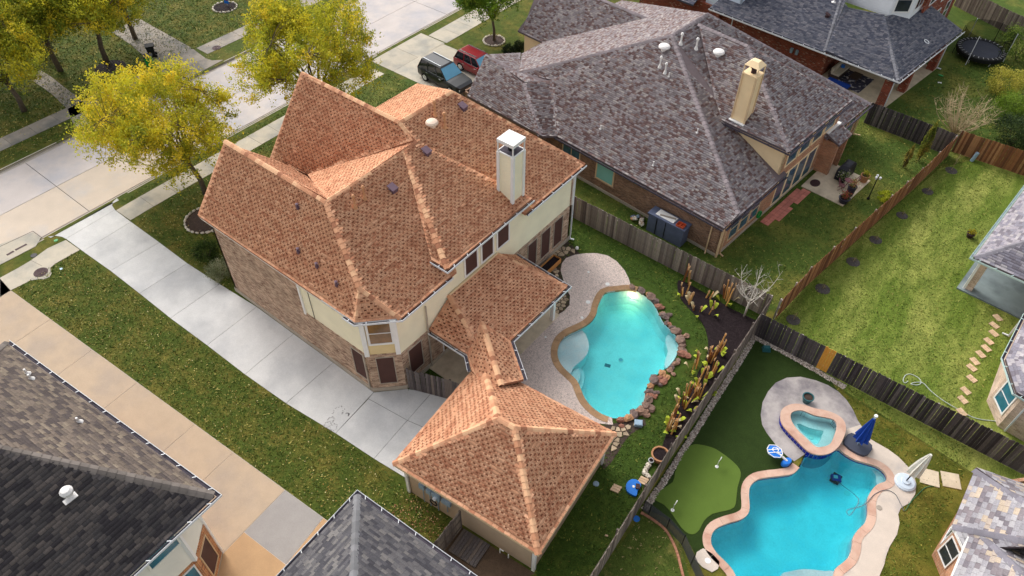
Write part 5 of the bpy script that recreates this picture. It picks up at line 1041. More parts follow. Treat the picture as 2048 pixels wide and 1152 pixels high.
for i in range(n):
    if not rightside(POOL1[i]): continue
    acc += math.dist(lp1[i], lp1[(i+1)%n])
    if acc >= nxt:
        s = rg.uniform(.34,.72); m = rg.choice(['rock_a','rock_b','rock_a','rock_d','rock_e','rock_b']); m = 'rock_c' if rg.random() < .14 else m
        key = (rg.randrange(6), m)
        if key not in _pk: _pk[key] = rkm[key[0]].mesh('rock', m)
        link('rock', _pk[key], p1, TRS(lp1[i][0]+rg.uniform(-.06,.06), lp1[i][1]+rg.uniform(-.06,.06), s*.12, rg.uniform(0,6), s, s*rg.uniform(.75,1.1), s*.8))
        if rg.random() < .5:
            q = offset_loop(POOL1,.55)[i]; s2 = rg.uniform(.3,.5); link('rock', _pk[key], p1, TRS(q[0], q[1], s2*.15, rg.uniform(0,6), s2, s2, s2*.8))
        nxt = acc+s*.52
def gz(pts, z0, z1, name, m='plaster', par=None): return MB().prism(pts, z0, z1).build(name, m, par or p1)
gz(smooth_loop([(-13.89,24.69,-0.25),(-13.36,24.44,-0.25),(-12.91,23.98,-0.25),(-12.65,23.4,-0.25),(-12.65,22.75,-0.25),(-12.72,22.11,-0.25),(-12.59,21.68,-0.25),(-13.13,21.73,-0.25),(-13.84,22.08,-0.25),(-14.26,22.66,-0.25),(-14.47,23.4,-0.25),(-14.35,24.13,-0.25)],2), -1.17, -.28, 'tanning_shelf')
gz(smooth_loop([(-12.64,21.78,-0.4),(-12.64,22.32,-0.4),(-12.41,22.37,-0.4),(-12.15,22.04,-0.4),(-11.98,21.52,-0.4),(-12.23,21.63,-0.4)],2), -1.17, -.52, 'step'); gz(smooth_loop([(-12.79,22.16,-0.6),(-12.67,22.67,-0.6),(-12.26,22.59,-0.6),(-11.91,22.12,-0.6),(-11.71,21.4,-0.6),(-12.22,21.64,-0.6)],2), -1.17, -.78, 'step'); gz(smooth_loop([(-12.66,22.56,-0.9),(-12.09,22.48,-0.9),(-11.65,21.94,-0.9),(-11.34,21.19,-0.9),(-11.94,21.57,-0.9)],2), -1.17, -1.05, 'step')
gz(smooth_loop([(-9.83,27.72,-0.4),(-9.66,27.13,-0.4),(-9.2,26.64,-0.4),(-9,26.01,-0.4),(-8.75,25.52,-0.4),(-8.51,25.67,-0.4),(-8.61,26.51,-0.4),(-8.86,27.29,-0.4),(-9.26,27.78,-0.4)],2), -1.17, -.45, 'bench')
q = (-11.21,24.91,-1.17); MB().lathe(q[0],q[1],[(.16,-1.2),(.16,-1.15),(.15,-1.145)],18).build('main_drain','white_paint',p1); MB().lathe(q[0],q[1],[(.12,-1.144),(.12,-1.142)],18).build('drain_ring','meter_grey',p1)
q = (-11.59,24.09,-1.17); MB().box(q[0],q[1],-1.19,.34,.2,.05,R_(20)).build('drain_plate','tealplate',p1)
q = (-13.07,29.11,-0.35); MB().lathe(q[0],q[1]-.05,[(.11,-.52),(.15,-.42),(.12,-.3),(.02,-.26)],14).build('pool_light','lamp_glow',p1)
lt = bpy.data.lights.new('pool_lamp','POINT'); lt.energy = 5; lt.color = (1,.72,.42); lt.shadow_soft_size = .15; lo_ = bpy.data.objects.new('pool_lamp',lt); COL.objects.link(lo_); lo_.location = (q[0]+.05,q[1]-.35,-.42)
def disc(name, label, px, r, m, z=.035, cat='lid', n=16): return tag(MB().lathe(px[0],px[1],[(r,z-.03),(r,z+.012),(r*.85,z+.016)],n).build(name,m),label,cat)
disc('skimmer_lid','white round skimmer lid on the pebble deck near coping top',(-14.73,26.52),.14,'white_paint'); disc('skimmer_lid','white deck fitting beside the pool curve above tanning shelf',(-14.31,25.27),.09,'white_paint'); disc('deck_drain','small white disc in the middle of the pebble deck',(-15.1,22.72),.07,'white_paint'); disc('deck_drain','white disc in the round pebble deck centre',(-16.14,28.64),.08,'white_paint'); disc('skimmer_lid','white oval fitting at the top edge of the pool coping',(-14.64,28.51),.14,'white_paint')
q = (-7.82,21.02); tag(MB().box(q[0],q[1],0,.42,.36,.2,R_(30)).box(q[0],q[1],.2,.36,.3,.03,R_(30)).build('pump_box','meter_grey'),'pale grey equipment box by the pool boulders','box')
# ---------------------------------------------------------------- planting bed and banana stalks
BED = smooth_loop([(-11.39,31.51),(-11.09,30.93),(-10.64,30.38),(-9.97,29.98),(-9.2,29.67),(-8.61,29.39),(-8.08,28.94),(-7.5,28.11),(-7.16,27.22),(-7,26),(-6.83,25.06),(-6.77,23.84),(-6.71,22.67),(-6.45,21.7),(-6.19,20.75),(-6.02,20.3),(-5.66,20.59),(-6,25.51),(-6.09,30.92),(-6.28,31.52),(-7.49,31.46),(-9.39,31.6),(-10.92,31.67)],2)
struct(MB().prism(BED,-.05,.04).build('mulch_bed','mulch'))
mat('stalk', C(204,154,92), var=.35, scale=5, fine=.2, objvar=.25, stretch=(2,2,.6)); mat('stalk_dark', C(134,84,46), var=.35, scale=5, objvar=.2); mat('stalk_cut', C(226,186,140), var=.2, scale=8)
mat('banana_leaf', C(176,190,60), var=.25, scale=4, objvar=.25); mat('banana_dry', C(206,190,150), var=.25, scale=4)
ORD9 = ['first','second','third','fourth','fifth','sixth','seventh','eighth','ninth','tenth','eleventh','twelfth','thirteenth','fourteenth']
BL = 'clump of cut brown banana stalks standing in the dark mulch bed'
def banana(px, py, n, hmin, hmax, seed, spread=.35, leaves=2):
    rg = random.Random(seed); x, y = px[0], px[1]
    k = seed-100; lab = 'clump of cut brown banana stalks, %s'%(('%s from the left in the upper bed'%ORD9[k]) if k < 9 else ('%s from the top along the back fence'%ORD9[k-9]))
    t = thing('banana_clump', lab, 'plant', (x,y,.03), 'banana clumps in the mulch bed')
    for i in range(max(2,n-1)):
        a = rg.uniform(0,6.3); d = spread*math.sqrt(rg.random()); bx, by = x+d*math.cos(a), y+d*math.sin(a); h = rg.uniform(hmin,hmax)*.85; lx, ly = rg.uniform(-.14,.14)*h, rg.uniform(-.14,.14)*h; r = rg.uniform(.03,.055)
        o = MB().tube([(bx,by,0),(bx+lx*.5,by+ly*.5,h*.5),(bx+lx,by+ly,h)],[r*1.15,r,r*.8],8).build('stalk', rg.choice(['stalk','stalk','stalk_dark']), t)
        b = MB()
        for k in range(4): q = rg.uniform(0,6.3); b.bar((bx+lx+r*.6*math.cos(q),by+ly+r*.6*math.sin(q),h-.15),(bx+lx+r*1.1*math.cos(q),by+ly+r*1.1*math.sin(q),h+rg.uniform(.02,.14)),.05,.012)
        b.build('stub','stalk_cut',o)
    for k in range(leaves):
        a = rg.uniform(0,6.3); bx, by = x+spread*math.cos(a), y+spread*math.sin(a); dx, dy = math.cos(a)*.35, math.sin(a)*.35; h = rg.uniform(.15,.6); b = MB()
        P = [Vector((bx+dx*t,by+dy*t,.05+h*math.sin(t*2.2))) for t in (0,.25,.5,.75,1)]; s = Vector((-dy,dx,0)).normalized(); w = (.02,.09,.11,.08,.005)
        b._add([tuple(p+s*k2*ww+Vector((0,0,-.02))) for p,ww in zip(P,w) for k2 in (-1,0,1)],[(i*3+j,i*3+j+1,i*3+j+4,i*3+j+3) for i in range(4) for j in range(2)])
        b.build('leaf', 'banana_leaf' if rg.random() < .7 else 'banana_dry', t)
for i, (q, n, a, b_, s, lv) in enumerate((((-10.56,30.66),4,.6,1.3,.3,1),((-9.78,30.24),4,.6,1.3,.3,2),((-9.23,29.85),3,.4,.9,.3,3),((-11.15,31.7),2,1.2,1.7,.15,0),((-10.83,31.63),2,1.1,1.6,.15,0),((-9.2,31.43),2,.5,.8,.2,1),((-8.5,30.49),3,.7,1.3,.3,3),((-8.3,31.63),5,1.0,1.8,.3,2),((-8.22,32.01),4,1.1,1.8,.3,3),((-7.25,26.11),4,1.0,1.6,.35,3),((-7.09,26.97),5,1.0,1.7,.35,3),((-6.81,27.64),5,1.0,1.7,.35,3),((-6.66,28.32),3,.9,1.5,.3,3),((-6.63,25.65),5,.9,1.6,.35,4),((-6.44,26.45),4,.8,1.4,.35,4),((-6.4,24.55),5,.9,1.6,.4,4),((-6.66,23.93),5,1.2,1.9,.35,3),((-6.59,23.37),5,1.0,1.8,.3,3),((-6.47,22.26),5,.9,1.6,.35,3),((-6.58,21.67),4,1.0,1.7,.25,3),((-6.07,21.81),5,.6,1.2,.35,4),((-6.09,23.16),4,.6,1.2,.4,4),((-6.16,24.95),3,.4,.9,.4,5))): banana(q, 0, n, a, b_, 100+i, s, lv)

# ---------------------------------------------------------------- second pool with raised spa
p2 = thing('lagoon_pool', 'bright blue freeform pool with pink stone coping and raised spa', 'pool', (-.5,22,0))
basin(p2, POOL2, 1.6, 'plaster', [(0,.0),(.0,-.95),(.25,-1.3),(.6,-1.42)])
MB().prism(offset_loop(POOL2,.015), -1.95, -.1).build('water','water_b',p2)
spa_c = (0.48,25.27)
coping(p2, POOL2, .36, -.1, .05, 'coping_pink', lambda p: math.dist(p, spa_c) > .95, ln=.75)
tl = MB(); o_ = offset_loop(POOL2,-.012); n = len(o_)
for i in range(n): a, b = o_[i], o_[(i+1)%n]; tl.face((a[0],a[1],-.2),(b[0],b[1],-.2),(b[0],b[1],-.02),(a[0],a[1],-.02))
tl.build('waterline_tile','tile_navy',p2)
gz(smooth_loop([(2.64,26.45,-0.4),(3.03,26.22,-0.4),(3.3,25.66,-0.4),(3.58,26.09,-0.4),(3.58,26.45,-0.4),(3.33,26.67,-0.4),(2.89,26.76,-0.4)],2), -1.42, -.42, 'bench', par=p2)
gz(smooth_loop([(1.4,18.34,-0.3),(1.67,18.82,-0.3),(2.16,19.36,-0.3),(2.92,19.84,-0.3),(3.25,20.08,-0.3),(3.3,19.19,-0.3),(2.69,17.58,-0.3),(1.86,17.34,-0.3)],2), -1.42, -.3, 'tanning_shelf', par=p2)
gz(smooth_loop([(1.03,27.14,-1.7),(1.99,26.99,-1.7),(2.02,26.53,-1.7),(1.59,25.71,-1.7),(1.25,26.29,-1.7)],2), -1.71, -1.685, 'floor_patch', 'tealplate', par=p2) if 0 else None
for px in (((1.09,25.24,-1.4)),((2.32,25.07,-1.4))): MB().lathe(px[0],px[1],[(.15,-1.45),(.15,-1.4),(.13,-1.395)],16).build('main_drain','white_paint',p2)
# spa
sp = MB(); O_, I_ = SPA_O, SPA_I; n = len(O_)
b = MB().prism(offset_loop(SPA_O,-.03), -.05, .34); 
ring = MB(); no, ni = len(SPA_O), len(SPA_I)
def ringwall(lo, li, z0, z1, m, name, par):      # closed ring between two loops, resampled to the same count
    def rs(l, k, c):
        per = [0]
        for i in range(len(l)): per.append(per[-1]+math.dist(l[i],l[(i+1)%len(l)]))
        out = []
        ang = [math.atan2(p[1]-c[1],p[0]-c[0]) for p in l]; s0 = min(range(len(l)), key=lambda i: abs(ang[i]))
        for j in range(k):
            d = (per[s0]+per[-1]*j/k)%per[-1]; i = max(q for q in range(len(l)) if per[q] <= d); t = (d-per[i])/(per[i+1]-per[i]+1e-9); a, b = l[i], l[(i+1)%len(l)]; out.append((a[0]+(b[0]-a[0])*t, a[1]+(b[1]-a[1])*t))
        return out
    c = (sum(p[0] for p in li)/len(li), sum(p[1] for p in li)/len(li)); k = 48; A, B = rs(lo,k,c), rs(li,k,c)
    b = MB(); P = [(p[0],p[1],z1) for p in A]+[(p[0],p[1],z1) for p in B]+[(p[0],p[1],z0) for p in A]+[(p[0],p[1],z0) for p in B]
    b._add(P, [(i,(i+1)%k,k+(i+1)%k,k+i) for i in range(k)]+[(2*k+i,2*k+(i+1)%k,(i+1)%k,i) for i in range(k)]+[(k+i,k+(i+1)%k,3*k+(i+1)%k,3*k+i) for i in range(k)])
    return b.build(name, m, par), A, B
if area2(SPA_O) < 0: SPA_O = SPA_O[::-1]
if area2(SPA_I) < 0: SPA_I = SPA_I[::-1]
ringwall(offset_loop(SPA_O,-.05), SPA_I, -1.3, .33, 'grout', 'spa_wall', p2)
_, RA, RB = ringwall(SPA_O, SPA_I, .32, .4, 'coping_pink', 'spa_coping', p2)
basin(p2, offset_loop(SPA_I,.02), .9, 'plaster', [(0,.36),(.02,-.1),(.1,-.12),(.5,-.14),(.52,-.55),(.6,-.58)])
MB().prism(offset_loop(SPA_I,-.005), -.8, .29).build('spa_water','water_a',p2)
q = (-0.42,26.41,-0.5); MB().lathe(q[0],q[1],[(.13,-.6),(.13,-.55),(.1,-.545)],14).build('spa_drain','white_paint',p2)
tw = .17; SO = offset_loop(SPA_O,-.045); n = len(SO); acc = 0; cen = (sum(p[0] for p in SO)/n, sum(p[1] for p in SO)/n)
def tile(par, a, b, z0, z1):
    d = Vector((b[0]-a[0],b[1]-a[1],0)); L = d.length; d.normalize(); nn = Vector((d.y,-d.x,0)); g = .012
    P = [Vector((a[0],a[1],0))+d*g, Vector((b[0],b[1],0))-d*g]; bb = MB()
    F = [(p.x+nn.x*k,p.y+nn.y*k,z) for k in (0,.015) for z in (z0+g,z1-g) for p in P]
    bb._add(F,[(4,5,7,6),(0,4,6,2),(1,3,7,5),(2,6,7,3),(0,1,5,4)]); bb.build('tile','tile_navy',par)
def walk(loop, step):
    out = [loop[0]]; d = 0
    for i in range(len(loop)):
        a, b = loop[i], loop[(i+1)%len(loop)]; L = math.dist(a,b); t = step-d
        while t <= L: out.append((a[0]+(b[0]-a[0])*t/L, a[1]+(b[1]-a[1])*t/L)); t += step
        d = (d+L)%step if d+L >= step else d+L
    return out
W_ = walk(SO, .2)
cam2 = (0,0)
for a, b in zip(W_[:-1], W_[1:]):
    d = (b[0]-a[0], b[1]-a[1]); nn = (d[1],-d[0]); mx = ((a[0]+b[0])/2,(a[1]+b[1])/2)
    if nn[0]*(-mx[0])+nn[1]*(-mx[1]) > 0:
        for z0, z1 in ((-.1,.1),(.1,.31)): tile(p2, a, b, z0, z1)
# ---------------------------------------------------------------- deck round it
mat('deck_con', C(206,192,178), col2=C(166,160,158), c2scale=.45, c2lo=.5, c2hi=.75, var=.08, scale=1.6, fine=.08, bump=.15)
mat('deck_stain', C(176,168,164), col2=C(120,114,118), c2scale=.7, c2lo=.42, c2hi=.68, var=.12, scale=2.2, fine=.1, bump=.15)
DK = [(-0.52,24.07),(-0.95,24.13),(-1.66,24.38),(-2.32,24.74),(-2.73,25.06),(-3.06,25.59),(-3.33,26.39),(-3.4,27.23),(-3.33,28.03),(-2.99,28.74),(-2.42,29.28),(-1.67,29.57),(-1,29.68),(-0.41,29.62),(0.17,29.36),(0.68,28.94),(1.1,28.47),(1.32,28.3)]
DK2 = [(1.32,28.3),(1.91,27.76),(2.38,27.74),(2.96,27.73),(3.51,27.62),(4.02,27.39),(4.45,27.11),(4.73,26.63),(4.86,26.05),(4.79,25.41),(4.55,24.88),(4.56,24.48),(4.76,24.07),(4.86,23.43),(4.79,22.61),(4.82,22.02),(4.89,21.64),(4.9,20.98),(5.03,19.44),(3.73,17.6),(3.4,18.98),(3.28,19.69),(3.24,20.03),(3.4,20.52),(3.51,20.98),(3.47,21.48),(3.33,21.99),(3.36,22.48),(3.5,23.07),(3.44,23.58),(3.2,24.22),(3.13,24.75),(3.23,25.35),(3.5,25.82),(3.5,26.09),(3.26,26.33),(2.85,26.4),(2.39,26.27),(1.88,26.1),(1.37,26.09),(0.94,26.16),(0.94,26.99),(0.83,27.55)]
def deck(name, loop, holes, m, z):
    s = sheet(name, loop, holes, z, m); struct(s); return s
deck('spa_deck', DK+[(0.83,27.55),(0.92,26.97),(0.94,26.16),(0.76,25.75),(0.46,25.33),(0.1,25.11),(-0.24,24.84)], [offset_loop(SPA_I,.1)], 'deck_stain', .03); deck('lagoon_deck', DK2, [], 'deck_con', .032)
MB().bar((*(-2.59,25.73),.034),(*(-2.13,26.09),.034),.02,.006).build('joint_line','joint') if 0 else None
TF = [(-5.65,30.45),(-1.48,30.43),(-0.42,29.63),(-1,29.68),(-1.67,29.57),(-2.42,29.28),(-3,28.73),(-3.33,28.03),(-3.41,27.24),(-3.33,26.39),(-3.06,25.59),(-2.73,25.06),(-2.33,24.75),(-1.66,24.38),(-0.95,24.13),(-0.51,24.04),(-0.58,23.41),(-1.28,22.61),(-1.85,21.94),(-1.93,21.35),(-1.73,20.76),(-1.39,20.19),(-1.36,19.86),(-1.84,19.15),(-2.27,18.36),(-2.19,17.72),(-1.91,17.24),(-1.52,17.04),(-1.73,16.48),(-2.7,17.07),(-4.09,17.39),(-5.06,17.17),(-5.25,17.95),(-5.61,24.77)]
struct(sheet('artificial_turf', TF, [], .01, 'turf'))
PG = smooth_loop([(-4.93,21.8),(-4.67,21.97),(-4.33,22.13),(-3.93,22.23),(-3.4,22.2),(-2.88,22.11),(-2.47,21.94),(-2.25,21.61),(-2.1,20.97),(-1.85,20.32),(-1.75,19.9),(-1.97,19.5),(-2.4,18.96),(-2.55,18.39),(-2.51,17.91),(-2.57,17.55),(-2.81,17.36),(-3.24,17.42),(-3.87,17.72),(-4.45,17.92),(-4.92,17.87),(-5.03,18.29),(-4.73,19.22),(-4.91,19.78),(-5.09,20.71),(-5.12,21.42)],2)
struct(MB().prism(PG,-.02,.03).build('putting_green','putting'))
mat('gravel', C(178,164,150), attr=True, rough=.9)
def pebbles(name, label, line, wid, n, pal, seed, z=.012, size=.05, z0=0.):
    rg = np.random.RandomState(seed); P = np.array(line); seg = np.linalg.norm(np.diff(P,axis=0),axis=1); cum = np.concatenate([[0],np.cumsum(seg)])
    t = rg.uniform(0,cum[-1],n); k = np.clip(np.searchsorted(cum,t)-1,0,len(seg)-1); f = ((t-cum[k])/seg[k])[:,None]; d = (P[k+1]-P[k])/seg[k][:,None]; nn = np.stack([-d[:,1],d[:,0]],1)
    c = P[k]*(1-f)+P[k+1]*f+nn*rg.uniform(-wid/2,wid/2,(n,1)); s = size*rg.uniform(.5,1.4,n)
    base = np.array([(1,0,0),(0,1,0),(-1,0,0),(0,-1,0),(0,0,.7)]); V = c[:,None,:]*0
    V = np.concatenate([np.repeat(c[:,None,:],5,1), np.full((n,5,1),z)],2); a = rg.uniform(0,6.3,n); ca, sa = np.cos(a)[:,None], np.sin(a)[:,None]
    V[:,:,0] += (base[:,0]*ca-base[:,1]*sa*.7)*s[:,None]; V[:,:,1] += (base[:,0]*sa+base[:,1]*ca*.7)*s[:,None]; V[:,:,2] += base[:,2]*s[:,None]
    i = np.arange(n)[:,None]*5; F = np.concatenate([i+np.array([0,1,4]),i+np.array([1,2,4]),i+np.array([2,3,4]),i+np.array([3,0,4])]); pal = np.array(pal); cc = pal[rg.randint(0,len(pal),n)]*rg.uniform(.8,1.2,(n,1)); col = np.concatenate([cc]*4)
    o = link(name, npmesh(name, V.reshape(-1,3), F, col, 'gravel'), kind='stuff'); o['label'] = label; o['category'] = 'gravel'; return o
PEB = [C(196,182,166), C(160,144,132), C(214,204,192), C(126,112,104)]
pebbles('gravel_strip', 'pale pebble strip along the back fence beside the turf', [(-5.69,30.61),(-5.54,28.2),(-5.4,24.94),(-5.24,21.9),(-5.09,19.11),(-5.07,17.09)], .28, 3600, PEB, 1)
pebbles('gravel_edge', 'pebbles scattered along the foot of the dark fence', [(-5.58,30.32),(-4.12,30.36),(-2.9,30.32),(-1.38,30.2),(-0.22,30.13)], .34, 1500, PEB, 2)
# brick edging between the turf and the lower lawn
ed = thing('brick_edging', 'curved terracotta brick edging below the black mesh fence', 'edging', (*(-3.96,17.17),0))
mat('edge_brick', C(176,124,98), var=.2, scale=4, objvar=.2)
pth = smooth_path([(-5.1,16.87),(-4.49,16.91),(-3.77,16.84),(-3.19,16.53),(-2.71,16.15),(-2.07,15.48),(-1.41,14.87)],8); Wp = [p[:2] for p in pth]
for a, b in zip(Wp[:-1],Wp[1:]):
    if math.dist(a,b) < .4 and a[0] < 3: MB().bar((*a,.04),(a[0]+(b[0]-a[0])*.93,a[1]+(b[1]-a[1])*.93,.04),.11,.1).build('brick','edge_brick',ed)
# black mesh pool fence
mf = thing('mesh_fence', 'low black mesh safety fence beside the putting green', 'fence', (*(-5.03,17.12),0))
def meshmat(name, col, alpha):
    m = bpy.data.materials.new(name); m.use_nodes = True; N = m.node_tree.nodes; L = m.node_tree.links; N.clear(); o = N.new('ShaderNodeOutputMaterial'); d = N.new('ShaderNodeBsdfDiffuse'); d.inputs[0].default_value = (*col,1)
    t = N.new('ShaderNodeBsdfTransparent'); mx = N.new('ShaderNodeMixShader'); mx.inputs[0].default_value = alpha; L.new(t.outputs[0],mx.inputs[1]); L.new(d.outputs[0],mx.inputs[2]); L.new(mx.outputs[0],o.inputs[0]); MT[name] = m
meshmat('mesh_black', C(80,80,84), .8); meshmat('net_black', C(24,24,26), .5)
mp = [(-5.1,17.01),(-4.77,17.01),(-3.75,16.95),(-2.8,16.68),(-2.01,16.11),(-1.27,15.54),(-0.64,14.93)]; MZ = 1.05
for a in mp: MB().tube([(*a,0),(*a,MZ+.03)],.02,6).build('post','black',mf)
for a, b in zip(mp[:-1],mp[1:]): MB().face((*a,.03),(*b,.03),(*b,MZ),(*a,MZ)).build('mesh_panel','mesh_black',mf)
# stepping pads and pavers in the right lawn
def pad(px, w, l, rz, m, label, split=2, name='stepping_stone'):
    t = thing(name, label, 'paver', (px[0],px[1],0), 'brick stepping pads across the wide lawn'); c, s = math.cos(rz), math.sin(rz)
    for k in range(split):
        for j in range(3):
            u = (k+.5)/split*l-l/2; v = (j+.5)/3*w-w/2; MB().box(px[0]+c*u-s*v, px[1]+s*u+c*v, 0, l/split-.015, w/3-.012, .05, rz).build('paver', m, t)
mat('paver_tan', C(206,176,144), var=.15, scale=4, objvar=.12); mat('paver_red', C(198,124,108), var=.12, scale=3, objvar=.14)
ORD = ['first','second','third','fourth','fifth','sixth','seventh','eighth','ninth','tenth','eleventh','twelfth','thirteenth','fourteenth','fifteenth','sixteenth']
for i, q in enumerate(((4.99,40.77),(4.99,40.01),(5.13,39.34),(5.06,38.52),(5.09,37.88),(4.96,37.22),(4.84,36.48),(4.83,35.89),(5.05,35.09),(5.02,34.03),(5.07,33.31),(5.26,32.44),(5.8,31.87))): pad(q, .36, .52, R_(-35+(i*37)%13), 'paver_tan', 'tan brick stepping pad, %s from the covered patio'%ORD[i])
for q, w, l, rz, lb_ in (((5.11,27.42),.9,.9,20,'square grey paver under the white umbrella'),((6,27.92),.85,.85,25,'square grey paver nearer the mottled roof house')): tag(MB().box(q[0],q[1],0,w,l,.05,R_(rz)).build('paver_slab','patio_con'),lb_,'paver')
pv = thing('paver_path','red paver path along the grey house wall','path',(*QF(.8,7)[:2],0)); del pv['category']; struct(pv)
for i in range(17):
    for j in range(3):
        if (j == 2 and i in (0,1,2,9,10)) or (i > 15 and j == 0): continue
        q = QF(.45+.31*j, 5.1+.31*i+.0); MB().box(q[0],q[1],0,.29,.29,.04,R_(-5.58)).build('paver','paver_red',pv)
struct(MB().prism([p[:2] for p in (QF(.4,10.3),QF(3.55,10.35),QF(3.65,14.35),QF(.35,14.4))],-.02,.06).build('garden_patio','patio_con'))
q = QF(.95,11.3); tag(MB().lathe(q[0],q[1],[(.45,.06),(.45,.075),(.43,.08)],24,1.,.75,R_(90)).build('door_mat','iron'),'dark purple half-round mat on the grey house patio','mat')

# ---------------------------------------------------------------- street and garden trees
YG = [C(222,210,56), C(196,194,56), C(240,212,64), C(154,164,56), C(116,134,46), C(178,170,60)]
t1p = [.24,.2,.22,.14,.08,.12]; t2p = [.2,.22,.14,.2,.12,.12]; t3p = [.12,.2,.06,.28,.22,.12]
tree('street_tree', 'yellow-green tree leaning over the driveway entrance in front of the tan house', *(-41.08,18.33), 8.2, 5.0, 5.3, 3.3, .17, YG, t1p, 420, 150, 3, lobes=22, leaf=.15, skew=(-2.0,-.4), fork=.3, limbs=12, sig=.33)
tree('street_tree', 'largest yellow-green tree behind the tall front gable', -40.6,28.9, 9.6, 5.1, 6.2, 3.7, .2, YG, t2p, 480, 150, 4, lobes=24, leaf=.15, skew=(.4,-.6), limbs=13, sig=.34)
tree('street_tree', 'green and yellow tree across the street above the green bin', *(-62.27,23.68), 9.2, 4.6, 5.7, 3.0, .2, YG, t2p, 470, 150, 5, leaf=.16, skew=(1.0,.6), sig=.34, limbs=12)
tree('street_tree', 'yellowish tree at the left edge across the street', -60.6,15.6, 8.0, 3.8, 5.0, 2.9, .18, YG, t2p, 400, 150, 6, leaf=.16, sig=.34, skew=(-.3,-.3))
tree('street_tree', 'dark green tree in the top left corner', -64.0,20.5, 9, 4.4, 6.0, 3.0, .2, YG, [.08,.16,.04,.32,.3,.1], 420, 150, 7, leaf=.17, sig=.36)
tree('street_tree', 'bright green tree in the stone ring by the red car', *(-39.09,47.38), 6.4, 3.0, 4.5, 2.0, .12, [C(120,150,40), C(96,130,36), C(78,108,34), C(150,166,56)], [.35,.3,.2,.15], 260, 120, 8, leaf=.16, skew=(-.3,-.2), upb=-.2, sig=.3)
tree('street_tree', 'green tree at the top between the far driveways', -64.0,27.5, 8, 3.4, 5.4, 2.6, .18, YG, t3p, 300, 140, 9, leaf=.17, sig=.34)
tree('street_tree', 'dark olive tree low in the upper left corner', -67.5,15.5, 6.5, 3.0, 3.6, 2.2, .15, YG, [.06,.14,.02,.3,.38,.1], 220, 140, 19, leaf=.17, sig=.34)
mat('bare_pale', C(206,198,186), var=.15, scale=5); mat('bare_tan', C(178,158,124), var=.2, scale=5)
baretree('bare_tree', 'leafless pale tree in the mulch bed corner by the fence', *(-6.85,31.36), 3.7, 1.5, 'bare_pale', seed=4, n1=9, r=.055, fork=.42, twig=6)
baretree('bare_shrub', 'leafless tan vase-shaped shrub by the dark fence end', *(-2.55,58.41), 3.3, 2.3, 'bare_tan', seed=6, n1=34, r=.075, fork=.04, twig=5, cat='shrub')
OLV = [C(120,128,48), C(146,142,62), C(96,110,44), C(168,150,70)]
bush('cypress', 'tall slim olive cypress by the brown fence', *(-3.69,53.44), .5, 1.75, OLV, n=4200, seed=3, leaf=.1, cat='tree', shape=.35, upb=.9); bush('cypress', 'thin yellowish cypress left of the taller one', *(-4.3,51.95), .3, 1.05, [C(150,140,66),C(176,158,84),C(122,120,56)], n=1800, seed=4, leaf=.09, cat='tree', shape=.4, upb=.9)
GRN = [C(84,104,42), C(66,88,36), C(108,124,50), C(52,70,32)]
bush('shrub', 'dark green shrub at the left front corner of the tan house', *(-35.47,14.5), .95, .75, [C(62,82,34),C(48,66,30),C(82,100,42)], n=4200, seed=5, leaf=.09); bush('shrub', 'grey-green variegated shrub at the brick wall corner', *(-33.54,14.08), .9, .7, [C(140,144,112),C(110,118,84),C(168,168,138)], n=4200, seed=6, leaf=.08)
bush('shrub', 'yellow-green low shrub against the brown fence', *(-4.06,47.28), .65, .35, [C(176,186,40),C(150,166,36),C(196,200,64)], n=1600, seed=7, leaf=.09)
for i, (q, rx, rz, pal, lb_) in enumerate((((-1.75,73.63),1.9,1.7,[C(104,128,48),C(128,146,56),C(84,108,40)],'feathery light green shrub right of the trampoline'),((-1.3,66.81),1.7,1.2,[C(176,172,70),C(150,150,60),C(196,184,84)],'yellowish loose shrub below the trampoline'),((-0.13,63.58),1.5,1.1,[C(128,152,54),C(104,130,44)],'bright green shrub above the brown fence'),((1.12,59.89),1.9,1.2,[C(58,76,42),C(46,62,36),C(76,94,50)],'dark green shrub behind the reddish fence'),((2.46,60.17),1.6,1.3,[C(74,92,48),C(98,108,64)],'shrub at the right edge above the reddish fence'))): bush('shrub', lb_, q[0], q[1], rx, rz, pal, n=5200, seed=20+i, leaf=.12)
for i, (q, rx, rz, lb_) in enumerate((((-36.36,46.23),.75,.55,'round hedge shrub behind the red car, left one'),((-36.06,47.26),.7,.55,'round hedge shrub behind the red car, right one'),((-66.86,20.67),1.4,1.0,'dark shrub under the far left trees'))): bush('shrub', lb_, q[0], q[1], rx, rz, [C(44,58,32),C(34,46,26),C(58,74,38)], n=2600, seed=30+i, leaf=.1)
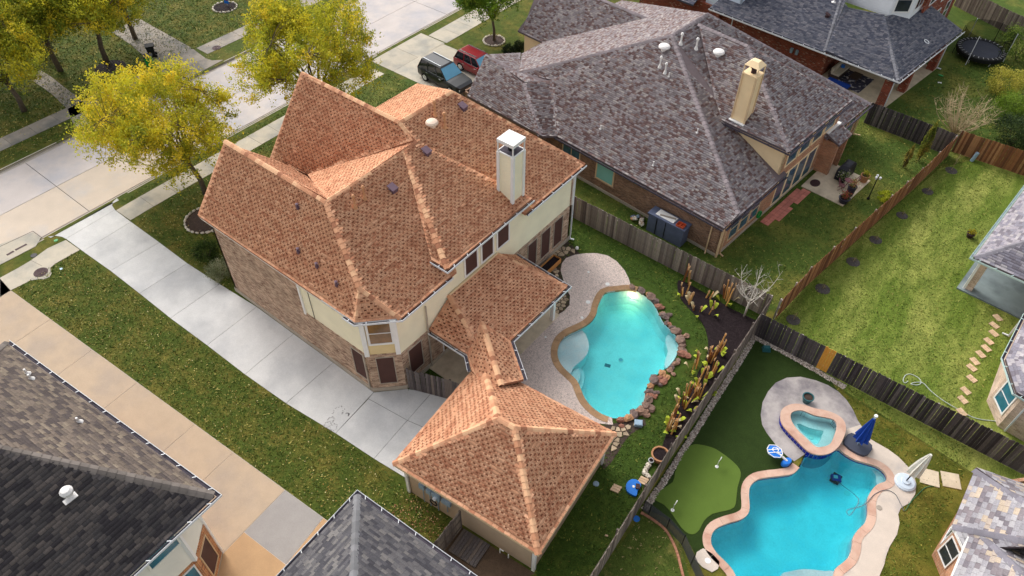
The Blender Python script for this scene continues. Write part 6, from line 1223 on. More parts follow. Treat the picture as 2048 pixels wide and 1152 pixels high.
# mulch rings with young saplings along the brown fence
SAP = (('1902,341',.4,1.5,'at the top by the green pipe'),('1855,383',.36,.5,'second from the top'),('1804,431',.36,.4,'third from the top'),('1751,480',.38,.4,'fourth from the top'),('1706,524',.4,.5,'fifth from the top'),('1645,578',.42,.4,'lowest along the fence'),('1586,640',.38,.7,'in the corner by the dark fence'))
SP = [(-1.44,53.8),(-2.02,50.26),(-2.57,46.53),(-3.11,42.96),(-3.51,40),(-4.1,36.5),(-4.47,32.97)]
mat('mulch_grey', C(84,78,76), var=.4, scale=6, fine=.5, fscale=30, bump=1.)
for i, (q, (_, r, h, lb_)) in enumerate(zip(SP, SAP)):
    t = thing('sapling', 'tiny sapling in a dark mulch ring, %s'%lb_, 'sapling', (q[0],q[1],0), 'saplings along the brown fence')
    MB().lathe(q[0],q[1],[(r*1.1,.002),(r,.03),(r*.4,.06),(.02,.05)],16).build('mulch_ring','mulch_grey',t)
    b = MB().tube([(q[0],q[1],0),(q[0]+.05,q[1]+.03,h)],[.018,.008],5)
    for k in range(4): b.tube([(q[0]+.02,q[1],h*.4+.1*k*h),(q[0]+.16*math.cos(k*2),q[1]+.16*math.sin(k*2),h*.6+.1*k*h)],[.008,.004],4)
    b.build('stem','bare_tan',t)
    rg = np.random.RandomState(i); nL = 40; c = np.stack([rg.normal(q[0],.1,nL),rg.normal(q[1],.1,nL),rg.uniform(.1,h,nL)],1); link('leaves', leafmesh('leaves',c,np.array([0,0,.4]),.07,np.tile(np.array([C(112,104,60)]),(nL,1)),'leaf',rg), t)
# mulch rings with stone borders round the street trees
def stone_ring(q, r, label, m='mulch_brown', n=18, stones=True, sm='ring_stone'):
    t = thing('tree_ring', label, 'mulch ring', (q[0],q[1],0)); MB().lathe(q[0],q[1],[(r,.0),(r*.95,.04),(.05,.08)],24).build('mulch',m,t); rg = random.Random(n)
    if stones:
        for k in range(n):
            a = 2*math.pi*k/n; s = rg.uniform(.2,.3)
            key = ('rs',rg.randrange(3))
            if key not in _pk: _pk[key] = MB().ball((0,0,0),.5,.36,.34,7,4,.2,key[1]).mesh('stone','ring_stone')
            link('stone', _pk[key], t, TRS(q[0]+r*math.cos(a), q[1]+r*math.sin(a), .05, a+1.57, s*1.3, s, s))
mat('ring_stone', C(206,196,180), var=.25, scale=4, objvar=.15)
stone_ring((-39.09,47.38), .95, 'stone edged mulch ring under the bright green tree'); stone_ring((-62.81,36.19), 1.1, 'stone edged mulch ring at the top left with a small sign', m='mulch'); stone_ring((-38.81,16.69), 1.35, 'stone edged mulch ring at the tan house front corner', n=24); stone_ring((-61.3,23.42), 1.25, 'dark mulch ring beside the green bin', m='mulch', stones=False)

# ---------------------------------------------------------------- cars
def carpaint(name, col, rough=.3):
    m = mat(name, col, rough=rough, spec=.5, var=.06, scale=1.2); m.node_tree.nodes['Principled BSDF'].inputs['Coat Weight'].default_value = .3; return m
carpaint('paint_black', C(12,13,18)); carpaint('paint_red', C(140,20,30)); mat('car_glass', C(24,28,36), rough=.06, spec=.9); mat('tyre', C(30,30,32), rough=.9); mat('chrome', C(196,200,204), rough=.25, metal=.8); mat('tail_red', C(170,20,24), rough=.3); mat('lamp_clear', C(220,226,230), rough=.15)
def car(label, x, y, rz, L, Wd, Hh, paint, belt=.58, glass='car_glass'):
    F_ = lambda u, v, z=0.: (x+math.cos(rz)*u-math.sin(rz)*v, y+math.sin(rz)*u+math.cos(rz)*v, z)
    t = thing('parked_car', label, 'car', (x,y,0), 'cars parked on the driveway')
    h = L/2; w = Wd/2; zb = Hh*belt
    st = [(-h,.72,.42,zb-.12),(-h+.12,.95,.3,zb),(-h+.6,1.,.24,zb+.02),(-h*.2,1.,.24,zb),(h*.35,1.,.24,zb-.03),(h*.55,.99,.24,zb-.06),(h-.35,.95,.26,zb-.16),(h-.05,.8,.34,zb-.28),(h,.7,.42,zb-.36)]
    b = MB(F_); rows = []
    for u, k, z0, z1 in st:
        ww = w*k; rows.append([(u,-ww*.92,z0),(u,-ww,z0+.2),(u,-ww,z1-.14),(u,-ww*.93,z1),(u,ww*.93,z1),(u,ww,z1-.14),(u,ww,z0+.2),(u,ww*.92,z0)])
    P = [p for r in rows for p in r]; n = 8
    b._add(P, [(i*n+k,(i+1)*n+k,(i+1)*n+(k+1)%n,i*n+(k+1)%n) for i in range(len(rows)-1) for k in range(n)]+[tuple(range(n)),tuple(range(len(P)-1,len(P)-n-1,-1))])
    body = b.build('body', paint, t)
    # greenhouse: glass block with a painted roof and pillars
    zr = Hh; a0,a1,b0,b1 = -h+.1, -h+.45, h*.42, h*.1
    lo = [(a0,-w*.9),(b0,-w*.9),(b0,w*.9),(a0,w*.9)]; hi = [(a1,-w*.72),(b1,-w*.72),(b1,w*.72),(a1,w*.72)]
    g = MB(F_); g._add([(p[0],p[1],zb-.02) for p in lo]+[(p[0],p[1],zr-.06) for p in hi],[(0,1,5,4),(2,3,7,6)]); g.build('side_window', glass, t)
    g = MB(F_); g._add([(p[0],p[1],zb-.02) for p in lo]+[(p[0],p[1],zr-.06) for p in hi],[(1,2,6,5)]); g.build('windscreen', 'sky_painted_glass', t)
    g = MB(F_); g._add([(p[0],p[1],zb-.02) for p in lo]+[(p[0],p[1],zr-.06) for p in hi],[(3,0,4,7)]); g.build('rear_window', glass, t)
    r = MB(F_); q = [(a1-.06,-w*.73),(b1+.04,-w*.73),(b1+.04,w*.73),(a1-.06,w*.73)]; q2 = [(a1+.1,-w*.62),(b1-.12,-w*.62),(b1-.12,w*.62),(a1+.1,w*.62)]
    r._add([(p[0],p[1],zr-.075) for p in q]+[(p[0],p[1],zr) for p in q2],[(0,1,5,4),(1,2,6,5),(2,3,7,6),(3,0,4,7),(4,5,6,7)]); r.build('roof', paint, t)
    pl = MB(F_)
    for s in (-1,1):
        for fr_ in (0.02,.36,.68,.98):
            ub = a0+(b0-a0)*fr_; ut = a1+(b1-a1)*fr_; pl.bar((ub,s*w*.905,zb-.02),(ut,s*w*.725,zr-.06),.09,.03)
    pl.build('pillars', paint, t, kind=None)
    for s in (-1,1):
        MB(F_).bar((a1+.1,s*w*.6,zr+.04),(b1-.1,s*w*.6,zr+.04),.05,.05).build('roof_rail','chrome',t); MB(F_).bar((a0+.15,s*w*.915,zb+.0),(b0-.1,s*w*.915,zb-.01),.02,.03).build('window_trim','chrome',t)
        MB(F_).box(b0-.25,s*(w+.1),zb-.02,.14,.22,.16).build('mirror',paint,t); MB(F_).box(-h+.08,s*w*.72,zb-.42,.14,.26,.34).build('tail_light','tail_red',t); MB(F_).box(h-.12,s*w*.66,zb-.5,.16,.32,.14).build('headlight','lamp_clear',t)
        for k, u in ((0,-h*.5),(1,h*.1)): MB(F_).bar((u,s*(w+.005),zb-.16),(u+.2,s*(w+.005),zb-.16),.03,.03).build('door_handle','chrome',t)
        for u in (-h*.6,h*.6):
            wv = MB(); P = [F_(u,s*(w-.22),.36),F_(u,s*(w+.01),.36)]; wv.tube(P,.36,18); o = wv.build('wheel','tyre',t); MB().tube([F_(u,s*(w),.36),F_(u,s*(w+.02),.36)],.23,14).build('rim','chrome',o)
    MB(F_).box(-h,0,.42,.1,Wd*.8,.16).build('rear_bumper','tyre',t); return t
mat('sky_painted_glass', C(96,170,206), rough=.08, spec=.9, var=.1)  # windscreen: the reflected blue of the sky is painted into the base colour
car('black SUV parked on the pale driveway behind the tan roof', -37.75, 39.45, R_(-4), 4.95, 1.95, 1.8, 'paint_black'); car('dark red car parked beyond the black SUV', -36.7, 42.55, R_(-3), 4.6, 1.85, 1.62, 'paint_red')
# ---------------------------------------------------------------- bins, drain, covers, sign
mat('bin_green', C(24,140,62), rough=.45, var=.08, scale=3)
def wbin(q, m, label, rz=0., lid='black'):
    t = thing('wheelie_bin', label, 'bin', (q[0],q[1],0)); x, y = q[0], q[1]; b = MB(); c, s = math.cos(rz), math.sin(rz)
    def P(u,v,z): return (x+c*u-s*v, y+s*u+c*v, z)
    lo = [P(-.24,-.26,.06),P(.24,-.26,.06),P(.24,.26,.06),P(-.24,.26,.06)]; hi = [P(-.32,-.31,1.0),P(.3,-.31,1.0),P(.3,.31,1.0),P(-.32,.31,1.0)]
    b._add(lo+hi,[(3,2,1,0),(4,5,6,7),(0,1,5,4),(1,2,6,5),(2,3,7,6),(3,0,4,7)]); b.build('body',m,t)
    MB().prism([P(-.35,-.34,0)[:2],P(.36,-.34,0)[:2],P(.36,.34,0)[:2],P(-.35,.34,0)[:2]],1.0,1.07).build('lid',lid,t)
    for k in (-1,1): MB().tube([P(.28,k*.3,.13),P(.28,k*.24,.13)],.13,12).build('wheel','black',t)
    MB().bar(P(.38,-.25,1.0),P(.38,.25,1.0),.04).build('handle','black',t)
wbin((-58.71,25.63),'bin_green','green wheeled bin at the far driveway corner',R_(60)); wbin((-60.13,26.71),'black','dark wheeled bin behind the green one',R_(60))
def cover(q, r, label, col=None, m='iron'):
    t = thing('manhole_cover', label, 'manhole cover', (q[0],q[1],0)); 
    if col: MB().lathe(q[0],q[1],[(col,-.02),(col,.022),(r,.023)],28).build('collar','walk',t)
    b = MB().lathe(q[0],q[1],[(r,.0),(r,.034),(r*.9,.036)],28)
    for k in range(3): b.tube([(q[0]+r*(.25+.25*k)*math.cos(a),q[1]+r*(.25+.25*k)*math.sin(a),.037) for a in [i*math.pi/12 for i in range(25)]],.012,4,False)
    b.build('plate',m,t)
cover((-42.62,7.32),.42,'rusty round manhole cover on the near sidewalk',.56); cover((-57.13,31.04),.38,'dark round manhole cover on the far sidewalk')
disc('meter_lid','small green valve lid by the driveway entrance',(-44.65,9.42),.13,'pool_blue' if 0 else 'bin_green',.01); disc('meter_lid','dark round water meter lid beside the sidewalk',(-44.41,7.82),.2,'black',.01); disc('meter_lid','small pale lid in the left lawn',(-41.95,8.26),.1,'meter_grey',.01)
sd_ = thing('storm_drain','concrete kerb inlet with two dark slots at left edge','drain',(*(-45.83,7.32),0))
q = [(-47.07,6.98),(-46.44,8.9),(-45.63,8.87),(-44.9,8.31),(-45.23,6.07),(-45.54,4.97),(-47.55,5.94)]; MB().prism([(-47.31,6.13),(-47.07,6.98),(-46.53,8.88),(-45.62,8.93),(-45.11,8.32),(-45.19,6.68),(-45.3,5.17)],-.1,.03).build('top_slab','walk',sd_)
for px in (((-45.73,6.76),(-45.74,7.22)),((-45.76,7.32),(-45.73,8.06))): a, b = px; MB().bar((*a,.03),(*b,.03),.16,.02).build('slot','iron',sd_)
MB().bar((*(-46.94,5.96),.032),(*(-46.63,8.93),.032),.04,.006).bar((*(-46.63,8.93),.032),(*(-45.57,8.97),.032),.04,.006).build('joint_line','joint',sd_)
sg = thing('yard_sign','small blue and red yard sign in the stone ring','sign',(*(-62.88,36.52),0)); q = (-62.88,36.52)
MB().box(q[0],q[1],.25,.5,.03,.45,R_(20)).build('panel','pool_blue',sg); MB().box(q[0]+.005,q[1]-.02,.58,.5,.02,.14,R_(20)).build('stripe','tail_red',sg); MB().tube([(q[0],q[1],0),(q[0],q[1],.3)],.015,5).build('stake','white_metal',sg)
# ---------------------------------------------------------------- storage box and clutter beside the grey house
mat('shed_blue', C(92,100,124), rough=.5, var=.15, scale=3); mat('crate_red', C(190,84,52), rough=.5, var=.15, scale=4)
sx = thing('storage_box','slate blue resin storage box with clutter on its lid','storage box',(-14.1,34.7,0))
MB().prism([(-15.4,34.32),(-12.8,34.22),(-12.76,35.02),(-15.36,35.12)],0,1.42).build('body','shed_blue',sx); MB().prism([(-15.48,34.26),(-12.72,34.16),(-12.68,35.06),(-15.44,35.16)],1.42,1.52).build('lid','shed_blue',sx)
for x in (-14.75,-14.1,-13.45): MB().box(x,34.27,.05,.05,.04,1.35).build('rib','black',sx)
tag(MB().box(-14.3,34.68,1.53,1.35,.6,.04,R_(-4)).build('white_board','white_paint'),'white board lying on the storage box lid','board'); tag(MB().bar((-14.7,34.5,1.6),(-13.7,34.75,1.6),.12,.03).build('plank','fw_c'),'grey plank on the white board','plank')
cr = thing('tool_crate','red open crate on the right end of the storage box','crate',(-13.1,34.5,1.53)); b = MB().box(-13.15,34.45,1.53,.5,.4,.03)
for dx, dy, w_, l_ in ((-.25,0,.03,.4),(.25,0,.03,.4),(0,-.2,.5,.03),(0,.2,.5,.03),(0,0,.03,.4)): b.box(-13.15+dx,34.45+dy,1.53,w_,l_,.14)
b.build('tray','crate_red',cr)
rg = random.Random(9)
for i in range(9):
    m = ['ring_stone','rock_a','meter_grey','rock_c','ring_stone','rock_e','shed_blue','ring_stone','rock_b'][i]; s = rg.uniform(.3,.46); x, y = -16.35+rg.uniform(-.5,.6), 34.75+rg.uniform(-.35,.4)
    o = bpy.data.objects.new('landscape_stone', MB().ball((0,0,0),.5,.42,.36,8,5,.24,40+i).mesh('landscape_stone',m)); COL.objects.link(o); o.matrix_basis = TRS(x,y,s*.25+rg.uniform(0,.25),rg.uniform(0,6),s,s,s); tag(o,'%s in the pile left of the storage box'%['flat cream stone','brown stone','grey-blue stone','orange-tan stone','pale rounded stone','dark brown stone','slate blue lump','topmost pale stone','reddish brown stone'][i],'stone','stone pile by the storage box')
# ---------------------------------------------------------------- our yard
mat('planter_wood', C(190,130,72), var=.2, scale=4, stretch=(4,4,1)); pb = thing('planter_box','low wooden planter box under the back windows','planter',(-18.3,27.45,0))
for dx, w_, l_ in ((-.28,.04,1.5),(.28,.04,1.5)): MB().box(-18.25+dx,27.45,.08,w_,l_,.36).build('side_board','planter_wood',pb)
for dy in (-.74,.74): MB().box(-18.25,27.45+dy,.08,.52,.04,.36).build('end_board','planter_wood',pb)
MB().box(-18.25,27.45,.1,.5,1.42,.24).build('soil','mulch',pb)
ball_ = MB().ball((-17.9,29.9,.12),.12,n=12,m=8); tag(ball_.build('ball','white_paint',smooth=True),'small white ball near the downspout','ball')
def pot(q, r, h, m, label, plant=None, pn=260, pr=.25, ph=.4, soil='mulch', lip=1.1, pcol=None):
    t = thing('plant_pot',label,'pot',(q[0],q[1],0)); MB().lathe(q[0],q[1],[(r*.72,0),(r,h-.06),(r*lip,h-.06),(r*lip,h),(r*.9,h),(r*.88,h-.08),(.01,h-.08)],18).build('pot',m,t); MB().lathe(q[0],q[1],[(r*.87,h-.07),(.01,h-.06)],16).build('soil',soil,t)
    if plant:
        rg = np.random.RandomState(int(abs(q[0])*100)%97); c = np.stack([rg.normal(q[0],pr*.5,pn),rg.normal(q[1],pr*.5,pn),h+rg.uniform(0,ph,pn)],1); pal = np.array(plant); link('plant',leafmesh('plant',c,np.array([0,0,.7]),.09,pal[rg.randint(0,len(pal),pn)]*rg.uniform(.8,1.2,(pn,1)),'leaf',rg),t)
mat('terracotta', C(176,128,92), var=.15, scale=4); mat('glaze_dark', C(54,50,66), rough=.3, var=.2, scale=3); mat('glaze_teal', C(44,92,96), rough=.3, var=.2)
pot((-5.92,19.94),.42,.5,'terracotta','large tan tub pot against the back fence','' or None); pot((-6.15,19.5),.13,.25,'white_metal','small white bucket beside the tan tub pot')
for i, q in enumerate(((-6.16,19.27),(-6.13,19.08),(-6.12,18.92),(-6.05,18.76),(-5.9,18.74),(-5.78,18.73))):
    tag(MB().ball((q[0],q[1],.06),.15,.12,.12,8,5,.2,i).build('edging_stone','ring_stone'),'pale edging stone, %s below the white bucket'%ORD[i],'stone','edging stones by the back fence')
bt = thing('water_table_toy','blue plastic toy tray on the grass by the fence','toy',(*(-6.04,17.76),0)); q = (-6.04,17.76)
MB().prism(smooth_loop([(q[0]-.35,q[1]+.25),(q[0]-.1,q[1]+.42),(q[0]+.2,q[1]+.3),(q[0]+.22,q[1]-.05),(q[0]+.3,q[1]-.35),(q[0]-.15,q[1]-.4),(q[0]-.4,q[1]-.1)],3),.0,.14).build('tray','pool_blue',bt); MB().box(q[0]+.12,q[1]+.12,.12,.2,.26,.1,.5).build('insert','iron',bt); MB().lathe(q[0]-.05,q[1],[(.07,.14),(.07,.16)],12).build('hub','white_paint',bt)
disc('valve_lid','pale teal round lid in the lawn beside the garage',(-7.63,16.8),.15,'glaze_teal' if 0 else 'meter_grey',.02)
for px, lb_ in (((-6.72,17.19),'pile of three tan brick pavers on the lawn'),((-5.91,18.38),'brick pavers stacked against the back fence')):
    t = thing('paver_stack',lb_,'pavers',(px[0],px[1],0))
    for k in range(3): MB().box(px[0],px[1]+(-.14+.14*k),0,.42,.12,.07,R_(12)).build('brick','paver_tan',t)
disc('sprinkler_lid','small blue-white cap by the back fence end',(-5.11,16.48),.16,'pool_blue',.02); tag(MB().box(*(-5.76,14.88),0,.14,.08,.07,.4).build('brick','paver_tan'),'single pale brick lying in the side lawn','brick')
# weathered pallet deck and pipes beside the garage
pd = thing('pallet_deck','weathered grey plank deck pad beside the garage','deck',(-10.5,10.4,0)); PF = frame((-11.05,9.75),6)
for i in range(9): MB(PF).box(.09+.165*i,.62,.04,.15,1.25,.05).build('plank','fd_c' if i%3 else 'fw_b',pd)
for v in (.1,1.1): MB(PF).box(.75,v,0,1.5,.08,.04).build('joist','fd_b',pd)
pp = thing('pvc_pipes','white pvc pipe stubs against the garage wall','pipe',(*(-9.14,11.17),0)); q = (-9.14,11.17); MB().tube([(q[0],q[1],0),(q[0],q[1],.4),(q[0]+.2,q[1]+.02,.4)],.03,8).tube([(q[0]+.45,q[1]+.05,0),(q[0]+.45,q[1]+.05,.35)],.03,8).build('pipe','white_paint',pp)
struct(MB().prism([(-11.2,9.2),(-8.3,9.5),(-7.3,11.4),(-11.3,11.0)],-.02,.006).build('bare_soil','soil'))
# ---------------------------------------------------------------- second pool surroundings
mat('cloth_blue', C(20,62,150), rough=.8, var=.2, scale=3); mat('cloth_white', C(222,218,206), rough=.8, var=.12, scale=3); mat('base_grey', C(66,70,84), rough=.6, var=.15); mat('base_white', C(206,218,230), rough=.5, var=.06)
def folds(x, y, dx, dy, z0, z1, r0, r1, m, par, n=16, rmid=None):      # a closed umbrella's pleated cloth
    rings = []; b = MB(); K_ = 7
    for i in range(K_):
        t = i/(K_-1); r = r0+(r1-r0)*t+(.05*math.sin(t*math.pi) if rmid else 0); ring = []
        for k in range(n): a = 2*math.pi*k/n; rr2 = r*(1.0 if k%2 else .62); ring.append((x+dx*t+rr2*math.cos(a), y+dy*t+rr2*math.sin(a), z0+(z1-z0)*t))
        rings += ring
    b._add(rings,[(i*n+k,i*n+(k+1)%n,(i+1)*n+(k+1)%n,(i+1)*n+k) for i in range(K_-1) for k in range(n)]+[tuple(range((K_-1)*n,K_*n))]); return b.build('canopy',m,par)
ub = thing('patio_umbrella','closed blue umbrella on a dark slab base by the spa','umbrella',(*(1.62,26.92),0)); q = (1.62,26.92)
MB().prism(offset_loop(smooth_loop([(q[0]-.55,q[1]-.4),(q[0]+.5,q[1]-.45),(q[0]+.6,q[1]+.4),(q[0]-.5,q[1]+.45)],3),0),.03,.2).build('base','base_grey',ub); MB().tube([(q[0],q[1],.2),(q[0],q[1],2.75)],.035,10).build('pole','meter_grey',ub); folds(q[0],q[1],0,0,.7,2.5,.42,.08,'cloth_blue',ub); MB().lathe(q[0],q[1],[(.05,2.6),(.09,2.72),(.09,2.78),(.02,2.8)],12).build('finial','bin_green' if 0 else 'white_paint',ub)
uw = thing('patio_umbrella','closed off-white umbrella tilted on a round pale base','umbrella',(*(4.25,26.35),0)); q = (4.25,26.35)
MB().lathe(q[0],q[1],[(.5,.03),(.5,.12),(.42,.18),(.22,.2),(.2,.26),(.02,.27)],24).build('base','base_white',uw); MB().tube([(q[0],q[1],.2),(q[0]+.12,q[1]+.1,2.5)],.03,10).build('pole','black',uw); folds(q[0]+.05,q[1]+.04,.1,.1,.95,2.65,.33,.07,'cloth_white',uw,rmid=1)
hp_ = thing('pool_hoop','blue and white toy basketball hoop at the pool edge','toy',(*(-0.79,23.6),0)); q = (-0.8,23.67); q2 = (-1.51,23.68)
MB().lathe(q[0],q[1],[(.3,.04),(.32,.2),(.26,.3),(.02,.32)],14,1.,.6,1.2).build('base','pool_blue',hp_); MB().tube([(q[0],q[1],.28),((q[0]+q2[0])/2,(q[1]+q2[1])/2,.42),(q2[0]+.1,q2[1],.45)],.06,8).build('arm','white_paint',hp_)
bb_ = MB(); P = [(q2[0]+.42*math.cos(a)*(1.0 if k%2 else .92),q2[1]+.36*math.sin(a),.42) for k, a in enumerate([i*math.pi/4+.3 for i in range(8)])]; bb_.prism([p[:2] for p in P],.4,.46); o = bb_.build('backboard','pool_blue',hp_); e = MB(); e.tube([(p[0],p[1],.47) for p in P]+[(P[0][0],P[0][1],.47)],.025,6); e.bar((q2[0]-.3,q2[1]-.15,.475),(q2[0]+.15,q2[1]+.28,.475),.04,.01).bar((q2[0]-.2,q2[1]-.28,.475),(q2[0]+.28,q2[1]+.15,.475),.04,.01).build('trim','white_paint',o)
MB().tube([(q2[0]+.14*math.cos(a),q2[1]+.14*math.sin(a),.6) for a in [i*math.pi/8 for i in range(17)]],.02,6).build('rim','white_paint',hp_)
pot((-1.52,27.92),.28,.45,'glaze_teal','round dark planter on the stained spa deck',soil='mulch_brown')
rb_ = thing('pool_robot','dark blue pool cleaning robot under water','pool cleaner',(1.56,25.43,-1.35)); q = (1.56,25.43,-1.35); MB().box(q[0],q[1],-1.4,.45,.38,.2,.5).build('body','cloth_blue',rb_); MB().box(q[0]-.05,q[1],-1.2,.2,.16,.05,.5).build('handle','white_metal',rb_)
for k in (-1,1): MB().tube([(q[0]-.22,q[1]+k*.2,-1.3),(q[0]+.22,q[1]+k*.2,-1.3)],.1,8).build('track','black',rb_)
mat('hose_pale', C(196,204,196), rough=.5, var=.1); mat('hose_green', C(62,110,72), rough=.5, var=.1); mat('hose_grey', C(110,112,118), rough=.5)
def hose(name, label, pts, r, m): return tag(MB().tube(smooth_path(pts,6),r,6).build(name,m,smooth=True),label,'hose')
hose('robot_cable','pale cable trailing from the pool robot across the deck',[(1.63,25.21,-1.15),(2.21,24.71,-0.6),(2.64,24.26,-0.12),(2.86,23.97,-0.08),(2.78,23.07,-0.08),(2.59,23.25,-0.08),(3.1,23.89,0.08),(3.31,24.8,0.07),(3.66,25.36,0.06),(4.08,25.42,0.06),(4.42,25.12,0.06),(4.72,24.8,0.05)],.015,'hose_grey')
hose('garden_hose','thin green hose curling from the deck to the south lawn',[(4.76,24.85,0.03),(4.79,25.06,0.03),(4.83,25.5,0.03),(5.01,26.29,0.03),(5.16,26.75,0.03),(5.48,27.11,0.03),(5.69,27.2,0.03)],.02,'hose_green')
hose('garden_hose','long pale hose snaking over the wide lawn',[(2.34,32.71,0.03),(2.25,32.47,0.03),(2.1,32.61,0.03),(2.11,33.06,0.03),(2.36,33.3,0.03),(2.76,33.27,0.03),(2.94,33.02,0.03),(2.81,32.75,0.03),(2.53,32.61,0.03),(2.67,32.85,0.03),(3.03,33.09,0.03),(3.54,32.82,0.03),(4.21,32.6,0.03),(5.02,32.51,0.03),(5.92,32.5,0.03),(6.8,32.97,0.03),(7.42,33.46,0.03)],.022,'hose_pale')
for px, lb_ in (((-3.43,21.35),'white golf flag at the top of the putting green'),((-3.99,17.92),'white golf flag at the lower end of the putting green')):
    t = thing('golf_flag',lb_,'flag',(px[0],px[1],0)); MB().tube([(px[0],px[1],.02),(px[0],px[1],.62)],.016,6).build('pole','white_paint',t); MB().prism([(px[0],px[1]),(px[0]+.02,px[1]+.28),(px[0]-.02,px[1]+.28)],.42,.6).build('flag','white_paint',t); MB().lathe(px[0],px[1],[(.09,.03),(.09,.05),(.05,.06)],12).build('cup','white_paint',t)
q = (-1.54,16.75); sk = thing('skimmer_slab','round-cornered pale slab with lid at the pool edge','skimmer',(q[0],q[1],0)); MB().prism(smooth_loop([(q[0]-.45,q[1]-.3),(q[0]+.45,q[1]-.35),(q[0]+.5,q[1]+.3),(q[0]-.4,q[1]+.4)],2),-.02,.05).build('slab','deck_con',sk); MB().lathe(q[0]+.05,q[1],[(.14,.05),(.14,.065)],16).build('lid','white_paint',sk)
gb_ = thing('green_box','rounded green utility lid beside the turf corner','box',(*(-4.74,29.85),0)); q = (-4.74,29.85); b = MB()
for k in range(5): a = k/4; b.box(q[0],q[1],.06*k,.46-.03*k,.34-.03*k,.06,.6)
b.build('lid','glaze_teal',gb_); disc('deck_drain','ring shaped fitting on the lower pool deck',(3.73,24.24),.13,'walk_old',.04)
# ---------------------------------------------------------------- grey house patio
mat('grill_cover', C(34,34,42), rough=.55, var=.25, scale=2, bump=.4, bscale=4)
gc_ = thing('covered_grill','barbecue under a black cover on the patio','grill',(*QF(2.3,13.6)[:2],0)); x, y, _ = QF(2.0,13.5); b = MB(); prf = [(.0,1.2),(.28,1.2),(.5,1.05),(.62,.85),(.62,.1)]
F3 = frame((x,y),-5.58); rows = []
for z, k, d in ((.06,.8,.36),(.8,.82,.36),(1.0,.72,.32),(1.15,.45,.24),(1.2,.2,.12)): rows += [(-d,-k,z),(d,-k,z),(d,k,z),(-d,k,z)]
b = MB(F3); b._add(rows,[(i*4+j,i*4+(j+1)%4,(i+1)*4+(j+1)%4,(i+1)*4+j) for i in range(4) for j in range(4)]+[(16,17,18,19)]); b.build('cover','grill_cover',gc_); MB(F3).box(0,0,0,.5,1.3,.08).build('base','black',gc_)
pot(QF(3.3,13.9),.3,.62,'terracotta','tall yellow-rimmed clay pot at the patio corner',[C(150,160,40),C(180,176,60)],200,.25,.3); pot(QF(3.35,10.75),.36,.45,'glaze_dark','grey tub pot with pink flowers at the lower patio corner',[C(206,96,84),C(96,120,50),C(190,120,90)],300,.3,.45); pot(QF(3.3,11.75),.3,.85,'glaze_dark','tall black square pot with leafy plant',[C(206,196,140),C(130,140,60),C(206,120,100)],320,.3,.5,lip=1.05); pot(QF(2.2,12.75),.26,.35,'black','black pot with tall green white plant',[C(110,136,60),C(160,176,110),C(226,220,200)],420,.4,.6)
mat('bistro', C(126,74,82), rough=.5, var=.15)
def bistro(q, rz, label):
    t = thing('folding_chair',label,'chair',(q[0],q[1],0)); f = frame(q,rz)
    for i in range(5): MB(f).box(-.16+.08*i,0,.44,.06,.4,.02).build('seat_slat','bistro',t)
    for i in range(3): MB(f).box(-.24-.02*i,0,.6+.1*i,.02,.4,.07).build('back_slat','bistro',t)
    for s in (-1,1): MB(f).bar((.2,s*.2,0),(-.28,s*.2,.88),.03).build('leg','bistro',t); MB(f).bar((-.22,s*.18,0),(.18,s*.18,.45),.03).build('leg','bistro',t)
bistro(QF(2.55,11.9),20,'folding bistro chair nearest the house on the patio'); bistro(QF(3.0,12.9),200,'folding bistro chair by the tall clay pot')
tb = thing('bistro_table','small round bistro table between the patio chairs','table',(*QF(2.75,12.4)[:2],0)); q = QF(2.75,12.4); MB().lathe(q[0],q[1],[(.28,.68),(.28,.71),(.02,.715)],18).build('top','bistro',tb)
for k in range(3): MB().bar((q[0]+.25*math.cos(k*2.1),q[1]+.25*math.sin(k*2.1),0),(q[0]-.1*math.cos(k*2.1),q[1]-.1*math.sin(k*2.1),.68),.025).build('leg','bistro',tb)
lm = thing('lamp_post','slim black garden lamp post beside the patio','lamp post',(*(-5.01,46.79),0)); q = (-5.01,46.79); MB().lathe(q[0],q[1],[(.1,0),(.1,.1),(.05,.2),(.035,.35),(.03,1.75),(.05,1.8)],10).build('pole','black',lm)
for k in range(3): a = k*2.1; MB().tube([(q[0],q[1],1.75),(q[0]+.12*math.cos(a),q[1]+.12*math.sin(a),1.82)],.015,5).build('arm','black',lm); MB().lathe(q[0]+.16*math.cos(a),q[1]+.16*math.sin(a),[(.04,1.78),(.08,1.9),(.07,1.98),(.01,2.0)],10).build('lantern','white_metal',lm)
hw = thing('hose_reel','green coiled hose on the grey house wall','hose',(*QF(.15,4.9)[:2],.5)); 
for k in range(4): MB().tube([QF(.12+.03*k,4.75+.26*math.cos(a),.7+.26*math.sin(a)) for a in [i*math.pi/9 for i in range(19)]],.022,5).build('coil','bin_green',hw)
pot((1.63,47.15),.24,.32,'iron','rusty pot with yellow plant on the wide lawn',[C(176,160,40),C(150,140,40)],160,.25,.25)
q = (-0.6,55.94); tag(MB().tube([(q[0],q[1],0),(q[0]+.1,q[1]+.05,.75)],.13,12).build('vent_riser','base_green' if 'base_green' in MT else 'meter_grey'),'pale green pipe riser in front of the reddish fence','pipe')
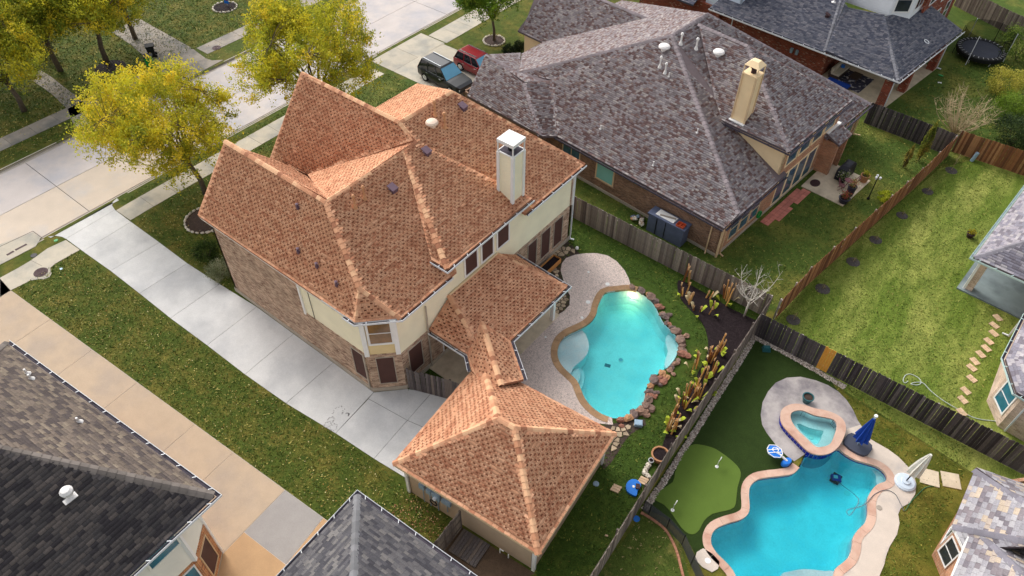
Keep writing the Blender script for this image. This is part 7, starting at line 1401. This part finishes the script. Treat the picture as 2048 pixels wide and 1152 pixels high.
# ---------------------------------------------------------------- red brick house porch and trampoline
so_ = thing('outdoor_sofa','cream cushioned sofa with blue pillow on the brick porch','sofa',(*b_(0,0)[:2],0)) if 0 else thing('outdoor_sofa','cream cushioned sofa with blue pillow on the brick porch','sofa',(*BF(-5.3,2.8)[:2],.05))
S = frame(BF(-5.4,2.9), -5.1); mat('cushion', C(206,196,178), rough=.85, var=.08); mat('wicker', C(70,56,50), rough=.8, var=.2)
MB(S).box(0,0,.08,.85,2.1,.3).build('base','wicker',so_); MB(S).box(-.42,0,.3,.14,2.1,.5).build('back_frame','wicker',so_)
for k in (-1,0,1): MB(S).box(.05,k*.67,.38,.7,.64,.14).build('seat_cushion','cushion',so_); MB(S).box(-.27,k*.67,.5,.18,.62,.42).build('back_cushion','cushion',so_)
MB(S).box(.0,.5,.53,.3,.4,.14,.4).build('pillow','pool_blue',so_)
rug = MB(S).prism([(.3,-1.6),(2.6,-1.6),(2.6,1.3),(.3,1.3)],.052,.062); mat('rug', C(62,60,78), col2=C(196,190,190), c2scale=3.2, c2lo=.56, c2hi=.6); tag(rug.build('patterned_rug','rug'),'dark patterned rug under the porch table','rug')
ct = thing('coffee_table','low brown coffee table on the patterned rug','table',(*S(1.4,0)[:2],.06)); MB(S).box(1.4,.1,.4,.75,1.2,.05).build('top','wicker',ct)
for dx in (-.3,.3):
    for dy in (-.5,.5): MB(S).box(1.4+dx,.1+dy,.06,.07,.07,.34).build('leg','wicker',ct)
bs = thing('blue_bench','blue cushioned bench at the porch edge','bench',(*S(.9,-1.9)[:2],.05)); MB(S).box(.9,-2.0,.06,1.9,.6,.34).build('base','wicker',bs); MB(S).box(.9,-2.0,.4,1.86,.56,.12).build('cushion','cloth_blue',bs)
TC = (-4.45,72.0); tp = thing('trampoline','round black trampoline with safety net behind the brick house','trampoline',(*TC,0)); TRD = 1.95
MB().lathe(*TC,[(TRD*.82,.8),(TRD*.82,.815)],40).build('mat','tramp_mat' if 'tramp_mat' in MT else 'base_grey',tp)
b = MB(); n = 40
b._add([(TC[0]+r*math.cos(2*math.pi*k/n),TC[1]+r*math.sin(2*math.pi*k/n),z) for r,z in ((TRD*.83,.83),(TRD,.86),(TRD*1.03,.78),(TRD*1.0,.45)) for k in range(n)],[(i*n+k,i*n+(k+1)%n,(i+1)*n+(k+1)%n,(i+1)*n+k) for i in range(3) for k in range(n)]); b.build('pad','black',tp)
for k in range(6):
    a = k*math.pi/3+.3; x, y = TC[0]+TRD*1.05*math.cos(a), TC[1]+TRD*1.05*math.sin(a); MB().tube([(x,y,0),(x,y,2.6)],.03,6).build('pole','black' if k%2 else 'white_metal',tp); MB().tube([(TC[0]+TRD*.8*math.cos(a),TC[1]+TRD*.8*math.sin(a),0),(TC[0]+TRD*.95*math.cos(a),TC[1]+TRD*.95*math.sin(a),.8)],.03,6).build('leg','white_metal',tp)
b = MB(); b._add([(TC[0]+TRD*math.cos(2*math.pi*k/n),TC[1]+TRD*math.sin(2*math.pi*k/n),z) for z in (.85,2.55) for k in range(n)],[(k,(k+1)%n,n+(k+1)%n,n+k) for k in range(n)]); b.build('net','net_black',tp)
for k in range(30):
    a = 2*math.pi*k/30; MB().bar((TC[0]+TRD*.86*math.cos(a),TC[1]+TRD*.86*math.sin(a),.868),(TC[0]+TRD*1.0*math.cos(a),TC[1]+TRD*1.0*math.sin(a),.872),.05,.01).build('strap','white_metal',tp)
tag(MB().lathe(*(-6.04,66.74),[(.1,0),(.14,.08),(.02,.1)],10,1.6,.8).build('toy','bin_green'),'small green toy on the brick house lawn','toy'); tag(MB().box(*(-5.76,65.54),0,.3,.12,.06,.5).build('shoe','white_paint'),'small white item on the grass below the green toy','toy')
# ---------------------------------------------------------------- grass tufts and leaf litter
gh_ = [[p[:2] for p in dq[i]] for i in range(9)]
FY = [(-42.6,9.8),(-42.5,5.5),(-16.4,7.35),(-12,7.6),(-11.2,9.2),(-12,11),(-14.6,10.8),(-17.1,10.9),(-25.5,10.2)]
PF_ = [.3,.34,.22,.14]
tufts('grass_blades','short green and straw coloured grass on the strip between the driveways',FY,120,GRASS,PF_,seed=1)
tufts('grass_blades','dry flecked grass on the front lawn of the tan house',[(-42.6,13.6),(-32,13.6),(-32,31),(-33,37.5),(-42.6,37.5)],90,GRASS,PF_,seed=2)
tufts('grass_blades','grass on the verge strip along the near kerb',[(-45.0,14.3),(-44.4,14.3),(-44.4,37.8),(-45.0,37.8)],90,GRASS,PF_,seed=12)
tufts('grass_blades','grass on the lawns across the street',[(-72,0),(-58.5,0),(-58.5,45),(-72,45)],55,GRASS,PF_,seed=3,size=.09)
tufts('grass_blades','grass on the verge across the street',[(-56.8,0),(-55.2,0),(-55.2,24.3),(-56.8,24.3)],80,GRASS,PF_,seed=13)
G2 = [C(56,78,28), C(74,96,34), C(92,106,42), C(130,130,60)]
tufts('grass_blades','lush grass round the first pool and garage',L_BACK,110,G2,[.36,.36,.2,.08],seed=4,holes=[[p[:2] for p in dq[i]] for i in range(9,13)]+[dk1,BED,offset_loop(POOL1,.9),[p[:2] for p in gc],[(-18.9,16.8),(-12.5,16.2),(-12.5,19.5),(-15,24.7),(-18.9,24.7)]])
tufts('grass_blades','grass in the grey house back yard',[(-22,32.5),(-6,32.35),(-3.9,43.5),(-2.3,55),(-8.6,55.6),(-10.2,53.8),(-10.6,35),(-22,36)],80,[C(66,88,32),C(86,106,40),C(112,118,52),C(150,146,76)],[.34,.34,.2,.12],seed=5,holes=[[p[:2] for p in (QF(.3,10.2),QF(3.7,10.2),QF(3.8,14.5),QF(.3,14.5))],[p[:2] for p in (QF(.3,5),QF(1.3,5),QF(1.3,10.3),QF(.3,10.3))]])
tufts('grass_blades','bright green grass of the wide lawn',[(-5.6,30.7),(6,30.7),(5.9,41.4),(2.3,41.7),(2.4,56),(-2,56),(-3.8,43.5)],80,[C(86,108,38),C(106,122,48),C(130,136,60),C(160,154,84)],[.34,.36,.22,.08],seed=6)
tufts('grass_blades','grass south of the dark fence round the second pool',[(-1.4,30.3),(6.5,30.4),(6.3,23.5),(7,8),(3,8),(5,20)],80,[C(70,92,28),C(90,104,36),C(114,114,46),C(146,134,62)],[.36,.34,.2,.1],seed=7,holes=[DK,DK2,[p[:2] for p in POOL2]])
tufts('grass_blades','patchy grass below the mesh fence',L_SHED,80,[C(70,88,32),C(92,106,42),C(132,124,66),C(170,154,104)],[.34,.3,.22,.14],seed=8)
tufts('grass_blades','grass behind the red brick house',[(-8,56.2),(-2.2,56),(6,58),(6,80),(-4,78),(-6,68)],50,[C(72,90,36),C(96,108,44),C(130,124,60)],[.4,.4,.2],seed=9,size=.09)
rg = np.random.RandomState(77)
def litter(name, label, poly, n, pal, size, seed):
    rg = np.random.RandomState(seed); xs = [p[0] for p in poly]; ys = [p[1] for p in poly]; pts = []
    while len(pts) < n:
        p = (rg.uniform(min(xs),max(xs)), rg.uniform(min(ys),max(ys)))
        if inside(p,poly): pts.append((*p,rg.uniform(.03,.07)))
    c = np.array(pts); pal = np.array(pal); me = leafmesh(name,c,np.array([0,0,.1]),size,pal[rg.randint(0,len(pal),n)],'leafdry',rg,ratio=.8); o = link(name,me,kind='stuff'); o['label'] = label; o['category'] = 'leaves'
LT = [C(206,190,120), C(186,160,90), C(220,206,150), C(160,120,60)]
litter('leaf_litter','fallen straw coloured leaves on the strip between the driveways',FY,1500,LT,.07,1); litter('leaf_litter','fallen leaves on the front lawn of the tan house',[(-42.6,13.6),(-32,13.6),(-33,34),(-42.6,34)],1500,LT,.07,2); litter('leaf_litter','fallen leaves across the street',[(-68,4),(-55.2,4),(-55.2,40),(-68,40)],2200,LT,.08,3); litter('leaf_litter','dry leaves beside the garage gate',[(-15,8.6),(-11.5,8.8),(-11.3,10.6),(-14.3,10.7)],500,[C(186,140,100),C(206,160,120),C(150,100,70)],.08,4)
